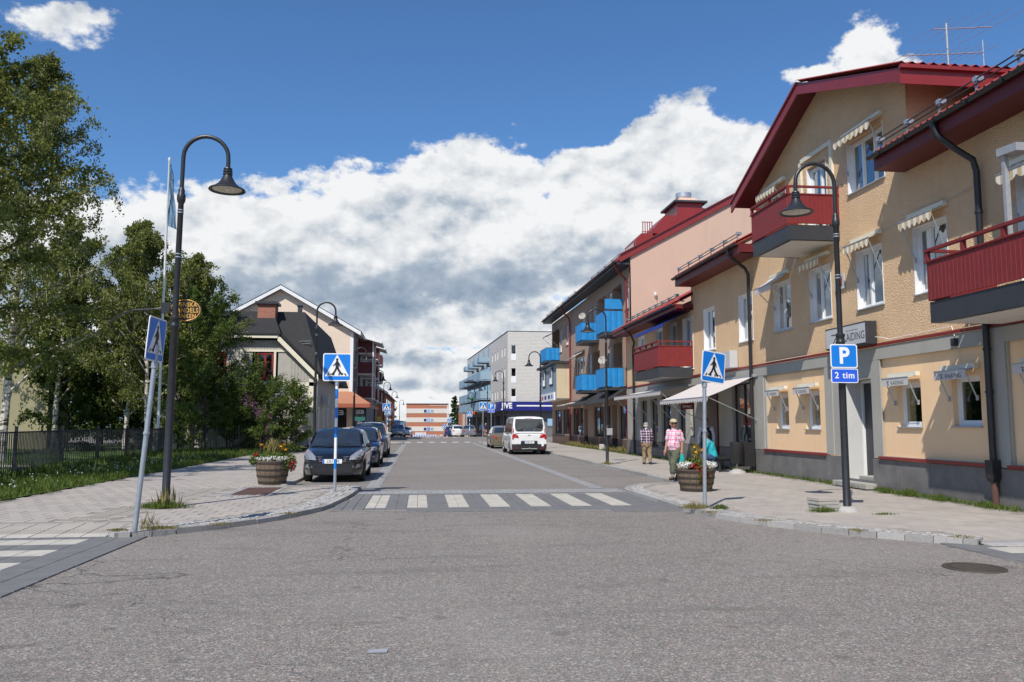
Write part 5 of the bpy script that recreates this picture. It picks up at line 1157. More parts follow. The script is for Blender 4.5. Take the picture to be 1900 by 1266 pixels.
b = MB(); b.wall(fs, 0, 46, 0, 3.2, [(1, 5, .3, 2.6, 1.5), (6, 10.5, .3, 2.6, 1.5), (12, 17, .1, 2.6, 1.5), (19, 24, .1, 2.6, 1.5), (26, 31, .1, 2.6, 1.5), (33, 38, .1, 2.6, 1.5), (39, 44, .1, 2.6, 1.5)]); b.wall(ff, WBX, 32, 0, 3.2, [(15.5, 22, 1.0, 2.2, .6)]); b.build('ground_floor_wall', pm('grey_panels', (.16, .165, .17), (.13, .135, .14), 2, .7), FB_, fixn=False)
b = MB(); b.fbox(fs, .5, 45.5, .1, 2.7, -1.6, -1.5); b.build('shop_front', 'glassd', FB_); b = MB(); b.fbox(fs, .2, 45.8, 0, 3.1, -3.2, -3.0); b.build('shop_interior', 'dark', FB_)
b = MB(); b.fbox(ff, WBX - 1.0, 16.4, 3.16, 4.24, .9, 1.0, 0); b.fbox(ff, WBX - 1.0, 16.4, 3.16, 3.2, -.002, .9); b.fbox(fs, 0, 17.0, 3.16, 4.24, .9, 1.0); b.fbox(fs, 0, 17, 3.1, 3.16, .0, .95, 0); cn = b.build('sign_canopy', 'navy', FB_)
b = MB(); b.fbox(ff, 11.6, 16.2, 3.66, 3.82, 1.0, 1.02); b.build('white_line', 'signwhite', cn)
letters('JIVE', ff, 10.42, 3.72, 1.012, .92, 'signwhite', cn, extr=.01, bold=.035, xs=.85)
letters('JIVE', fs, 4.0, 3.72, 1.012, .8, 'signwhite', cn, extr=.01, bold=.02, flip=-1); letters('SKOR', fs, 9.0, 3.72, 1.012, .8, 'signwhite', cn, extr=.01, bold=.02, flip=-1) if False else None
b = MB(); b.fbox(ff, 17.0, 26, .2, 1.45, 1.5, 1.56); b.build('low_screen', 'white', FB_)
def steel_balcony(u0, u1, zb, h=1.05, out=1.45, mat='bal_blue', name='balcony'):
    s_ = MB(); s_.fbox(fs, u0, u1, zb, zb + .14, 0, out); o = s_.build(name, 'bluewall', FB_); b = MB(); n = 12
    for (a, c, d0, d1) in ((u0, u1, out - .02, out + .02), (u0 - .02, u0 + .02, 0, out - .02), (u1 - .02, u1 + .02, 0, out - .02)): b.fbox(fs, a, c, zb + .2, zb + .2 + h, d0, d1)
    b.build('front_panel', mat, o); return o
M['bal_blue'] = stripes('pale_blue_corrugated', (.30, .42, .50), (.20, .31, .39), 2, .12, .6)
for lv, zb in enumerate((10.2, 7.55, 4.9, 3.3)):
    if lv == 0: sp = [(16.8, 19.5), (22.5, 25.5), (29, 32), (35.5, 38.5)]
    else: sp = [(15.2, 21.0), (21.6, 27.6), (28.2, 34.2), (34.8, 40.8), (41.4, 45.8)]
    for a, c in sp: steel_balcony(a, c, zb, .55 if lv == 0 else 1.15, 1.45)
    b = MB()
    for a, c in sp: b.fbox(fs, a + .4, c - .4, zb + .1, zb + 2.3, .01, .04)
    b.build('balcony_door_glass', 'carglass', FB_) if lv < 3 else None
b = MB(); b.lathe([(.001, 0), (.55, .03), (.62, .25), (.55, .48), (.001, .5)], 20, fs(23, 2.9, 1.6)); b.build('orange_lamp', pm('orange_sign', (.85, .18, .03), None, 2, .4), FB_, smooth=True)
b = MB(); b.lathe([(.001, 0), (.9, .05), (1.0, .2), (.3, .5), (.001, .52)], 16, fs(20, 7.4, 2.3)); b.build('parasol', 'charcoal', FB_)
b = MB(); b.prism([fs(24, 5.6, 1.0), fs(27, 5.3, 1.0), fs(27, 5.35, 2.0), fs(24, 5.1, 2.0)], [fs(24, 5.9, 1.0), fs(27, 5.6, 1.0), fs(27, 5.4, 2.0), fs(24, 5.15, 2.0)]); b.build('green_awning', 'green', FB_)
# pink block, brick house further on
b = MB(); pb = thing('pink_block', 'narrow pink-striped block beyond the white brick flats', 'building', (12, 160, 0)); f7 = Fr(8.7, 150, 0, 1, -1, 0)
b.box(8.7, 20, 148, 166, -1, 6.4); b.build('wall', 'brick_pink', pb); b = MB(); b.box(8.5, 20.2, 147.8, 166.2, 6.4, 6.7); b.build('roof', 'charcoal', pb)
for i in range(3):
    for z in (1.0, 3.9): w = MB(); w.fbox(Fr(0, 148, 1, 0, 0, -1), 9.2 + i * 1.3, 9.9 + i * 1.3, z, z + 1.4, .0, .05); w.build('window', 'carglass', pb)
rb = thing('brick_house', 'far orange brick house with a red hipped roof by the trees', 'building', (10, 176, -1))
b = MB(); b.box(8.6, 14, 170, 182, -1.4, 5.1); b.build('wall', 'brick_far', rb)
b = MB(); b.prism([(8.3, 169.7, 5.1), (14.3, 169.7, 5.1), (14.3, 182.3, 5.1), (8.3, 182.3, 5.1)], [(10.6, 172.5, 7.6), (12, 172.5, 7.6), (12, 179.5, 7.6), (10.6, 179.5, 7.6)]); b.build('roof', 'redtile', rb)
w = MB(); w.fbox(Fr(0, 170, 1, 0, 0, -1), 9.6, 10.5, 1.5, 2.9, 0, .05); w.build('window', 'carglass', rb)
# four-storey block closing the street
cb = thing('banded_block', 'brick and cream banded four-storey block closing the end of the street', 'building', (2.5, 262, -2.4)); fc = Fr(0, 255, 1, 0, 0, -1)
b = MB(); b.box(-4, 8.9, 255, 270, -2.6, 7.75); b.build('wall', 'brick_far', cb); b = MB(); b.box(-4.2, 9.1, 254.7, 270.2, 7.75, 8.2); b.build('roof', 'white', cb)
for i, z in enumerate((4.75, 2.0, -.75)):
    b = MB(); b.fbox(fc, -4.02, 8.92, z, z + 1.45, 0, .06); b.build('cream_band', 'stripe_cream', cb)
    for (a, c, m_) in ((1.35, 2.2, 'carglass'), (3.45, 4.35, 'glassd')):
        w = MB(); w.fbox(fc, a - .1, c + .1, z + .15, z + 1.2, .06, .1); w2 = w.build('window', 'white', cb); w = MB(); w.fbox(fc, a, c, z + .25, z + 1.12, .1, .12); w.build('pane', 'carglass' if m_ == 'carglass' else 'greymetal', w2)
    w = MB(); w.fbox(fc, 2.35, 3.3, z + .1, z + 1.25, .06, .1); w.build('blue_panel', pm('pale_blue_panel%d' % i, (.30, .48, .75) if i < 2 else (.18, .28, .6), None, 1, .6), cb)
w = MB(); w.fbox(fc, 3.0, 8.7, 7.1, 7.2, .05, .1); w.fbox(fc, 8.5, 8.72, -2.4, 7.1, .05, .15); w.build('downpipe', 'white', cb)
w = MB(); w.fbox(fc, 2.0 - 3.2, 2.1, -1.95, -1.15, .1, .2); sb_ = w.build('banner', 'signwhite', cb); letters('NYTT', fc, -.55, -1.55, .205, .62, 'turquoise_cloth', sb_, extr=.002); letters('HUSET', fc, 1.15, -1.55, .205, .55, 'red_cloth', sb_, extr=.002)
rl = thing('blue_white_railing', 'blue and white striped railing in front of the banded block', 'railing', (2, 252, -2.3)); b = MB(); b.box(-2.2, 7, 251.9, 252, -2.3, -1.75); b.build('rail_panel', stripes('blue_white_slats', (.1, .16, .42), (.7, .7, .75), 0, .5), rl)
b = MB(); b.lathe([(.001, 0), (.45, .02), (.45, .4), (.001, .42)], 12, (5.4, 250, -2.1)); o = b.build('orange_bin', 'fl_orange'); tag(o, 'orange round container at the far end of the street', 'bin')
# ================================================================ left side
GH = thing('grey_house', 'grey wooden house with cream trim, black half-hipped roof and red windows behind the bushes', 'house', (-10, 52, 0)); gx = -5.9
fg = Fr(0, 46.8, 1, 0, 0, -1); fge = Fr(gx, 0, 0, 1, 1, 0)
def lap(fr_, poly_fn, z0, z1, step=.16, name='weatherboard', m='siding', parent=GH, d=.0):
    """horizontal weatherboards, each a part"""
    z = z0
    while z < z1 - .02:
        u0, u1 = poly_fn(z + step / 2)
        if u1 - u0 > .1:
            b = MB(); zt = min(z + step, z1); b.add([fr_(u0, z, d + .03), fr_(u1, z, d + .03), fr_(u1, zt, d + .008), fr_(u0, zt, d + .008), fr_(u0, z, d), fr_(u1, z, d)], [(0, 1, 2, 3), (4, 5, 1, 0)]); b.build(name, m, parent, fixn=False)
        z += step
b = MB(); b.fprism(fg, [(gx, 0), (gx, 4.25), (-7.92, 6.25), (-12.3, 6.25), (-14.4, 4.25), (-14.4, 0)], -.15, 0); b.wall(fge, 46.95, 60.5, 0, 4.3, [(49.0, 49.9, .9, 2.6), (51.6, 52.5, .9, 2.6), (54.0, 54.9, .9, 2.6), (57, 57.9, .9, 2.6)], .12); b.quad((gx, 60.5, 0), (gx, 60.5, 4.3), (-14.4, 60.5, 4.3), (-14.4, 60.5, 0)); b.quad((-14.4, 46.8, 0), (-14.4, 46.8, 4.3), (-14.4, 60.5, 4.3), (-14.4, 60.5, 0)); b.build('wall', 'siding', GH, fixn=False)
lap(fg, lambda z: (-14.3, gx - .12), .3, 3.7)
for i in range(20):                                  # upright boards of the gable
    for (za, zb_) in ((3.95, 5.60), (5.72, 6.2)):
        u = -7.35 - .17 * i + (1.35 if za < 4.5 and i < 8 else 0)
        if -9.7 < u < -8.05 and za < 4.5: continue
        zt = min(zb_, 4.25 + (gx - u - .25) * .985)
        if zt > za + .08 and u > -14: k = MB(); k.fbox(fg, u - .075, u + .075, za, zt, .0, .022); k.build('upright_board', 'siding', GH)
k = MB(); k.fbox(fg, -14.4, gx, 3.70, 3.92, .0, .05); k.fbox(fg, -12, -7.3, 5.60, 5.72, 0, .05); k.fbox(fg, gx - .25, gx, .2, 4.1, 0, .05); k.fbox(fg, -8.1, -7.98, 3.92, 5.6, 0, .05); k.build('cream_trim', 'cream_trim', GH)
def barge(pts, w_, d0, d1, mat, name):
    for p, q in zip(pts, pts[1:]):
        k = MB(); k.fprism(fg, [p, q, (q[0], q[1] - w_), (p[0], p[1] - w_)], d0, d1); k.build(name, mat, GH)
barge([(-5.62, 4.30), (-7.88, 6.55)], .34, .32, .36, 'cream_trim', 'barge_board'); barge([(-7.88, 6.50), (-12.3, 6.50)], .16, .36, .40, 'cream_trim', 'barge_board')
k = MB(); k.prism([(-5.5, 46.4, 4.30), (-7.88, 46.4, 6.64), (-7.88, 50.5, 6.64), (-5.5, 50.5, 4.30)], [(-5.5, 46.4, 4.40), (-7.88, 46.4, 6.74), (-7.88, 50.5, 6.74), (-5.5, 50.5, 4.40)]); k.build('front_roof', 'roofblack', GH)
k = MB(); k.add([(-7.7, 46.35, 6.60), (-12.5, 46.35, 6.60), (-11.5, 49.6, 8.23), (-8.7, 49.6, 8.23), (-7.7, 46.35, 6.52), (-12.5, 46.35, 6.52)], [(0, 1, 2, 3), (4, 5, 1, 0)]); k.build('hip_roof', 'roofblack', GH, fixn=False)
k = MB(); T_ = [(-6.86, 49.5, 8.23), (-15, 49.5, 8.23), (-15, 64.3, 8.23), (-6.86, 64.3, 8.23)]; B_ = [(-5.45, 46.9, 4.30), (-15.6, 46.9, 4.3), (-15.6, 64.3, 4.30), (-5.45, 64.3, 4.30)]
k.prism(B_, T_); k.build('mansard_roof', 'roofblack', GH)
k = MB(); k.box(-9.42, -8.42, 48.6, 49.6, 7.4, 8.55); ch = k.build('chimney', 'brick_red', GH); k = MB(); k.box(-9.55, -8.28, 48.45, 49.75, 8.55, 8.70); k.build('chimney_cap', 'charcoal', ch); k = MB(); k.box(-9.46, -8.36, 48.55, 49.65, 6.9, 7.5); k.build('chimney_skirt', 'charcoal', ch)
k = MB(); k.box(-7.35, -7.1, 50, 50.25, 8.2, 8.65); k.box(-7.4, -7.05, 49.95, 50.3, 8.65, 8.72); k.build('roof_vent', 'charcoal', GH)
k = MB(); k.tube([(-6.28, 47.9, 6.35), (-7.55, 48.6, 6.35)], .02, 5); k.tube([(-6.28, 47.9, 6.2), (-7.55, 48.6, 6.2)], .02, 5); 
for t in (0, .45, .9): k.tube([(-6.28 - 1.27 * t, 47.9 + .7 * t, 6.4), (-6.28 - 1.27 * t, 48.1 + .7 * t, 5.95)], .02, 4)
k.build('snow_guard', 'galv', GH)
window(GH, fg, -9.02, -8.12, 4.08, 5.52, rec=-.03, splits=(.5,), mat='winred', bar=(.34, .66), fw=.07, sill=None, room=.03, sash=.03)
window(GH, fg, -11.6, -10.7, 4.08, 5.52, rec=-.03, splits=(.5,), mat='winred', bar=(.34, .66), fw=.07, sill=None, room=.03, sash=.03)
for a in (49.0, 51.6, 54.0, 57): window(GH, fge, a, a + .9, .9, 2.6, rec=.02, splits=(.5,), mat='cream_trim', fw=.07, sill=None)
lap(fge, lambda z: (47.0, 60.4), 2.65, 4.3); lap(fge, lambda z: (47.0, 48.9), .3, 2.65); 
k = MB(); k.tube([(-5.7, 47.0, 4.2), (-5.75, 46.95, 3.9), (-5.78, 46.75, .1)], .05, 7); k.build('drainpipe', 'white', GH)
k = MB(); k.box(-6.6, -5.55, 57.0, 58.6, 4.5, 5.7); dm = k.build('dormer', 'siding', GH); k = MB(); k.prism([(-5.3, 56.8, 5.7), (-5.3, 58.8, 5.7), (-6.7, 58.8, 5.7), (-6.7, 56.8, 5.7)], [(-5.3, 57.75, 6.2), (-5.3, 57.85, 6.2), (-6.7, 57.85, 6.2), (-6.7, 57.75, 6.2)]); k.build('dormer_roof', 'roofblack', dm)
k = MB(); k.box(-5.86, -5.45, 50.4, 51.1, 2.75, 3.3); k.build('wall_box_sign', 'greymetal', GH)
# pale pink brick bank building
BB = thing('pink_brick_bank', 'tall pale pink brick gable building with white barge boards, dark red balconies and SEB signs', 'building', (-10, 90, 0)); fh = Fr(0, 74, 1, 0, 0, -1); fhe = Fr(-5.95, 0, 0, 1, 1, 0)
pk = (-12.31, 13.45); 
b = MB(); b.fprism(fh, [(-5.95, 0), (-5.95, 9.75), pk, (-18.67, 9.75), (-18.67, 0)], -.2, 0); b.build('gable_wall', 'brick_pink', BB)
b = MB(); b.wall(fhe, 74.2, 118, 3.4, 9.8, [(77.5, 79, 7.4, 9.3), (77.5, 79, 4.8, 6.8), (80.5, 83, 4.5, 6.8, 1), (80.5, 83, 7.3, 9.5, 1), (88, 91, 4.5, 6.8, 1), (88, 91, 7.3, 9.5, 1), (97, 99, 4.5, 6.8, 1)], .2); b.wall(fhe, 74.2, 118, 0, 3.4, [(76, 79, .1, 2.7, 1.2), (82, 86, .5, 2.7, .3), (89, 94, .5, 2.7, .3)]); b.build('street_wall', pm('grey_render', (.26, .25, .24), None, 1, .9), BB, fixn=False)
b = MB(); b.box(-9, -7.0, 74.5, 117, 0.1, 9.5); b.build('interior', 'dark', BB)
b = MB(); b.fbox(fh, -6.2, -5.93, 4.0, 9.7, .001, .03); b.build('white_pilaster', 'white', BB)
for s_ in (-1, 1):
    e_ = (pk[0] + s_ * 7.05, pk[1] - 7.05 * .572 + .35)
    k = MB(); k.fprism(fh, [(pk[0], pk[1] + .38), (e_[0], e_[1]), (e_[0], e_[1] - .36), (pk[0], pk[1] + .02)], .55, .60); k.build('barge_board', 'white', BB); k = MB(); k.fprism(fh, [(pk[0], pk[1] + .30), (e_[0], e_[1] - .08), (e_[0], e_[1] - .18), (pk[0], pk[1] + .2)], -44, .55); k.build('roof_deck', 'white', BB); k = MB(); k.fprism(fh, [(pk[0], pk[1] + .42), (e_[0] + s_ * .04, e_[1] + .04), (e_[0] + s_ * .04, e_[1] - .02), (pk[0], pk[1] + .36)], -44, .62); k.build('roof_sheet', 'charcoal', BB)
for (a, c) in ((-9.95, -9.0), (-12.6, -11.7), (-14, -13)):
    window(BB, fh, a, c, 9.3, 10.45, rec=.03, splits=(), fw=.08, sill=None, room=.1, sash=0)
for (za) in (7.0, 4.3): k = MB(); k.fbox(fh, -18, -6.45, za, za + .06, 0, .03); k.build('string_course', 'pinkwall', BB)
for zb_ in (3.95, 6.3, 8.3):
    for (a, c) in ((80.2, 83.6), (87.5, 91.5), (96, 100)):
        o_ = 1.5; s_ = MB(); s_.fbox(fhe, a, c, zb_, zb_ + .14, 0, o_); o = s_.build('balcony', 'whiteboard', BB); k = MB(); k.fbox(fhe, a, c, zb_ + .14, zb_ + 1.25, o_ - .02, o_ + .03); k.fbox(fhe, a - .03, a + .02, zb_ + .14, zb_ + 1.25, 0, o_ - .02); k.build('board_panel', 'maroon', o)
k = MB()
for a in (79.9, 83.9, 91.8): k.fbox(fhe, a - .06, a + .06, 3.9, 9.9, 1.38, 1.5)
k.build('white_post', 'white', BB)
for i, (a, c, z1) in enumerate(((79, 84.5, 10.0), (87, 92.2, 10.1))):
    k = MB(); k.prism([fhe(a, z1 - .1, 0), fhe(c, z1 - .1, 0), fhe(c, z1 - .75, 2.3), fhe(a, z1 - .75, 2.3)], [fhe(a, z1 + .2, 0), fhe(c, z1 + .2, 0), fhe(c, z1 - .55, 2.3), fhe(a, z1 - .55, 2.3)]); k.build('balcony_roof', 'white', BB)
k = MB(); k.prism([(-8.2, 73.9, 4.45), (-5.9, 73.9, 4.45), (-3.9, 73.9, 3.3), (-8.2, 72.2, 3.3)], [(-8.2, 73.9, 4.55), (-5.9, 73.9, 4.55), (-3.9, 73.9, 3.4), (-8.2, 72.2, 3.4)]) if False else k.prism([(-9.5, 74.0, 4.35), (-5.9, 74.0, 4.35), (-4.3, 72.2, 3.25), (-9.5, 72.2, 3.25)], [(-9.5, 74.0, 4.45), (-5.9, 74.0, 4.45), (-4.3, 72.2, 3.35), (-9.5, 72.2, 3.35)]); cano = k.build('orange_canopy', pm('orange_tile', (.42, .19, .105), (.30, .13, .075), 9, .8), BB)
k = MB(); k.box(-9.5, -4.3, 72.15, 72.25, 3.0, 3.3); k.prism([(-4.3, 72.2, 3.0), (-4.3, 88, 3.0), (-4.25, 88, 3.0), (-4.25, 72.2, 3.0)], [(-4.3, 72.2, 3.35), (-4.3, 88, 3.35), (-4.25, 88, 3.35), (-4.25, 72.2, 3.35)]); k.prism([(-5.95, 74, 4.35), (-5.95, 88, 4.35), (-4.25, 88, 3.3), (-4.25, 72.2, 3.3)], [(-5.95, 74, 4.42), (-5.95, 88, 4.42), (-4.25, 88, 3.36), (-4.25, 72.2, 3.36)]); k.build('canopy_edge', pm('orange_edge', (.40, .11, .06), None, 3, .6), BB)
k = MB(); k.box(-7.5, -6.4, 73.9, 74.0, .12, 2.4); k.build('doorway', 'dark', BB)
for x_, y_, s_ in ((-7.0, 72.9, .62), (-5.15, 72.6, .5)):
    k = MB(); k.box(x_ - s_ * 1.1, x_ + s_ * 1.1, y_, y_ + .15, 2.85 - s_ * .6 - .2, 2.95 - .0); sg = k.build('bank_sign', 'ink', BB); letters('SEB', Fr(0, y_, 1, 0, 0, -1), x_, 2.92 - s_ * .6, .005, s_ * .95, 'signwhite', sg, extr=.01, bold=.01)
k = MB(); k.box(-5.6, -4.7, 72.7, 72.75, 1.85, 2.2); k.build('green_sign', pm('teal_sign', (.03, .16, .13), None, 2, .5), BB)
# further left-hand buildings
lb = thing('red_brick_shop', 'red brick gable building further along the left pavement', 'building', (-9, 140, -1)); k = MB(); k.box(-16, -4.9, 119, 165, -1.2, 6.0); k.prism([(-16, 119, 6.0), (-4.9, 119, 6.0), (-10.5, 119, 9.6)], [(-16, 165, 6.0), (-4.9, 165, 6.0), (-10.5, 165, 9.6)]); k.build('wall', 'brick_far', lb)
k = MB(); k.prism([(-4.5, 118.6, 5.75), (-10.5, 118.6, 9.65), (-10.5, 118.6, 9.85), (-4.5, 118.6, 5.95)], [(-4.5, 165, 5.75), (-10.5, 165, 9.65), (-10.5, 165, 9.85), (-4.5, 165, 5.95)]); k.build('roof', 'charcoal', lb); k = MB(); k.prism([(-4.45, 118.5, 5.7), (-10.5, 118.5, 9.6), (-10.5, 118.5, 9.95), (-4.45, 118.5, 6.05)], [(-4.45, 118.59, 5.7), (-10.5, 118.59, 9.6), (-10.5, 118.59, 9.95), (-4.45, 118.59, 6.05)]); k.build('barge_board', 'white', lb)
for i in range(5): k = MB(); k.box(-4.9, -4.85, 122 + i * 6, 125 + i * 6, 3.6, 5.2); k.build('window', 'carglass', lb); k = MB(); k.box(-4.9, -4.84, 122 + i * 6, 125 + i * 6, 0, 2.4); k.build('window', 'carglass', lb)
ys = thing('yellow_shop_sign', 'yellow box sign on the far left brick building', 'sign', (-5.6, 118.5, 2.6)); k = MB(); k.box(-6.2, -5.4, 118.2, 118.4, 1.95, 2.6); k.build('board', pm('yellow_sign', (.85, .60, .02), None, 2, .5), ys)
by = thing('beige_building', 'beige rendered building glimpsed behind the birches at the left edge', 'building', (-32, 55, 0)); k = MB(); k.box(-44, -22.1, 52, 55, 0, 5.3); k.build('wall', pm('shaded_beige_render', (.33, .30, .19), (.30, .27, .17), 2, .9), by); k = MB(); k.box(-44.3, -21.8, 51.7, 55.3, 5.3, 5.6); k.build('roof', 'charcoal', by)  # wall's beige is lowered to stand in for the shade of the trees
gs = thing('glass_shelter', 'grey glazed shelter far down the left side', 'shelter', (-4.2, 150, -.7)); k = MB(); k.box(-5.8, -2.4, 149, 152, 1.9, 2.1); k.build('roof', 'greymetal', gs); k = MB(); k.box(-5.8, -2.4, 151.9, 152, -.7, 1.9); k.build('pane', 'glassd', gs)
# ================================================================ STREET LAMPS
def make_lamp():
    t = thing('street_lamp', 'lamp', 'street lamp')
    b = MB(); b.lathe([(.085, 0), (.085, .04), (.072, .06), (.070, 3.30), (.092, 3.33), (.092, 3.36), (.074, 3.39), (.074, 3.44), (.088, 3.46), (.088, 3.50), (.055, 3.54), (.052, 5.70), (.070, 5.73), (.080, 5.78), (.080, 5.86), (.060, 5.90), (.060, 5.96), (.044, 6.0)], 16)
    b.build('pole', 'black', t, smooth=True, world=False)
    pts = [(0, 0, 5.95), (0, 0, 6.3), (.0, 0, 6.60)] + [(.42 - .42 * cos(a), 0, 6.62 + .42 * sin(a)) for a in [pi * i / 14 for i in range(1, 14)]] + [(.84, 0, 6.58), (.84, 0, 6.42)]
    b = MB(); b.tube(pts, .040, 12); b.build('arm', 'black', t, smooth=True, world=False)
    b = MB(); b.lathe([(.045, 6.44), (.075, 6.43), (.082, 6.41), (.070, 6.395), (.088, 6.38), (.088, 6.355), (.075, 6.34), (.090, 6.325), (.090, 6.30), (.078, 6.285), (.095, 6.25), (.125, 6.19), (.175, 6.12), (.245, 6.06), (.330, 6.02), (.345, 5.995), (.335, 5.985), (.24, 6.03), (.12, 6.1)], 32, (.84, 0, 0))
    sh = b.build('lamp_shade', 'black', t, smooth=True, world=False)
    b = MB(); b.lathe([(.315, 6.002), (.22, 6.03), (.13, 6.09), (.001, 6.11)], 28, (.84, 0, 0)); b.build('reflector', 'lamp_inner', sh, smooth=True, world=False)
    b = MB(); b.lathe([(.001, 6.05), (.035, 6.05), (.045, 6.02), (.03, 5.99), (.001, 5.985)], 12, (.84, 0, 0)); b.build('bulb', 'signwhite', sh, smooth=True, world=False)
    for z in (4.66, 4.72, 5.52, 5.57):
        b = MB(); b.lathe([(.053, z - .012), (.059, z - .01), (.059, z + .01), (.053, z + .012)], 14); b.build('clamp_band', 'galv', t, world=False)
    return t
M['lamp_inner'] = pm('cream_reflector', (.62, .58, .48), (.55, .51, .42), 8, .35)
lamp0 = make_lamp(); first = True
LG = 'arched lamps along both pavements'
lamps = [(-4.63, 15.92, .10, 0, 1.0, 'tall black arched lamp rising from grass beside the leaning crossing sign'),
         (-4.70, 37.9, .10, 0, 1.0, 'black arched lamp in front of the grey wooden house, above the parked cars'),
         (-4.72, 60.6, .10, 0, 1.0, 'black arched lamp against the pink brick bank with the red balconies'),
         (-4.55, 85, .0, 0, 1.0, 'black arched lamp between the red balconies and the red brick shop'),
         (-4.6, 107, -.1, 0, 1.0, 'black arched lamp standing beside the red brick shop on the left'),
         (-4.6, 139, -.1, 0, 1.0, 'small distant arched lamp above the far left crossing sign'),
         (-4.4, 185, -.2, 0, 1.0, 'smallest distant arched lamp just left of the banded block'),
         (7.50, 13.89, .10, pi, .888, 'black arched lamp with the blue P sign beside the ochre building'),
         (7.08, 30.67, .10, pi, .838, 'black arched lamp with a parking meter on its post before the blue balconies'),
         (7.33, 49.6, .10, pi, .838, 'black arched lamp behind the white van'),
         (6.95, 68, .10, pi, .838, 'black arched lamp in front of the white brick block corner'),
         (7.05, 85.5, .0, pi, .838, 'black arched lamp before the pale blue balconies and P sign'),
         (7.3, 112, -.05, pi, .838, 'distant arched lamp beside the orange lamp sign of the white brick block'),
         (8.4, 151, -.1, pi, .838, 'far arched lamp in front of the orange brick house'),
         (9.3, 190, -.1, pi, .838, 'far arched lamp in front of the dark trees')]
for i, (x, y, z, rz, sc, lb_) in enumerate(lamps):
    o = lamp0 if i == 0 else dup(lamp0); o.location = (x, y, z - .0); o.rotation_euler = (0, R(.6) if i == 0 else 0, rz); o.scale = (sc, sc, sc); o['label'] = lb_; o['group'] = LG
b = MB(); b.lathe([(.001, .10), (.10, .10), (.16, .08), (.22, .0)], 10); o = b.build('concrete_footing', 'granite_b', world=False, smooth=True); o.location = (7.50, 13.89, PZ + .01); tag(o, 'rough pale concrete footing round the foot of the lamp with the P sign', 'footing')
# stack of slabs beside the right-hand lamp
st = thing('slab_stack', 'low stack of weathered concrete slabs leaning against the right lamp foot', 'slabs', (7.12, 14.0, PZ + .02), R(8))
for i in range(4):
    k = MB(); dx_ = rnd.uniform(-.02, .02); k.box(-.20 + dx_, .20 + dx_, -.18, .18, i * .062, i * .062 + .055); k.build('slab', 'lintel' if i < 3 else 'paver_c', st, world=False, bevel=.004)
# ---------------------------------------------------------------- road signs
def disc(b, x, z, r, y, th, m=0, n=14): b.prism([(x + r * cos(2 * pi * i / n), y, z + r * sin(2 * pi * i / n)) for i in range(n)], [(x + r * cos(2 * pi * i / n), y + th, z + r * sin(2 * pi * i / n)) for i in range(n)], m)
def rrect(x0, x1, z0, z1, r, n=4):
    P = []
    for cx, cz, a0 in ((x1 - r, z1 - r, 0), (x0 + r, z1 - r, pi / 2), (x0 + r, z0 + r, pi), (x1 - r, z0 + r, 1.5 * pi)):
        P += [(cx + r * cos(a0 + pi / 2 * i / n), cz + r * sin(a0 + pi / 2 * i / n)) for i in range(n + 1)]
    return P
def yp(P, y): return [(x, y, z) for x, z in P]
def ped_face(root, S_, z0, detail=True, name='sign_board'):
    """blue board, white border and triangle, black walking figure over crossing bars; faces -y, centred on x=0"""
    h = S_ / 2; b = MB(); b.prism(yp(rrect(-h, h, z0, z0 + S_, .045), .0), yp(rrect(-h, h, z0, z0 + S_, .045), .012)); bd = b.build(name, 'signwhite', root, world=False)
    b = MB(); e = .022 * S_ / .6; P = rrect(-h + e, h - e, z0 + e, z0 + S_ - e, .032); b.prism(yp(P, -.002), yp(P, -.0)); b.build('blue_field', 'signblue', bd, world=False)
    k = lambda px, pz: (-h + px * S_, z0 + pz * S_)
    b = MB(); T = [k(.5, .955), k(.925, .175), k(.075, .175)]; b.prism(yp(T, -.004), yp(T, -.002)); b.build('white_triangle', 'signwhite', bd, world=False)
    b = MB(); Y0_, Y1_ = -.0062, -.004
    c = k(.5, .775); disc(b, c[0], c[1], .048 * S_, Y0_, .002)
    for poly in ([(.465, .73), (.535, .73), (.57, .60), (.56, .47), (.445, .47), (.435, .60)], [(.46, .70), (.42, .63), (.345, .555), (.37, .53), (.45, .60), (.475, .64)], [(.54, .70), (.60, .62), (.625, .50), (.595, .49), (.565, .59), (.53, .65)],
                 [(.445, .48), (.525, .48), (.455, .33), (.365, .225), (.275, .225), (.28, .26), (.325, .275), (.395, .37)], [(.475, .49), (.555, .49), (.615, .37), (.69, .275), (.71, .295), (.735, .26), (.685, .205), (.635, .22), (.54, .34)],
                 [(.145, .20), (.20, .20), (.245, .275), (.195, .275)], [(.34, .20), (.40, .20), (.43, .275), (.37, .275)], [(.555, .20), (.60, .20), (.60, .275), (.545, .275)], [(.79, .20), (.845, .20), (.80, .275), (.745, .275)]):
        Q = [k(*p) for p in poly]; b.prism(yp(Q, Y0_), yp(Q, Y1_))
    b.build('walking_figure', 'ink', bd, world=False, kind=None)
    return bd
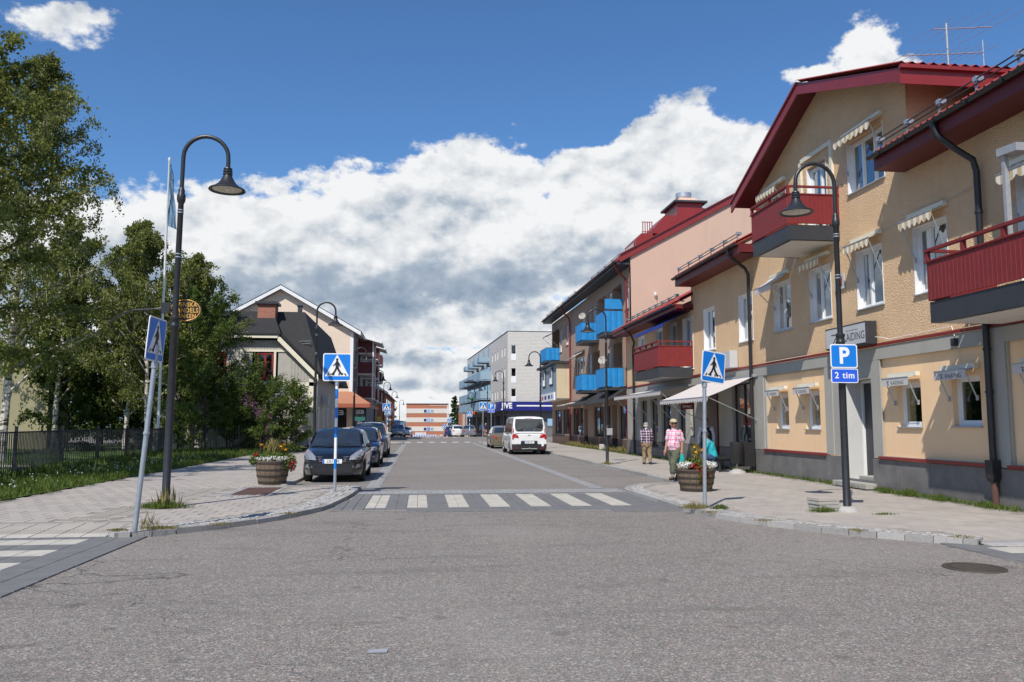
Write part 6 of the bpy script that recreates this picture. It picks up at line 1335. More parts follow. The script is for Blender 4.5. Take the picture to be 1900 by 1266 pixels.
def ped_sign(name, label, loc, rz=0.0, size=.63, zb=2.52, tilt=(0, 0), striped=False, face_rz=0.0, group='pedestrian crossing signs', r=.030, detail=True):
    t = thing(name, label, 'crossing sign', loc, rz, group); t.rotation_euler = (tilt[0], tilt[1], rz)
    if striped:
        z = 0; i = 0; cuts = [0, .52, .74, .98, 1.22, 1.46, 1.66, 1.90, 2.10, 2.32, zb + .02]; m_ = ['galv', 'signblue', 'signwhite', 'signwhite', 'signblue', 'signwhite', 'signblue', 'signwhite', 'signblue', 'signwhite']
        for a, c, q in zip(cuts, cuts[1:], m_): b = MB(); b.lathe([(r, a), (r, c)], 12, cap=True); b.build('pole_band', q, t, world=False, smooth=True)
    else: b = MB(); b.lathe([(r, 0), (r, zb + .25)], 12, cap=True); b.build('pole', 'galv', t, world=False, smooth=True)
    if detail:
        b = MB(); b.lathe([(r + .001, zb - .10), (r + .014, zb - .09), (r + .014, zb - .02), (r + .001, zb - .01)], 12); b.lathe([(r + .001, 1.38), (r + .01, 1.385), (r + .01, 1.42), (r + .001, 1.425)], 12) if not striped else None; b.build('clamp', 'galv', t, world=False)
    bd = ped_face(t, size, zb, detail); bd.location = (0, -r - .02, 0); bd.rotation_euler = (0, 0, face_rz)
    return t
s1 = ped_sign('crossing_sign', 'leaning crossing sign seen side-on beside the big left lamp', (-4.02, 12.43, PZ + .02), 0, .64, 2.44, (0, R(4.2)), face_rz=R(86), r=.036)
s2 = ped_sign('crossing_sign', 'crossing sign on a blue and white striped post before the black hatchback', (-1.88, 19.06, PZ + .02), 0, .635, 2.50, (0, 0), True, r=.034)
s3 = ped_sign('crossing_sign', 'crooked crossing sign on a grey post by the right flower tub', (5.17, 14.62, PZ + .02), 0, .58, 2.30, (0, R(1.2)), face_rz=R(24), r=.036); s3.children[-1].rotation_euler = (0, R(4.5), R(24))
for x, y, z, sz, zb, st_, lb_ in ((4.98, 64.6, .1, .62, 2.55, False, 'crossing sign before the far right kerb, next to the small P sign'), (-2.62, 66.5, .1, .62, 2.5, False, 'crossing sign at the far left kerb, the nearer of the pair'),
                           (-2.95, 78, .05, .60, 2.35, True, 'crossing sign on a striped post just behind another at the far left kerb'), (5.9, 97, .0, .62, 2.4, True, 'crossing sign on a striped post in front of the silver car'),
                           (-2.75, 105, -.1, .62, 1.5, False, 'tiny crossing sign left of the banded block'), (-2.5, 118, -.3, .6, 1.2, False, 'tiny low crossing sign at the left foot of the banded block'), (4.4, 122, -.3, .62, 2.0, False, 'tiny crossing sign at the right edge of the banded block'), (3.75, 124, -.3, .6, 1.2, False, 'tiny lower crossing sign near the right edge of the banded block')):
    ped_sign('crossing_sign', lb_, (x, y, z), 0, sz, zb, (0, 0), st_, r=.04)
def p_sign(label, loc, s_=.5, sub=True, post=None, cat='parking sign', back=.0):
    t = thing('parking_sign', label, cat, loc); h = s_ / 2
    b = MB(); P = rrect(-h, h, 0, s_ * .84, .04); b.prism(yp(P, 0), yp(P, .012)); bd = b.build('sign_board', 'signwhite', t, world=False); e = .02; P = rrect(-h + e, h - e, e, s_ * .84 - e, .03); b = MB(); b.prism(yp(P, -.002), yp(P, 0)); b.build('blue_field', 'signblue', bd, world=False)
    letters('P', Fr(0, 0, 1, 0, 0, -1), 0, s_ * .41, .0035, s_ * .80, 'signwhite', bd, world=False, extr=.001, bold=.012, xs=.95)
    if sub:
        b = MB(); P = rrect(-h, h, -.265, -.01, .03); b.prism(yp(P, 0), yp(P, .012)); sb = b.build('time_plate', 'signwhite', t, world=False); b = MB(); P = rrect(-h + .015, h - .015, -.25, -.025, .02); b.prism(yp(P, -.002), yp(P, 0)); b.build('blue_field', 'signblue2', sb, world=False)
        letters('2 tim', Fr(0, 0, 1, 0, 0, -1), 0, -.135, .0035, .155, 'signwhite', sb, world=False, extr=.001, bold=.003, spacing=1.15)
    b = MB()
    for z in (.08, .3): b.box(-.06, .06, .012, .09, z, z + .03)
    b.build('bracket', 'galv', t, world=False)
    if post: b = MB(); b.lathe([(.035, -post), (.035, s_ * .8)], 10, (0, .05, 0)); b.build('pole', 'galv', t, world=False)
    return t
p_sign('blue P sign with 2 tim plate fixed to the right lamp post', (7.485, 13.76, 2.60), .505)
p_sign('small distant P sign beside the far right crossing sign', (5.75, 66.0, 2.75), .55, True, 2.6)
b = MB(); b.box(-.11, .11, -.05, .03, 0, .26); b.lathe([(.11, 0), (.11, .08)], 12, (0, .0, .26), 'y'); mt = b.build('parking_meter', 'greymetal', world=False, bevel=.015); mt.location = (7.14, 30.50, 1.18); tag(mt, 'grey parking meter strapped to the lamp post by the pavement', 'parking meter')
# oval bank sign on its bracket
ov_ = thing('oval_bank_sign', 'oval brown sign with gold SVENSKA HANDELSBANKEN lettering hanging behind the big left lamp', 'sign', (-4.46, 16.12, 3.55))
def oval(rx, rz_, y0, y1, n=40): return [(rx * cos(2 * pi * i / n), y0, .22 + rz_ * sin(2 * pi * i / n)) for i in range(n)], [(rx * cos(2 * pi * i / n), y1, .22 + rz_ * sin(2 * pi * i / n)) for i in range(n)]
b = MB(); A_, B_ = oval(.285, .215, -.02, .02); b.prism(A_, B_); bo = b.build('board', 'signbrown', ov_, world=False)
b = MB(); b.tube([(.27 * cos(2 * pi * i / 40), -.022, .22 + .2 * sin(2 * pi * i / 40)) for i in range(41)], .010, 6, cap=False); b.build('gold_rim', 'gold', bo, world=False)
fo = Fr(0, 0, 1, 0, 0, -1)
for tx, zz, sz in (('SVENSKA', .325, .115), ('HANDELS', .215, .125), ('BANKEN', .105, .115)): letters(tx, fo, .0, zz, .024, sz, 'gold', bo, world=False, extr=.003, bold=.003, xs=.82, spacing=1.1)
b = MB(); b.tube([(0, 0, .43), (0, 0, .50), (-.3, 0, .50)], .012, 6); b.tube([(-.30, 0, .28), (-.55, 0, .24), (-1.0, .1, .22), (-1.25, .15, .14), (-1.45, .2, .0)], .018, 6); b.box(-.44, -.28, -.06, .06, .16, .36); b.tube([(-.3, 0, .22), (-.14, -.12, .22)], .02, 6); b.build('bracket', 'black', ov_, world=False)
# flag
fl = thing('flag_pole', 'white flagpole with a limp blue flag rising above the birches', 'flagpole', (-12.1, 40, .1)); b = MB(); b.lathe([(.07, 0), (.06, 6), (.045, 14.1), (.07, 14.15), (.05, 14.25), (.001, 14.28)], 10); b.build('pole', 'white', fl, world=False, smooth=True)
b = MB(); n = 14; vs = []
for i in range(n + 1):
    for j in range(7): z = 14.0 - 3.1 * i / n; w_ = .38 * (i / n) ** .7 + .02; vs.append((.06 + w_ * j / 6 + .03 * sin(i * .9 + j), .05 * sin(j * 2.2 + i * .5), z - .15 * j / 6))
b.add(vs, [(i * 7 + j, i * 7 + j + 1, (i + 1) * 7 + j + 1, (i + 1) * 7 + j) for i in range(n) for j in range(6)]); b.build('flag', 'flag_blue', fl, world=False, fixn=False, smooth=True)
# ---------------------------------------------------------------- iron garden fence
def fence(label, pts, nb, hgt=1.40, name='iron_fence', first_post=True, gap=.105):
    t = thing(name, label, 'fence', (pts[0][0], pts[0][1], PZ)); bar = MB(); bar.box(-.012, .012, -.012, .012, .10, hgt - .06); bm_ = bpy.data.meshes.new('bar'); bm_.from_pydata(bar.v, [], bar.f); bm_.materials.append(M['black']); cnt = 0
    post = MB(); post.box(-.035, .035, -.035, .035, -.1, hgt + .06); post.box(-.042, .042, -.042, .042, hgt + .06, hgt + .08); pm_ = bpy.data.meshes.new('post'); pm_.from_pydata(post.v, [], post.f); pm_.materials.append(M['black'])
    X_, Y_ = pts[0]
    for a, c in zip(pts, pts[1:]):
        L = math.dist(a, c); an = math.atan2(c[1] - a[1], c[0] - a[0])
        for q in (a, c) if c == pts[-1] else (a,):
            o = bpy.data.objects.new('post', pm_); COL.objects.link(o); o.parent = t; o.location = (q[0] - X_, q[1] - Y_, 0); o.rotation_euler = (0, 0, an)
        r_ = MB()
        for z in (.12, hgt - .08): r_.tube([(a[0] - X_, a[1] - Y_, z), (c[0] - X_, c[1] - Y_, z)], .02, 4)
        r_.build('rail', 'black', t, world=False)
        n = int(L / gap)
        for i in range(1, n):
            if cnt >= nb: break
            o = bpy.data.objects.new('bar', bm_); COL.objects.link(o); o.parent = t; o.location = (a[0] - X_ + (c[0] - a[0]) * i / n, a[1] - Y_ + (c[1] - a[1]) * i / n, 0); o.rotation_euler = (0, 0, an); cnt += 1
    return t
fence('long black iron bar fence round the lawn on the left', [(-10.2, 17.9), (-10.85, 23.7), (-11.86, 29.1), (-11.8, 32.0), (-11.65, 34.6), (-11.85, 37.8), (-12.1, 41.0)], 290, gap=.15)
fence('shorter black iron fence between the garden opening and the lilac bush', [(-11.35, 42.8), (-11.1, 45.3), (-10.9, 47.2), (-10.7, 49.3)], 200, gap=.12) if False else fence('shorter black iron fence between the garden opening and the lilac bush', [(-11.2, 42.8), (-10.2, 43.2), (-9.2, 43.6), (-8.3, 44.0), (-7.5, 44.4)], 60, gap=.12)
# ================================================================ VEHICLES
def car(name, label, loc, rz, paint, P, cat='car', group=None, extras='', plate='', plate_mat='signwhite', detail=True):
    L, Wd = P['L'], P['W']; hl = L / 2; hw = Wd / 2; zbY, zbZ = zip(*P['belt']); rY, rZ = zip(*P['roof']); yw = P['wheels']; rw = P['rw']; tum = P.get('tum', .22); cf, cr = P.get('cf', .30), P.get('cr', .16)
    zb = lambda y: float(np.interp(y, zbY, zbZ)); zr = lambda y: float(np.interp(y, rY, rZ))
    yaf, yar = hl - P.get('lf', .75), -hl + P.get('lr', .5)
    def w(y):
        if y > yaf: t = (y - yaf) / (hl - yaf); return hw * (1 - cf * t ** 2.6)
        if y < yar: t = (yar - y) / (hl + yar); return hw * (1 - cr * t ** 2.4)
        return hw
    def zlow(y):
        z = P.get('sill', .22) + (.02 if abs(y) > hl - .3 else 0)
        for q in yw:
            ra = rw + .055
            if abs(y - q) < ra: z = max(z, rw + math.sqrt(ra * ra - (y - q) ** 2) - .01)
        return z
    root = thing(name, label, cat, loc, rz, group)
    ys = sorted(set([-hl + L * i / 60 for i in range(61)] + [q + s_ * (rw + .055) * cos(pi * i / 16) for q in yw for s_ in (1,) for i in range(17)])); prof = [(.94, 0), (.985, .18), (1.0, .45), (.995, .68), (.97, .84), (.91, .95), (.78, 1.0)]
    b = MB(); rows = []
    for y in ys:
        a, zz, t = w(y), zlow(y), zb(y); row = [(a * fx, y, zz + (t - zz) * fz) for fx, fz in prof] + [(a * .4, y, t + .018), (0, y, t + .025)]
        rows.append(row + [(-x, q, z) for x, q, z in row[-2::-1]])
    n = len(rows[0]); vs = [p for r_ in rows for p in r_]; fs_ = [(i * n + j, i * n + j + 1, (i + 1) * n + j + 1, (i + 1) * n + j) for i in range(len(rows) - 1) for j in range(n - 1)]
    fs_ += [tuple(range(n)), tuple((len(rows) - 1) * n + j for j in range(n))[::-1]]; b.add(vs, fs_)
    body = b.build('body', paint, root, smooth=True, world=False)
    # cabin
    g0, g1 = rY[0], rY[-1]; gy = sorted(set([g0 + (g1 - g0) * i / 40 for i in range(41)] + list(rY))); rows = []
    wb = lambda y: w(y) * .925
    wt = lambda y: wb(y) - tum * max(0, zr(y) - zb(y))
    for y in gy:
        t, bs = max(zr(y), zb(y) - .02), zb(y) - .03; row = [(wb(y), y, bs), (wt(y) + .03, y, max(bs, t - .13)), (wt(y) - .015, y, max(bs, t - .05)), (wt(y) * .8, y, t - .012), (wt(y) * .45, y, t), (0, y, t + .006)]
        rows.append(row + [(-x, q, z) for x, q, z in row[-2::-1]])
    n = len(rows[0]); b = MB(); b.add([p for r_ in rows for p in r_], [(i * n + j, i * n + j + 1, (i + 1) * n + j + 1, (i + 1) * n + j) for i in range(len(rows) - 1) for j in range(n - 1)]); cab = b.build('cabin', paint, root, smooth=True, world=False)
    def top_patch(y0, y1, fw, nm, off=.007, mat='carglass', par=cab, narrow=.0):
        b = MB(); ny, nx = 8, 8; v0 = []
        for i in range(ny + 1):
            y = y0 + (y1 - y0) * i / ny
            for j in range(nx + 1):
                s_ = -1 + 2 * j / nx; hwid = wt(y) * (fw - narrow * i / ny) - .02; slope = (zr(y + .02) - zr(y - .02)) / .04; nl = math.sqrt(1 + slope * slope); z = zr(y) + .006 * (1 - s_ * s_) - (.012 if abs(s_) > .8 else 0); v0.append((s_ * hwid, y - slope / nl * off, z + off / nl))
        b.add(v0, [(i * (nx + 1) + j, i * (nx + 1) + j + 1, (i + 1) * (nx + 1) + j + 1, (i + 1) * (nx + 1) + j) for i in range(ny) for j in range(nx)]); return b.build(nm, mat, par, smooth=True, world=False)
    def side_patch(y0, y1, s_, nm='side_window', zlo=.035, zhi=.085, mat='carglass'):
        b = MB(); k = 10; v0 = []
        for i in range(k + 1):
            y = y0 + (y1 - y0) * i / k; za, zc = zb(y) + zlo, zr(y) - zhi; zc = max(zc, za + .005)
            for z in (za, (za + zc) / 2, zc): f = (z - zb(y)) / max(.05, zr(y) - .13 - zb(y)); x = wb(y) + (wt(y) + .03 - wb(y)) * min(1, f) + .008; v0.append((s_ * x, y, z))
        b.add(v0, [(i * 3 + j, i * 3 + j + 1, (i + 1) * 3 + j + 1, (i + 1) * 3 + j) for i in range(k) for j in range(2)]); return b.build(nm, mat, cab, smooth=True, world=False)
    top_patch(P['ws'][0], P['ws'][1], .93, 'windscreen')
    if P.get('rwin'): top_patch(P['rwin'][0], P['rwin'][1], .86, 'rear_window')
    for a, c in P['side']:
        for s_ in (-1, 1): side_patch(a, c, s_)
    def yf(x, z, end):
        """where the skin of the nose (end=1) or tail (end=-1) stands at this x and height"""
        y = hl
        while y > .3:
            q = y * end; top_ = max(zb(q), zr(q) if rY[0] <= q <= rY[-1] else 0)
            lim = w(q) if z <= zb(q) else (wb(q) - tum * (z - zb(q)))
            if abs(x) <= lim + .001 and z <= top_ + .005: return q
            y -= .012
        return y * end
    def patch(poly, end, mat, nm, par=body, off=.012, th=.03, sub=1):
        Q = []
        for (a, c) in zip(poly, poly[1:] + poly[:1]):
            for i in range(sub): t = i / sub; Q.append((a[0] + (c[0] - a[0]) * t, a[1] + (c[1] - a[1]) * t))
        cx = sum(p[0] for p in Q) / len(Q); cz = sum(p[1] for p in Q) / len(Q)
        out_ = [(x, yf(x, z, end) + end * off, z) for x, z in Q]; cen = (cx, yf(cx, cz, end) + end * off, cz); n = len(Q); b = MB()
        b.add(out_ + [(x, y - end * th, z) for x, y, z in out_] + [cen], [(i, (i + 1) % n, 2 * n) for i in range(n)] + [(i, (i + 1) % n, n + (i + 1) % n, n + i) for i in range(n)]); return b.build(nm, mat, par, world=False, smooth=True)
    # wheels
    for q in yw:
        for s_ in (-1, 1):
            x0 = hw - .11; b = MB(); b.lathe([(rw - .10, -.10), (rw - .02, -.105), (rw, -.08), (rw, .07), (rw - .03, .10), (rw - .10, .105), (rw - .11, .06)], 28, (0, 0, 0), 'x'); wl = b.build('wheel', 'rubber', root, smooth=True, world=False); wl.location = (s_ * x0, q, rw); wl.scale = (s_, 1, 1)
            b = MB(); b.lathe([(rw - .105, .085), (rw - .12, .03)], 24, (0, 0, 0), 'x'); b.lathe([(.001, .08), (.055, .08), (.06, .05)], 12, (0, 0, 0), 'x')
            for i in range(8):
                a = 2 * pi * i / 8; b.prism([(.055, .04 * cos(a) - .022 * sin(a) * k_, .04 * sin(a) + .022 * cos(a) * k_) for k_ in (-1, 1)] + [(.085, (rw - .105) * cos(a) - .016 * sin(a) * k_, (rw - .105) * sin(a) + .016 * cos(a) * k_) for k_ in (1, -1)], [(.035, .04 * cos(a) - .022 * sin(a) * k_, .04 * sin(a) + .022 * cos(a) * k_) for k_ in (-1, 1)] + [(.06, (rw - .105) * cos(a) - .016 * sin(a) * k_, (rw - .105) * sin(a) + .016 * cos(a) * k_) for k_ in (1, -1)])
            b.build('rim', 'greymetal', wl, world=False)
    b = MB(); b.box(-hw * .82, hw * .82, -hl + .18, hl - .22, .19, .62); b.build('underbody', 'plastic', root, world=False)
    def mirror_(x, y, z, m):
        for s_ in (-1, 1): b = MB(); b.lathe([(.001, -.07), (.05, -.06), (.075, 0), (.05, .06), (.001, .07)], 10, (0, 0, 0), 'y'); o = b.build('mirror', m, root, smooth=True, world=False); o.location = (s_ * x, y, z); o.scale = (1.4, 1.0, .95); k = MB(); k.tube([(s_ * (x - .16), y, z - .05), (s_ * x, y, z - .02)], .022, 6); k.build('mirror_arm', 'plastic', root, world=False)
    mirror_(hw + .06, P['mirror'][0], P['mirror'][1], P.get('mmat', paint))
    if detail:                                            # door seams and handles
        for y in P.get('seams', ()):
            for s_ in (-1, 1): b = MB(); b.add([(s_ * (w(y) * fx + .002), y + dy_, zlow(y) + (zb(y) - zlow(y)) * fz) for dy_ in (-.006, .006) for fx, fz in prof[:6]], [(j, j + 1, 7 + j, 6 + j) for j in range(5)]); b.build('door_seam', 'plastic', body, world=False, fixn=False)
        for y in P.get('handles', ()):
            for s_ in (-1, 1): b = MB(); b.box(min(s_ * (hw + .0), s_ * (hw + .03)), max(s_ * (hw + .0), s_ * (hw + .03)), y - .09, y + .09, zb(y) - .15, zb(y) - .12); b.build('door_handle', paint, body, world=False)
    fr_p, re_p = Fr(0, hl, 1, 0, 0, 1), Fr(0, -hl, 1, 0, 0, -1)
    f = P.get('face')
    if 'hatch_front' in extras:
        for s_ in (-1, 1):
            k = lambda pts: [(s_ * x, z) for x, z in pts]
            patch(k([(.46, .70), (.58, .66), (.80, .72), (.83, .82), (.74, .90), (.62, .84)]), 1, 'lampglass', 'headlight', sub=2); patch(k([(.70, .84), (.78, .83), (.74, .895)]), 1, 'orange_lens', 'indicator', off=.018)
            patch(k([(.55, .37), (.78, .34), (.80, .56), (.62, .57)]), 1, 'plastic', 'bumper_recess', off=.004, sub=2); disc_ = [(s_ * (.69 + .05 * cos(2 * pi * i / 12)), .46 + .05 * sin(2 * pi * i / 12)) for i in range(12)]; patch(disc_, 1, 'lampglass', 'fog_lamp', off=.02)
        patch([(-.50, .33), (.50, .33), (.56, .50), (-.56, .50)], 1, 'plastic', 'lower_grille', off=.004, sub=3)
        for z in (.36, .40, .44, .48): patch([(-.50, z - .008), (.50, z - .008), (.50, z + .008), (-.50, z + .008)], 1, 'charcoal', 'grille_slat', off=.02, sub=3)
        patch([(-.42, .655), (.42, .655), (.36, .69), (-.36, .69)], 1, 'plastic', 'upper_grille', off=.006, sub=2); patch([(-.44, .70), (.44, .70), (.44, .708), (-.44, .708)], 1, 'chrome', 'grille_trim', off=.012, sub=3)
        patch([(-.055, .76), (0, .69), (.055, .76), (0, .83)], 1, 'chrome', 'emblem', off=.02); patch([(-.022, .76), (0, .73), (.022, .76), (0, .79)], 1, 'ink', 'emblem_core', off=.024)
        patch([(-.85, .24), (.85, .24), (.82, .29), (-.82, .29)], 1, 'plastic', 'bumper_lip', off=.006, sub=3)
        for s_ in (-1, 1): b = MB(); b.tube([(s_ * .05 + .25, .93 + .26, zr(1.19) + .02), (s_ * .05 - .35 * s_ - .1, .80 + .24, zr(1.04) + .045)], .008, 4); b.build('wiper', 'plastic', root, world=False)
    if 'front' in extras:
        zf = zb(hl - .25)
        for s_ in (-1, 1): patch([(s_ * hw * .52, zf - .16), (s_ * hw * .90, zf - .14), (s_ * hw * .88, zf + .0), (s_ * hw * .58, zf - .03)], 1, 'lampglass', 'headlight', sub=2); patch([(s_ * hw * .62, .38), (s_ * hw * .8, .38), (s_ * hw * .8, .46), (s_ * hw * .64, .46)], 1, 'lampglass', 'fog_lamp', off=.01)
        patch([(-hw * .42, zf - .2), (hw * .42, zf - .2), (hw * .46, zf - .06), (-hw * .46, zf - .06)], 1, 'plastic', 'grille', sub=3); patch([(-hw * .62, .28), (hw * .62, .28), (hw * .66, .42), (-hw * .66, .42)], 1, 'plastic', 'lower_grille', sub=3)
    if 'rear' in extras:
        zf = zb(-hl + .1)
        for s_ in (-1, 1): patch([(s_ * hw * .56, zf - .26), (s_ * hw * .92, zf - .22), (s_ * hw * .88, zf - .03), (s_ * hw * .62, zf - .06)], -1, 'red_lamp', 'tail_light', sub=2)
        patch([(-hw * .9, .36), (hw * .9, .36), (hw * .88, .40), (-hw * .88, .40)], -1, 'plastic', 'bumper_strip', sub=4)
    if 'van_rear' in extras:
        gw_ = hw * .80; patch([(-gw_ * .80, 1.20), (gw_ * .80, 1.20), (gw_ * .93, 1.29), (gw_ * .96, 1.5), (gw_ * .92, 1.86), (-gw_ * .92, 1.86), (-gw_ * .96, 1.5), (-gw_ * .93, 1.29)], -1, 'carglass', 'rear_window', sub=3, off=.014)
        patch([(-.22, 1.88), (.22, 1.88), (.2, 1.905), (-.2, 1.905)], -1, 'red_lamp', 'brake_light')
        for s_ in (-1, 1): patch([(s_ * hw * .83, .80), (s_ * hw * .92, .80), (s_ * hw * .92, 1.02), (s_ * hw * .83, 1.02)], -1, 'red_lamp', 'tail_light', sub=3, off=.014); patch([(s_ * hw * .83, 1.14), (s_ * hw * .905, 1.14), (s_ * hw * .885, 1.36), (s_ * hw * .83, 1.36)], -1, 'red_lamp', 'tail_light', sub=2, off=.014)
        patch([(-hw * .92, .26), (hw * .92, .26), (hw * .95, .55), (-hw * .95, .55)], -1, 'plastic', 'bumper', sub=5, off=.035, th=.10); patch([(-.45, .55), (.45, .55), (.42, .72), (-.42, .72)], -1, 'plastic', 'plate_recess', sub=3, off=.02)
        patch([(-.45, .76), (-.42, .76), (.42, .76), (.42, .74), (-.42, .74)], -1, 'red_lamp', 'trim_line', sub=1, off=.012) if False else None
        d_ = [(.70 + .065 * cos(2 * pi * i / 14), .50 + .065 * sin(2 * pi * i / 14)) for i in range(14)]; patch(d_, -1, 'signwhite', 'round_sticker', off=.045)
        for s_ in (-1, 1): patch([(s_ * .60, .33), (s_ * .75, .33), (s_ * .75, .36), (s_ * .60, .36)], -1, 'red_lamp', 'reflector', off=.045)
        b = MB(); b.tube([(0, -hl + .1, .33), (0, -hl - .12, .33), (0, -hl - .12, .40)], .02, 6); b.tube([(-.4, -hl - .03, .31), (.4, -hl - .03, .31)], .022, 6); b.build('tow_bar', 'greymetal', root, world=False)
        patch([(-.07, .99), (.07, .99), (.06, 1.03), (-.06, 1.03)], -1, 'greymetal', 'emblem', off=.016)
    if 'rails' in extras:
        for s_ in (-1, 1):
            b = MB(); b.tube([(s_ * wt(y) * .93, y, zr(y) + dz_) for y, dz_ in ((-hl * .62, .0), (-hl * .58, .06), (0, .06), (hl * .12, .05), (hl * .17, .0))], .018, 6); b.build('roof_rail', 'greymetal', root, world=False)
    if plate:
        end = 1 if 'front' in extras else -1; zp_ = P.get('pz', .55); bw = .26; b = MB(); yy = yf(0, zp_, end) + end * (.05 if 'van' in extras else .03)
        f_ = Fr(0, yy, -1 if end > 0 else 1, 0, 0, end) if True else None
        b.fbox(f_, -bw, bw, zp_ - .057, zp_ + .057, -.01, .0); pl = b.build('number_plate', plate_mat, root, world=False); k = MB(); k.fbox(f_, -bw + .003, -bw + .045, zp_ - .054, zp_ + .054, .0, .002); k.build('blue_strip', 'signblue2', pl, world=False)
        letters(plate, f_, .02, zp_, .002, .095, 'ink', pl, world=False, extr=.001, bold=.001, spacing=1.05)
    return root
M['orange_lens'] = pm('amber_lens', (.75, .30, .10), None, 10, .2, coat=1)
HATCH = dict(L=4.03, W=1.71, wheels=(-1.26, 1.25), rw=.305, belt=[(-2.02, .88), (-1.9, .98), (-1.0, 1.0), (.8, .93), (1.15, .93), (1.5, .86), (1.78, .775), (1.93, .70), (2.015, .60)],
             roof=[(-1.97, .92), (-1.80, 1.10), (-1.5, 1.36), (-1.1, 1.45), (-.3, 1.49), (.15, 1.47), (.42, 1.39), (1.22, .92)], ws=(1.13, .43), rwin=(-1.85, -1.45), side=[(.02, .82), (-.95, -.06), (-1.45, -1.02)], mirror=(.68, .99), seams=(.98, -.02, -.95), handles=(.15, -.78), tum=.30, sill=.20, lf=.85, cf=.30, pz=.585)
SEDAN = dict(L=4.5, W=1.77, wheels=(-1.32, 1.38), rw=.315, belt=[(-2.25, .80), (-2.1, .92), (-1.5, .95), (.9, .92), (1.3, .90), (1.9, .80), (2.15, .70), (2.25, .60)],
             roof=[(-1.75, .95), (-1.1, 1.34), (-.7, 1.43), (-.1, 1.46), (.3, 1.42), (.5, 1.34), (1.35, .90)], ws=(1.26, .52), rwin=(-1.65, -1.12), side=[(.0, .9), (-.9, -.08), (-1.3, -.97)], mirror=(.8, .98), mmat='plastic', seams=(1.0, -.04, -.9), handles=(.12, -.75), tum=.38, pz=.72)
ESTATE = dict(SEDAN, L=4.6, roof=[(-2.22, .92), (-2.0, 1.32), (-1.8, 1.43), (-.7, 1.47), (-.1, 1.48), (.3, 1.43), (.5, 1.34), (1.35, .90)], rwin=(-2.18, -1.99), side=[(.0, .9), (-.9, -.08), (-1.85, -.97)], pz=.75)
SUV = dict(SEDAN, L=4.55, W=1.84, rw=.345, belt=[(-2.27, .95), (-2.1, 1.05), (-1.5, 1.08), (.9, 1.05), (1.2, 1.05), (1.9, .97), (2.15, .86), (2.27, .70)], roof=[(-2.2, 1.05), (-2.0, 1.5), (-1.8, 1.62), (-.7, 1.68), (-.1, 1.69), (.3, 1.64), (.5, 1.54), (1.3, 1.05)], rwin=(-2.17, -1.98), side=[(.0, .85), (-.9, -.08), (-1.8, -.97)], ws=(1.2, .52), mirror=(.78, 1.13), sill=.28)
VAN = dict(L=4.97, W=1.94, wheels=(-1.45, 1.48), rw=.335, belt=[(-2.49, 1.02), (-2.44, 1.12), (1.3, 1.12), (1.6, 1.12), (2.1, 1.02), (2.4, .85), (2.485, .65)], roof=[(-2.47, 1.12), (-2.43, 1.4), (-2.33, 1.86), (-2.24, 1.95), (-2.0, 1.985), (.7, 1.985), (1.05, 1.93), (1.95, 1.1)], ws=(1.85, 1.1), side=[(.6, 1.3), (-.5, .5), (-2.1, -.65)], mirror=(1.35, 1.2), mmat='plastic', seams=(1.4, .5, -.7), handles=(), tum=.16, sill=.24, cf=.3, cr=.06, lr=.25, pz=.64)
PG = 'cars parked in bays along the street'
car('parked_car', 'black hatchback with plate LSU 992 facing the camera in the nearest left bay', (-2.36, 25.15, 0), pi, 'paint_black', HATCH, extras='hatch_front', plate='LSU 992', group=PG)
car('parked_car', 'dark blue small car parked between the black hatchback and the grey estate', (-2.30, 32.6, 0), pi, 'paint_navy', HATCH, extras='front', plate='', group=PG)
car('parked_car', 'blue-grey tall estate with roof rails, third in the left row', (-2.40, 41.5, 0), pi, 'paint_bluegrey', dict(SUV, mmat='greymetal'), extras='front rails', group=PG)
car('parked_van', 'white passenger van seen from behind in the right bay', (5.70, 45.1, 0), 0, 'paint_white', VAN, cat='van', extras='van_rear', plate='WJH 121', group=PG)
car('parked_car', 'beige gold saloon parked just beyond the white van', (5.52, 55.2, 0), 0, 'paint_gold', SEDAN, extras='rear', plate='', group=PG)
car('parked_car', 'silver saloon seen from behind in front of the far shops', (6.1, 103, -.02), 0, 'paint_silver', SEDAN, extras='rear', detail=False, group=PG)
car('parked_car', 'white hatchback left of the far silver saloon', (5.0, 108.5, -.1), 0, 'paint_white', HATCH, extras='rear', detail=False, group=PG)
car('parked_car', 'dark tall car just beyond the far white hatchback', (5.1, 118, -.25), 0, 'paint_black', SUV, extras='rear', detail=False, group=PG)
car('parked_car', 'small blue car at the left end of the far right row', (4.35, 116, -.22), 0, 'paint_blue', HATCH, extras='rear', detail=False, group=PG)
car('parked_car', 'silver tall car facing the camera beyond the far left crossing', (-2.75, 109, -.12), pi, 'paint_silver', SUV, extras='front', detail=False, group=PG)
car('parked_car', 'white small car facing the camera to the right of the far silver tall car', (-1.85, 121, -.3), pi, 'paint_white', HATCH, extras='front', detail=False, group=PG)
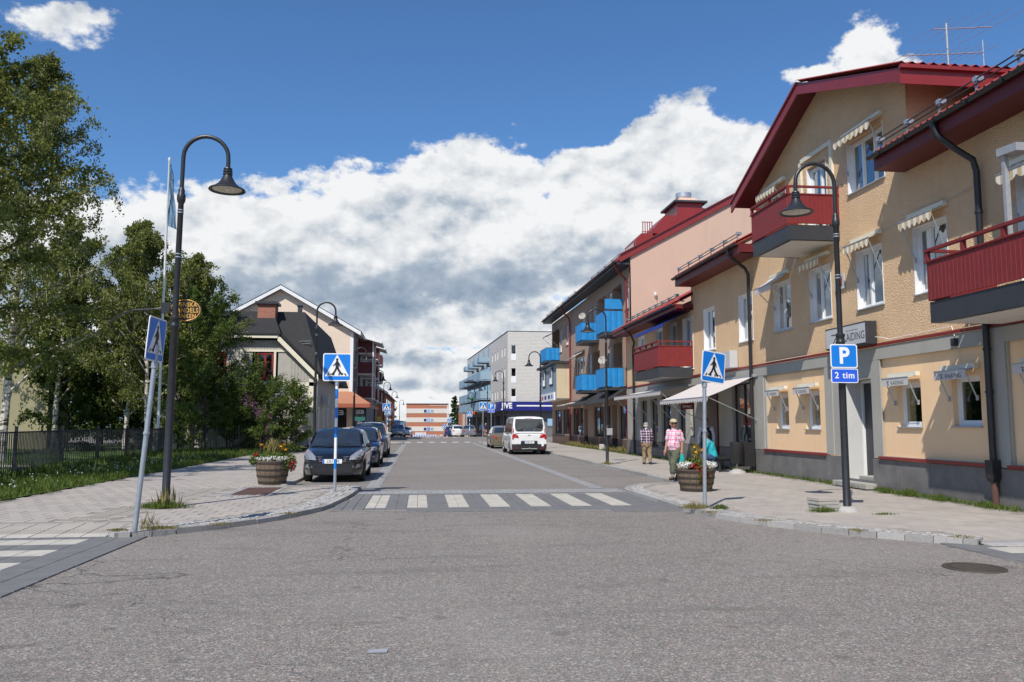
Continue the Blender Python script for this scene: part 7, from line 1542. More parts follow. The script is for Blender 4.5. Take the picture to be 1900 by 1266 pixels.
# ================================================================ PEOPLE
FOLD = bpy.data.textures.new('cloth_folds', 'CLOUDS'); FOLD.noise_scale = .11; FOLD.noise_depth = 2
def blob(name, caps, mat, parent, voxel=.012, smooth=3):
    """tapered limbs and rounded masses fused into one continuous skin"""
    bm = bmesh.new()
    def sph(c, r, sc=(1, 1, 1)):
        m = Matrix.Translation(c) @ Matrix.Diagonal((r * sc[0], r * sc[1], r * sc[2], 1)); bmesh.ops.create_icosphere(bm, subdivisions=2, radius=1, matrix=m)
    for c in caps:
        if len(c) == 3 and isinstance(c[2], tuple): sph(Vector(c[0]), c[1], c[2]); continue
        a, b_, ra, rb = Vector(c[0]), Vector(c[1]), c[2], c[3]; sph(a, ra); sph(b_, rb); d = b_ - a; L = d.length
        if L > 1e-4:
            q = d.to_track_quat('Z', 'Y').to_matrix().to_4x4(); bmesh.ops.create_cone(bm, cap_ends=True, segments=14, radius1=ra, radius2=rb, depth=L, matrix=Matrix.Translation((a + b_) / 2) @ q)
    me = bpy.data.meshes.new(name); bm.to_mesh(me); bm.free(); me.materials.append(M[mat]); o = bpy.data.objects.new(name, me); COL.objects.link(o); o.parent = parent
    r = o.modifiers.new('fuse', 'REMESH'); r.mode = 'VOXEL'; r.voxel_size = voxel; r.use_smooth_shade = True
    s = o.modifiers.new('smooth', 'SMOOTH'); s.factor = .5; s.iterations = smooth
    if name in ('shirt', 'trousers'):
        d = o.modifiers.new('folds', 'DISPLACE'); d.texture = FOLD; d.texture_coords = 'LOCAL'; d.strength = .045; d.mid_level = .5
    return o
def person(label, loc, rz, H, J, top, legs, shoes, skin='skin', hat=None, hair=None, sleeves='short', shorts=False, head_yaw=0.0, glasses=False, belly=.0, group=None, extra=None, sock=True):
    """J: joints in metres for a 1.0-tall figure facing -y; scaled by H"""
    root = thing('person', label, 'person', loc, rz, group); V = lambda k: Vector(J[k]) * H; h = H
    pel, wai, che, nek, hed = V('pelvis'), V('waist'), V('chest'), V('neck'), V('head')
    skinc = [(nek - Vector((0, 0, .02 * h)), hed, .033 * h, .036 * h), (hed, .066 * h, (.82, .98, 1.12))]
    yaw = Matrix.Rotation(head_yaw, 4, 'Z'); F = lambda x, y, z: hed + (yaw @ Vector((x, y, z))) * h
    skinc += [(F(0, -.028, -.030), F(0, -.036, -.046), .030 * h, .024 * h), (F(0, -.064, .002), F(0, -.076, -.018), .008 * h, .011 * h), (F(-.022, -.056, .018), F(.022, -.056, .018), .010 * h, .010 * h), (F(-.018, -.062, -.036), F(.018, -.062, -.036), .006 * h, .006 * h)]
    for s_ in (-1, 1): skinc += [(F(s_ * .056, .004, .008), F(s_ * .058, .008, -.018), .010 * h, .008 * h)]
    skinc += [(pel, wai, .085 * h, .075 * h), (wai, che, .075 * h, .085 * h), (che, nek, .075 * h, .03 * h)]
    for s_ in 'LR':
        sh, el, wr, ha = V('sh' + s_), V('el' + s_), V('wr' + s_), V('ha' + s_); hp, kn, an, to = V('hip' + s_), V('kn' + s_), V('an' + s_), V('toe' + s_)
        skinc += [(che, sh, .06 * h, .036 * h), (sh, el, .033 * h, .026 * h), (el, wr, .026 * h, .017 * h)]
        d = (ha - wr).normalized(); side = d.cross(Vector((1, 0, 0))).normalized() if abs(d.x) < .9 else Vector((0, 1, 0)); pl = wr + d * .045 * h
        skinc += [(wr, pl, .017 * h, .022 * h)]
        curl = Vector((0, -1, 0)) * .3 + Vector((1 if s_ == 'R' else -1, 0, 0)) * .15
        for i in range(4):
            off = side * (i - 1.5) * .0115 * h; ln = (.038, .044, .042, .034)[i] * h; k1 = pl + off + d * .012 * h; k2 = k1 + d * ln * .55; k3 = k2 + (d + curl).normalized() * ln * .5; skinc += [(k1, k2, .0068 * h, .006 * h), (k2, k3, .006 * h, .0052 * h)]
        tb = wr + side * .016 * h + d * .012 * h; t2 = tb + (side * .8 + d).normalized() * .028 * h; skinc += [(tb, t2, .009 * h, .008 * h), (t2, t2 + (side * .2 + d).normalized() * .018 * h, .0075 * h, .006 * h)]
        skinc += [(hp, kn, .058 * h, .038 * h), (kn, an, .038 * h, .023 * h), (an, to, .024 * h, .02 * h)]
    blob('body', skinc, skin, root, .0085)
    t = [(pel + Vector((0, 0, .01 * h)), wai, .102 * h, .094 * h), (wai, che, .094 * h, .100 * h), (che, nek - Vector((0, 0, .018 * h)), .090 * h, .046 * h), (wai + Vector((0, -.03 * h, -.02 * h)), .08 * h + belly * h, (1.1, 1, 1.1))]
    for s_ in 'LR':
        sh, el, wr = V('sh' + s_), V('el' + s_), V('wr' + s_); t += [(che, sh, .078 * h, .040 * h)]
        t += [(sh - Vector((0, 0, .008 * h)), sh.lerp(el, .85), .040 * h, .043 * h)] if sleeves == 'short' else [(sh, el, .044 * h, .036 * h), (el, el.lerp(wr, .92), .036 * h, .028 * h)]
    blob('shirt', t, top, root, .011, 4)
    t = [(pel + Vector((0, 0, .025 * h)), pel - Vector((0, 0, .03 * h)), .098 * h, .10 * h)]
    for s_ in 'LR':
        hp, kn, an = V('hip' + s_), V('kn' + s_), V('an' + s_); t += [(pel, hp, .09 * h, .072 * h), (hp, kn, .070 * h, .055 * h), (kn, kn.lerp(an, .62 if shorts else .93), .055 * h, .050 * h if shorts else .042 * h)]
    blob('trousers', t, legs, root, .011, 4)
    for s_ in 'LR':
        an, to = V('an' + s_), V('toe' + s_); heel = an - (to - an) * .28 + Vector((0, 0, -.012 * h)); blob('shoe', [(heel, to, .026 * h, .024 * h), (an, an.lerp(to, .5) - Vector((0, 0, .006 * h)), .029 * h, .026 * h), (heel - Vector((0, 0, .012 * h)), to - Vector((0, 0, .006 * h)), .020 * h, .02 * h)], shoes, root, .010, 2)
        if sock: blob('sock', [(an, an.lerp(V('kn' + s_), .25), .027 * h, .027 * h)], 'sock', root, .01, 1)
    for s_ in (-1, 1): b = MB(); b.lathe([(.001, -.004), (.005, -.003), (.007, 0), (.005, .003), (.001, .004)], 8, tuple(F(s_ * .024, -.062, .006)), 'y'); b.build('eye', 'ink', root, world=False, smooth=True)
    if glasses:
        b = MB()
        for s_ in (-1, 1): b.tube([F(s_ * .008, -.074, .008), F(s_ * .044, -.066, .006)], [.0125 * h, .0135 * h], 8); b.tube([F(s_ * .044, -.066, .008), F(s_ * .062, .0, .010)], .003 * h, 4)
        b.build('sunglasses', 'ink', root, world=False, smooth=True)
    if hat:
        blob('cap', [(F(0, .004, .034), .066 * h, (.90, 1.02, .72)), (F(0, -.05, .038), F(0, -.095, .028), .030 * h, .016 * h), (F(-.03, -.055, .034), F(-.022, -.088, .028), .014 * h, .010 * h), (F(.03, -.055, .034), F(.022, -.088, .028), .014 * h, .010 * h)], hat, root, .008, 2)
    if hair:
        blob('hair', [(F(0, .012, .018 if not hat else -.004), .067 * h, (.86, .98, 1.02 if not hat else .7)), (F(0, .04, -.03), .035 * h, (1.1, .6, 1.0))], hair, root, .009, 2)
    if extra: extra(root, V, F, h)
    return root
STAND = dict(pelvis=(0, 0, .50), waist=(0, 0, .60), chest=(0, .005, .72), neck=(0, 0, .845), head=(0, -.01, .925), shL=(.105, 0, .795), elL=(.145, .01, .63), wrL=(.150, -.03, .485), haL=(.150, -.045, .44), shR=(-.105, 0, .795), elR=(-.145, .01, .63), wrR=(-.15, -.03, .485), haR=(-.15, -.045, .44),
             hipL=(.055, 0, .49), knL=(.06, -.01, .27), anL=(.06, .01, .045), toeL=(.07, -.075, .018), hipR=(-.055, 0, .49), knR=(-.06, -.01, .27), anR=(-.06, .01, .045), toeR=(-.07, -.075, .018))
WALK = dict(STAND, knL=(.055, -.12, .29), anL=(.06, -.15, .060), toeL=(.065, -.225, .045), knR=(-.055, .01, .27), anR=(-.055, .17, .10), toeR=(-.06, .12, .022), elL=(.125, .05, .64), wrL=(.125, .03, .50), haL=(.125, .02, .45), elR=(-.128, -.01, .64), wrR=(-.13, -.06, .50), haR=(-.13, -.075, .455))
def bag(root, V, F, h):
    p = V('haL') + Vector((.0, -.01, -.02)); b = MB(); b.prism([(p.x - .05, p.y - .03, p.z), (p.x + .05, p.y - .03, p.z), (p.x + .05, p.y + .03, p.z), (p.x - .05, p.y + .03, p.z)], [(p.x - .12, p.y - .05, p.z - .24), (p.x + .10, p.y - .05, p.z - .27), (p.x + .10, p.y + .05, p.z - .27), (p.x - .12, p.y + .05, p.z - .24)])
    o = b.build('carrier_bag', 'teal_bag', None, world=False, bevel=.02); o.location = root.location; o.rotation_euler = root.rotation_euler; tag(o, 'turquoise bag held by the man in the pink plaid shirt', 'bag')
    k = MB(); k.tube([p + Vector((-.03, 0, 0)), p + Vector((-.02, 0, .05)), p + Vector((.02, 0, .05)), p + Vector((.03, 0, 0))], .006, 5); k.build('strap', 'teal_bag', o, world=False)
person('man in a pink plaid shirt, pale cap and sunglasses stepping along the kerb', (6.86, 21.7, PZ + .02), R(-52), 1.66, WALK, 'plaid_pink', 'olive_cloth', 'shoe_brown', 'skin_dk', hat='cap_cloth', hair='hair_gr', shorts=True, head_yaw=R(46), glasses=True, belly=.012, extra=bag)
W2 = dict(WALK, neck=(0, -.03, .84), head=(0, -.06, .91), chest=(0, -.015, .72), anL=(.055, -.05, .045), toeL=(.06, -.13, .02), knL=(.055, -.06, .275), anR=(-.055, .06, .05), toeR=(-.06, -.02, .02))
person('man in a dark plaid shirt and khaki trousers walking away past the shop windows', (8.58, 30.5, PZ + .02), R(180), 1.60, W2, 'plaid_navy', 'khaki_cloth', 'shoe_brown', 'skin_dk', hat='grey_cap', hair='hair_gr', sleeves='long')
SIT = dict(STAND, pelvis=(0, .0, .27), waist=(0, -.02, .36), chest=(0, -.05, .48), neck=(0, -.09, .60), head=(0, -.12, .675), shL=(.105, -.06, .55), elL=(.14, -.12, .40), wrL=(.08, -.24, .38), haL=(.06, -.29, .37), shR=(-.105, -.06, .55), elR=(-.14, -.12, .40), wrR=(-.08, -.24, .38), haR=(-.06, -.29, .37),
           hipL=(.06, -.02, .27), knL=(.08, -.26, .28), anL=(.08, -.25, .05), toeL=(.09, -.33, .02), hipR=(-.06, -.02, .27), knR=(-.08, -.26, .28), anR=(-.08, -.25, .05), toeR=(-.09, -.33, .02))
person('person in a turquoise shirt and jeans sitting on the bench with their back turned', (9.50, 26.0, PZ + .02), R(-125), 1.68, SIT, 'turquoise_cloth', 'denim', 'shoe_brown', 'skin_dk', hair='hair_dk', sock=False)
def vest(root, V, F, h):
    blob('waistcoat', [(V('pelvis') + Vector((0, 0, .02 * h)), V('chest'), .108 * h, .110 * h), (V('chest'), V('chest') + Vector((.07 * h, 0, .06 * h)), .09 * h, .05 * h), (V('chest'), V('chest') + Vector((-.07 * h, 0, .06 * h)), .09 * h, .05 * h)], 'navy_cloth', root, .012, 3)
person('person in a white shirt and navy waistcoat standing in the shop doorway', (9.98, 27.9, PZ + .02), R(-20), 1.72, STAND, 'white_cloth', 'navy_cloth', 'shoe_brown', 'skin_dk', hair='hair_dk', sleeves='long', sock=False, extra=vest)
person('distant woman in dark clothes walking before the white brick shops', (8.35, 104, -.03), R(160), 1.70, W2, 'navy_cloth', 'skin', 'shoe_brown', 'skin', hair='cap_cloth', shorts=True, sock=False)
person('distant man in blue beside the woman before the white brick shops', (8.0, 106, -.05), R(170), 1.78, W2, 'denim', 'navy_cloth', 'shoe_brown', 'skin', hair='hair_dk', sock=False)
# bench and bin
bn = thing('bench', 'dark slatted bench against the shop front', 'bench', (9.75, 25.95, PZ + .02), R(-8))
for i in range(4): b = MB(); b.box(-.95 if False else -.22 + i * .115, -.22 + i * .115 + .095, -.80, .80, .42, .455); b.build('slat', 'plastic', bn, world=False)
for y in (-.6, .6): b = MB(); b.box(-.2, .2, y - .03, y + .03, .36, .42); b.box(-.2, -.15, y - .03, y + .03, 0, .36); b.box(.15, .2, y - .03, y + .03, 0, .36); b.build('leg', 'plastic', bn, world=False)
bi = thing('litter_bin', 'black litter bin on a pale concrete foot beside the bench', 'bin', (9.82, 24.75, PZ + .02))
b = MB(); b.lathe([(.001, .30), (.17, .30), (.20, .34), (.21, .95), (.19, .96), (.18, .9), (.001, .6)], 16); b.build('bin_body', 'plastic', bi, smooth=True, world=False); b = MB(); b.lathe([(.001, .14), (.08, .14), (.24, .06), (.28, 0)], 14); b.build('foot', 'granite_b', bi, world=False, smooth=True); b = MB(); b.lathe([(.03, .1), (.03, .35)], 8); b.build('stem', 'granite_b', bi, world=False)
b = MB(); b.box(-.32, .32, -.02, .02, .20, .95); o = b.build('board_stand', 'plastic', world=False); o.location = (10.15, 24.9, PZ + .02); tag(o, 'black board leaning behind the litter bin by the shop window', 'board')
bx = MB(); bx.box(-.16, .16, -.1, .1, 0, .34); o = bx.build('pale_blue_box', 'awn_plain', world=False, bevel=.01); o.location = (10.6, 47.2, PZ + .02); tag(o, 'small pale blue box on the ground outside the brown building', 'box')
# ================================================================ FLOWER TUBS
def tub(label, x, y, z, rt, rb, h, seed, plants):
    t = thing('flower_tub', label, 'flower tub', (x, y, z)); n = 20; r = random.Random(seed)
    for i in range(n):
        a0, a1 = 2 * pi * i / n + .008, 2 * pi * (i + 1) / n - .008; b = MB(); A_ = [(q * cos(a), q * sin(a), 0) for q, a in ((rb, a0), (rb, a1), (rb - .03, a1), (rb - .03, a0))]; hh = h + r.uniform(-.006, .006); rm = (rt + rb) / 2 + .018
        Bm = [(q * cos(a), q * sin(a), h * .5) for q, a in ((rm, a0), (rm, a1), (rm - .03, a1), (rm - .03, a0))]; C_ = [(q * cos(a), q * sin(a), hh) for q, a in ((rt, a0), (rt, a1), (rt - .03, a1), (rt - .03, a0))]
        b.add(A_ + Bm + C_, [(0, 1, 5, 4), (1, 2, 6, 5), (2, 3, 7, 6), (3, 0, 4, 7), (4, 5, 9, 8), (5, 6, 10, 9), (6, 7, 11, 10), (7, 4, 8, 11), (8, 9, 10, 11), (0, 1, 2, 3)]); b.build('stave', 'wood', t, world=False)
    for zz, hh in ((.10 * h, .045), (.36 * h, .04), (.62 * h, .04), (.90 * h, .05)):
        rr = lambda z_: (rb + (rt - rb) * z_ / h) + .018 * (1 - abs(2 * z_ / h - 1)) + .004; b = MB(); b.lathe([(rr(zz - hh / 2), zz - hh / 2), (rr(zz) + .004, zz - hh / 2), (rr(zz + hh / 2) + .004, zz + hh / 2), (rr(zz + hh / 2), zz + hh / 2)], 32); b.build('hoop', 'hoop', t, world=False)
    b = MB(); b.lathe([(.001, h - .05), (rt - .03, h - .06)], 20); b.build('soil', 'soil', t, world=False, fixn=False)
    pl = thing('tub_flowers', plants, 'flowers', (x, y, z + h))
    return t, pl
def flower_patch(pl, name, mat, cx, cy, cz, sx, sy, sz, n, size, seed, up=.6, aspect=.9, tint=None, kind='stuff'):
    nr = np.random.RandomState(seed); q_ = nr.normal(size=(n, 3)); q_ /= np.linalg.norm(q_, axis=1, keepdims=True); C = q_ * (nr.rand(n, 1) ** .4) * np.array([sx, sy, sz]) * .72 + np.array([cx, cy, cz]); T = nr.normal(size=(n, 3)) + np.array([0, 0, up]); return quads_object(name, C, T, size, mat, pl, aspect=aspect, seed=seed, kind=kind)
t1, p1 = tub('weathered oak half barrel planter left of the black hatchback', -3.72, 21.75, PZ + .02, .43, .335, .60, 3, 'yellow-orange and white flowers with drooping red ones in the left barrel')
flower_patch(p1, 'foliage', 'leafmid', 0, 0, .10, .60, .5, .20, 1500, .055, 1); flower_patch(p1, 'foliage', 'leafmid', -.42, -.05, .02, .25, .3, .22, 350, .05, 2); flower_patch(p1, 'foliage', 'leafmid', .44, -.1, -.05, .25, .3, .35, 450, .05, 3)
flower_patch(p1, 'grass_blades', 'grass_dry', 0, 0, .30, .35, .3, .3, 500, .20, 4, 2.0, .08); flower_patch(p1, 'white_flowers', 'fl_white', .02, -.28, .06, .62, .16, .09, 420, .036, 5); flower_patch(p1, 'red_flowers', 'fl_red', .50, -.15, -.10, .14, .22, .26, 90, .05, 6); flower_patch(p1, 'red_flowers', 'fl_red', -.38, -.15, .14, .10, .1, .08, 18, .05, 7)
for i, (x_, z_) in enumerate(((-.28, .40), (-.18, .34), (.20, .35), (.29, .40), (.25, .30), (.33, .27))):
    flower_patch(p1, 'orange_flower', 'fl_orange', x_, -.1, z_, .05, .05, .03, 14, .045, 20 + i, kind='stuff'); k = MB(); k.tube([(x_ * .5, -.05, .0), (x_, -.1, z_)], .004, 4); k.build('stem', 'leafmid', p1, world=False)
t2, p2 = tub('weathered oak half barrel planter behind the crooked crossing sign', 6.33, 18.45, PZ + .02, .44, .34, .50, 4, 'white frothy flowers with red and yellow ones in the right barrel')
flower_patch(p2, 'foliage', 'leafmid', 0, 0, .10, .46, .42, .22, 1300, .05, 11); flower_patch(p2, 'white_flowers', 'fl_white', -.26, -.10, .10, .26, .3, .12, 520, .034, 12); flower_patch(p2, 'white_flowers', 'fl_white', .28, -.10, .10, .28, .3, .12, 520, .034, 13)
flower_patch(p2, 'foliage', 'leafmid', .02, -.38, -.08, .20, .12, .36, 350, .05, 14); flower_patch(p2, 'red_flowers', 'fl_red', .03, -.42, -.06, .17, .10, .34, 110, .055, 15); flower_patch(p2, 'red_flowers', 'fl_red', -.14, -.32, .08, .2, .10, .12, 40, .05, 16); flower_patch(p2, 'spiky_grass', 'grass_dry', .02, .0, .32, .16, .2, .36, 240, .24, 17, 2.2, .08)
for i, (x_, z_) in enumerate(((-.06, .50), (.12, .44), (-.02, .38), (.2, .40))): flower_patch(p2, 'orange_flower', 'fl_orange', x_, -.1, z_, .05, .05, .03, 12, .045, 40 + i); 
# ================================================================ TREES AND SHRUBS
BG = 'birch trees in the garden on the left'
tree('birch_tree', 'tallest birch at the left edge with a pale trunk and a wispy pointed top', -16.1, 34.0, 16.2, 5.2, .17, 47600, 0.102, seed=11, rad=.17, lean=(.95, 0), nb=74, group=BG, droop=1.0)
tree('birch_tree', 'second birch with a bright white trunk behind the middle of the iron fence', -20.2, 48.5, 13.0, 5.4, .20, 36400, 0.131, seed=12, rad=.17, lean=(.6, 0), nb=50, group=BG)
tree('birch_tree', 'thin birch just left of the big arched lamp', -14.0, 44.5, 11.6, 4.4, .20, 28000, 0.123, seed=13, rad=.13, lean=(-.4, 0), nb=44, group=BG)
tree('birch_tree', 'birch with overhanging twigs right of the big arched lamp', -12.5, 46.5, 10.6, 3.8, .22, 25200, 0.123, seed=14, rad=.14, lean=(.3, -.5), nb=54, group=BG, droop=1.2)
tree('birch_tree', 'broad birch whose crown fills the gap behind the left sign', -16.6, 49.0, 13.0, 5.2, .14, 36400, 0.135, seed=15, rad=.15, lean=(.3, 0), nb=48, group=BG)
tree('birch_tree', 'birch leaning into the frame from the far left edge', -22.6, 40.0, 14.0, 5.4, .12, 33600, 0.123, seed=16, rad=.16, lean=(-.5, 0), nb=46, group=BG)
tree('leafy_tree', 'small light green tree in front of the grey house gable', -10.9, 43.6, 7.6, 2.8, .12, 26600, 0.094, mat='leafmid', bark='bark_dark', seed=21, rad=.09, nb=40, shape='round', droop=.5, twig=.8)
tree('leafy_tree', 'dark bushy tree behind the left iron fence', -14.8, 50.5, 6.0, 3.4, .06, 21000, 0.148, mat='leafdark', bark='bark_dark', seed=22, rad=.09, nb=36, shape='round', droop=.3)
tree('leafy_tree', 'dark broad tree at the back of the garden left of the white trunk', -19.6, 58.0, 8.0, 4.6, .06, 22400, 0.18, mat='leafdark', bark='bark_dark', seed=23, rad=.12, nb=36, shape='round', droop=.3)
tree('leafy_tree', 'dark tree at the back of the garden behind the tallest birch', -27.0, 64.0, 9.5, 5.4, .06, 21000, 0.205, mat='leafdark', bark='bark_dark', seed=24, rad=.12, nb=36, shape='round', droop=.3)
tree('leafy_tree', 'tree outside the left edge whose crown shades the verge', -13.6, 19.2, 14.5, 4.0, .26, 21000, 0.131, mat='leafbirch', bark='bark_dark', seed=25, rad=.16, nb=50, shape='round', droop=.4)
tree('leafy_tree', 'birch on the lawn whose branches enter from the left edge of the picture', -14.0, 27.0, 12.6, 3.5, .30, 22400, 0.131, mat='leafbirch', bark='bark_dark', seed=26, rad=.13, nb=30, shape='round', droop=.4)
tree('lilac_bush', 'tall lilac bush with mauve flower heads beside the grey house corner', -7.9, 43.8, 3.7, 2.1, .03, 15000, .09, mat='leafmid', bark='bark_dark', seed=31, rad=.04, nb=50, shape='round', droop=.1, cat='bush', twig=.6, trunks=5)
lf = bpy.data.objects['lilac_bush']; nr = np.random.RandomState(5); n = 1500; cen = np.array([(-1.0 + .22 * (i % 6) * 1.2 + nr.normal() * .12, -.7 + nr.normal() * .35, 3.0 - .30 * (i % 6) * .9 + nr.normal() * .28) for i in range(34)]); idx = nr.randint(0, 34, n); C = cen[idx] + nr.normal(size=(n, 3)) * np.array([.07, .07, .12]); quads_object('flower_heads', C, nr.normal(size=(n, 3)), .05, 'lilac', lf, seed=3)
tree('dense_bush', 'dark green bush under the small tree by the short iron fence', -9.9, 45.2, 3.5, 2.4, .03, 13000, .11, mat='leafmid', bark='bark_dark', seed=32, rad=.04, nb=44, shape='round', droop=.1, cat='bush', twig=.6, trunks=5)
tree('dense_bush', 'bush with light upright shoots against the grey house corner', -6.75, 45.4, 3.7, 1.2, .03, 7500, .10, mat='leafmid', bark='bark_dark', seed=33, rad=.03, nb=36, shape='round', droop=.0, cat='bush', twig=.6, trunks=5)
tree('leafy_tree', 'mid green young tree between the small light tree and the leaning sign', -13.0, 46.5, 5.6, 2.4, .05, 13000, .12, mat='leafmid', bark='bark_dark', seed=37, rad=.07, nb=40, shape='round', droop=.4, twig=.8)
tree('dense_bush', 'low dark bush at the garden opening', -12.6, 49.0, 2.6, 2.2, .03, 5500, .13, mat='leafdark', bark='bark_dark', seed=34, rad=.04, nb=40, shape='round', droop=.1, cat='bush', twig=.6, trunks=5)
tree('leafy_tree', 'dark leafy tree growing just right of the beige building', -19.9, 49.5, 6.4, 2.6, .08, 14000, .16, mat='leafdark', bark='bark_dark', seed=38, rad=.09, nb=40, shape='round', droop=.5, twig=.9)
for i, (x, y, h, s_) in enumerate(((-17, 56, 3.4, 3.0), (-22.0, 60, 3.6, 3.4), (-27.5, 58, 3.4, 3.0), (-33, 56, 3.2, 3.0), (-13.5, 54, 3.6, 2.6))):
    tree('hedge_bush', ['dark hedge bush behind the second birch trunk', 'dark hedge bush in the middle of the garden back', 'dark hedge bush before the beige building', 'dark hedge bush at the far left of the garden', 'dark hedge bush nearest the grey house'][i], x, y, h, s_, .02, 9000, .22, mat='leafdark', bark='bark_dark', seed=50 + i, rad=.05, nb=40, shape='round', droop=.1, cat='bush', twig=.9, trunks=6, group='hedge bushes at the back of the garden')
# scraps of moss and grit where kerb meets road
for i, (x, y, w_, n_) in enumerate(((5.05, 14.0, .3, 260), (5.5, 12.75, .35, 260), (6.3, 11.4, .3, 220), (-2.2, 14.6, .3, 220), (-3.0, 13.2, .4, 260), (7.35, 10.6, .3, 300))):
    tuft('grass_tuft', ['small moss patch by the right kerb below the crooked sign', 'moss scraps along the curve of the right kerb', 'moss scraps by the right kerb before the lamp', 'moss scraps by the left kerb nearest the striped post', 'moss scraps by the left kerb right of the leaning sign', 'weeds at the end of the right kerb beside the crossing'][i], x, y, n_, w_, .035, 'grass_dry', PZ + .015, 90 + i, wy=.22)
# trees at the far end of the street
for i, (x, y, h, s_, sh) in enumerate(((9.6, 228, 11.0, 1.8, 'cone'), (12.2, 235, 9.0, 2.2, 'cone'), (13.6, 222, 8.5, 2.6, 'round'), (10.9, 215, 7.4, 1.9, 'round'), (16, 238, 10, 2.4, 'cone'), (-8.5, 215, 8.5, 3.0, 'round'), (-11.5, 230, 11, 3.2, 'round'))):
    tree('distant_tree', ['slim dark spruce just right of the banded block', 'second spruce right of the banded block', 'round dark tree left of the orange brick house', 'low round tree between the spruces and the brick house', 'spruce half hidden by the orange brick house', 'dark tree left of the banded block', 'tall dark tree beyond the left shops'][i], x, y, h, s_, .05, 2600, .5, mat='needles' if sh == 'cone' else 'leafdark', bark='bark_dark', seed=70 + i, rad=.16, nb=40, shape=sh, droop=.2, twig=1.2, z=terr(y))
# ================================================================ GRASS AND WEEDS
def scatter_grass(name, label, pts_fn, n, hmin, hmax, mat, seed, z=.12, wmul=.05, cat='grass'):
    nr = np.random.RandomState(seed); P_ = np.array(pts_fn(nr, n)); hh = nr.uniform(hmin, hmax, len(P_)); C = np.stack([P_[:, 0], P_[:, 1], z + hh * .45], 1); T = np.stack([nr.normal(scale=.35, size=len(P_)), nr.normal(scale=.35, size=len(P_)), np.ones(len(P_))], 1)
    o = quads_object(name, C, T, hh, mat, None, aspect=wmul, seed=seed, loc=(0, 0, 0)); tag(o, label, cat); return o
def verge(nr, n):
    y = 15 + 30 * nr.rand(n) ** 1.25; f = nr.rand(n); x = -8.15 - f ** 1.2 * (2.3 + (y > 24) * 1.2); x = x + .12 * np.sin(y * 3) + nr.normal(scale=.05, size=n); return np.stack([x, y], 1)
scatter_grass('verge_grass', 'rough grass verge between the iron fence and the left pavement', verge, 26000, .07, .22, 'grass', 1, .10, .14)
scatter_grass('verge_grass', 'taller weeds along the foot of the iron fence', lambda nr, n: np.stack([-10.5 - (np.linspace(0, 1, n) * 1.5) + nr.normal(scale=.25, size=n), 17 + 25 * np.linspace(0, 1, n)], 1), 5000, .12, .40, 'grass', 2, .10, .10)
def clover(nr, n):
    y = 15.5 + 22 * nr.rand(n); return np.stack([-8.3 - 2.2 * nr.rand(n), y], 1)
nr = np.random.RandomState(9); P_ = clover(nr, 210); n = len(P_); C = np.concatenate([np.stack([P_[:, 0] + nr.normal(scale=.012, size=n), P_[:, 1] + nr.normal(scale=.012, size=n), .12 + nr.uniform(.1, .26, n) + nr.normal(scale=.004, size=n)], 1) for _ in range(1)]); C = np.repeat(C, 4, 0) + nr.normal(scale=.011, size=(4 * n, 3)); o = quads_object('daisies', C, nr.normal(size=(4 * n, 3)), .026, 'fl_white', None, seed=4); tag(o, 'scattered small white flowers in the grass verge', 'flowers')
def lawnf(nr, n): return np.stack([-11.5 - 22 * nr.rand(n), 17 + 38 * nr.rand(n)], 1)
scatter_grass('lawn_grass', 'short mown grass of the garden behind the iron fence', lawnf, 26000, .03, .09, 'grass', 3, .10, .30)
scatter_grass('rough_grass', 'long grass round the garden opening and under the bushes', lambda nr, n: np.stack([-8.1 - 4.2 * nr.rand(n), 36 + 12 * nr.rand(n)], 1), 9000, .08, .35, 'grass', 5, .10, .12)
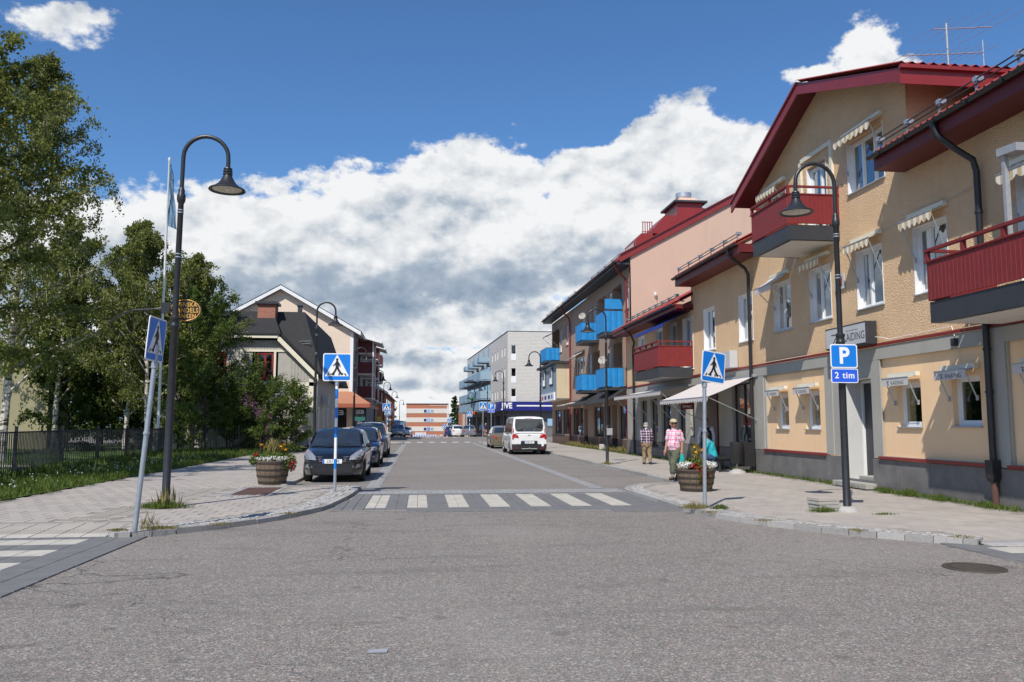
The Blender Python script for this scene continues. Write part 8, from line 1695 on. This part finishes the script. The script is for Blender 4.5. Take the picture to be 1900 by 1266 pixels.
tuft('grass_tuft', 'tuft of green grass round the foot of the big left lamp', -4.62, 15.75, 1500, .62, .17, 'grass', PZ + .02, 4, wy=.22); tuft('grass_tuft', 'tall dry grass stalks against the foot of the big left lamp', -4.6, 15.85, 70, .34, .48, 'grass_dry', PZ + .02, 5, blade=.02); tuft('grass_tuft', 'flat moss at the foot of the leaning left sign', -3.75, 12.75, 700, .42, .05, 'grass_dry', PZ + .02, 6, wy=.16); tuft('grass_tuft', 'flat moss patch on the kerb left of the leaning sign', -4.3, 12.58, 450, .22, .04, 'grass_dry', PZ + .02, 7, wy=.1); tuft('grass_tuft', 'thin weed stalks beside the leaning sign post', -3.86, 12.5, 60, .2, .34, 'grass_dry', PZ + .02, 8, blade=.01)
tuft('grass_tuft', 'withered straw and weeds at the foot of the crooked right sign', 4.97, 14.55, 420, .42, .14, 'grass_dry', PZ + .02, 9, wy=.12); tuft('grass_tuft', 'dark green weeds right of the crooked right sign', 5.42, 14.5, 420, .24, .10, 'grass', PZ + .02, 10, wy=.1); tuft('grass_tuft', 'grass in front of the slab stack', 7.0, 13.78, 420, .36, .12, 'grass', PZ + .02, 12, wy=.08); tuft('grass_tuft', 'streak of grass in the paving right of the lamp footing', 7.85, 13.3, 200, .32, .05, 'grass', PZ + .02, 13, wy=.06); tuft('grass_tuft', 'grass round the foot of the second right lamp', 7.05, 30.55, 300, .4, .14, 'grass_dry', PZ + .02, 14, wy=.2)
def wallfoot(nr, n):
    y = 10.5 + 50 * nr.rand(n) ** 1.5; cl = .25 + .75 * (np.sin(y * 2.3) + np.sin(y * 5.1 + 1) > -.3); x = 10.5 - np.abs(nr.normal(scale=.11, size=n)) * cl - .0; return np.stack([x, y], 1)
scatter_grass('wall_weeds', 'green weeds along the foot of the ochre building', wallfoot, 6500, .03, .15, 'grass', 15, PZ + .01, .16)
scatter_grass('wall_weeds', 'yellowish weeds along the foot of the brown building', lambda nr, n: np.stack([10.9 - np.abs(nr.normal(scale=.16, size=n)), 41.5 + 17 * nr.rand(n)], 1), 2600, .08, .42, 'grass_dry', 16, PZ + .01, .10)
for i, (x, y) in enumerate(((10.38, 15.6), (10.36, 16.6), (10.35, 17.4), (10.38, 14.2))): tuft('weed_clump', ['lush weed clump at the wall below the second right window', 'largest weed clump at the foot of the grey plinth', 'weed clump below the first right window', 'weed clump by the rusty foot of the drainpipe'][i], x, y, 380, .26, .24 if i == 1 else .17, 'grass', PZ + .01, 30 + i, wy=.3)
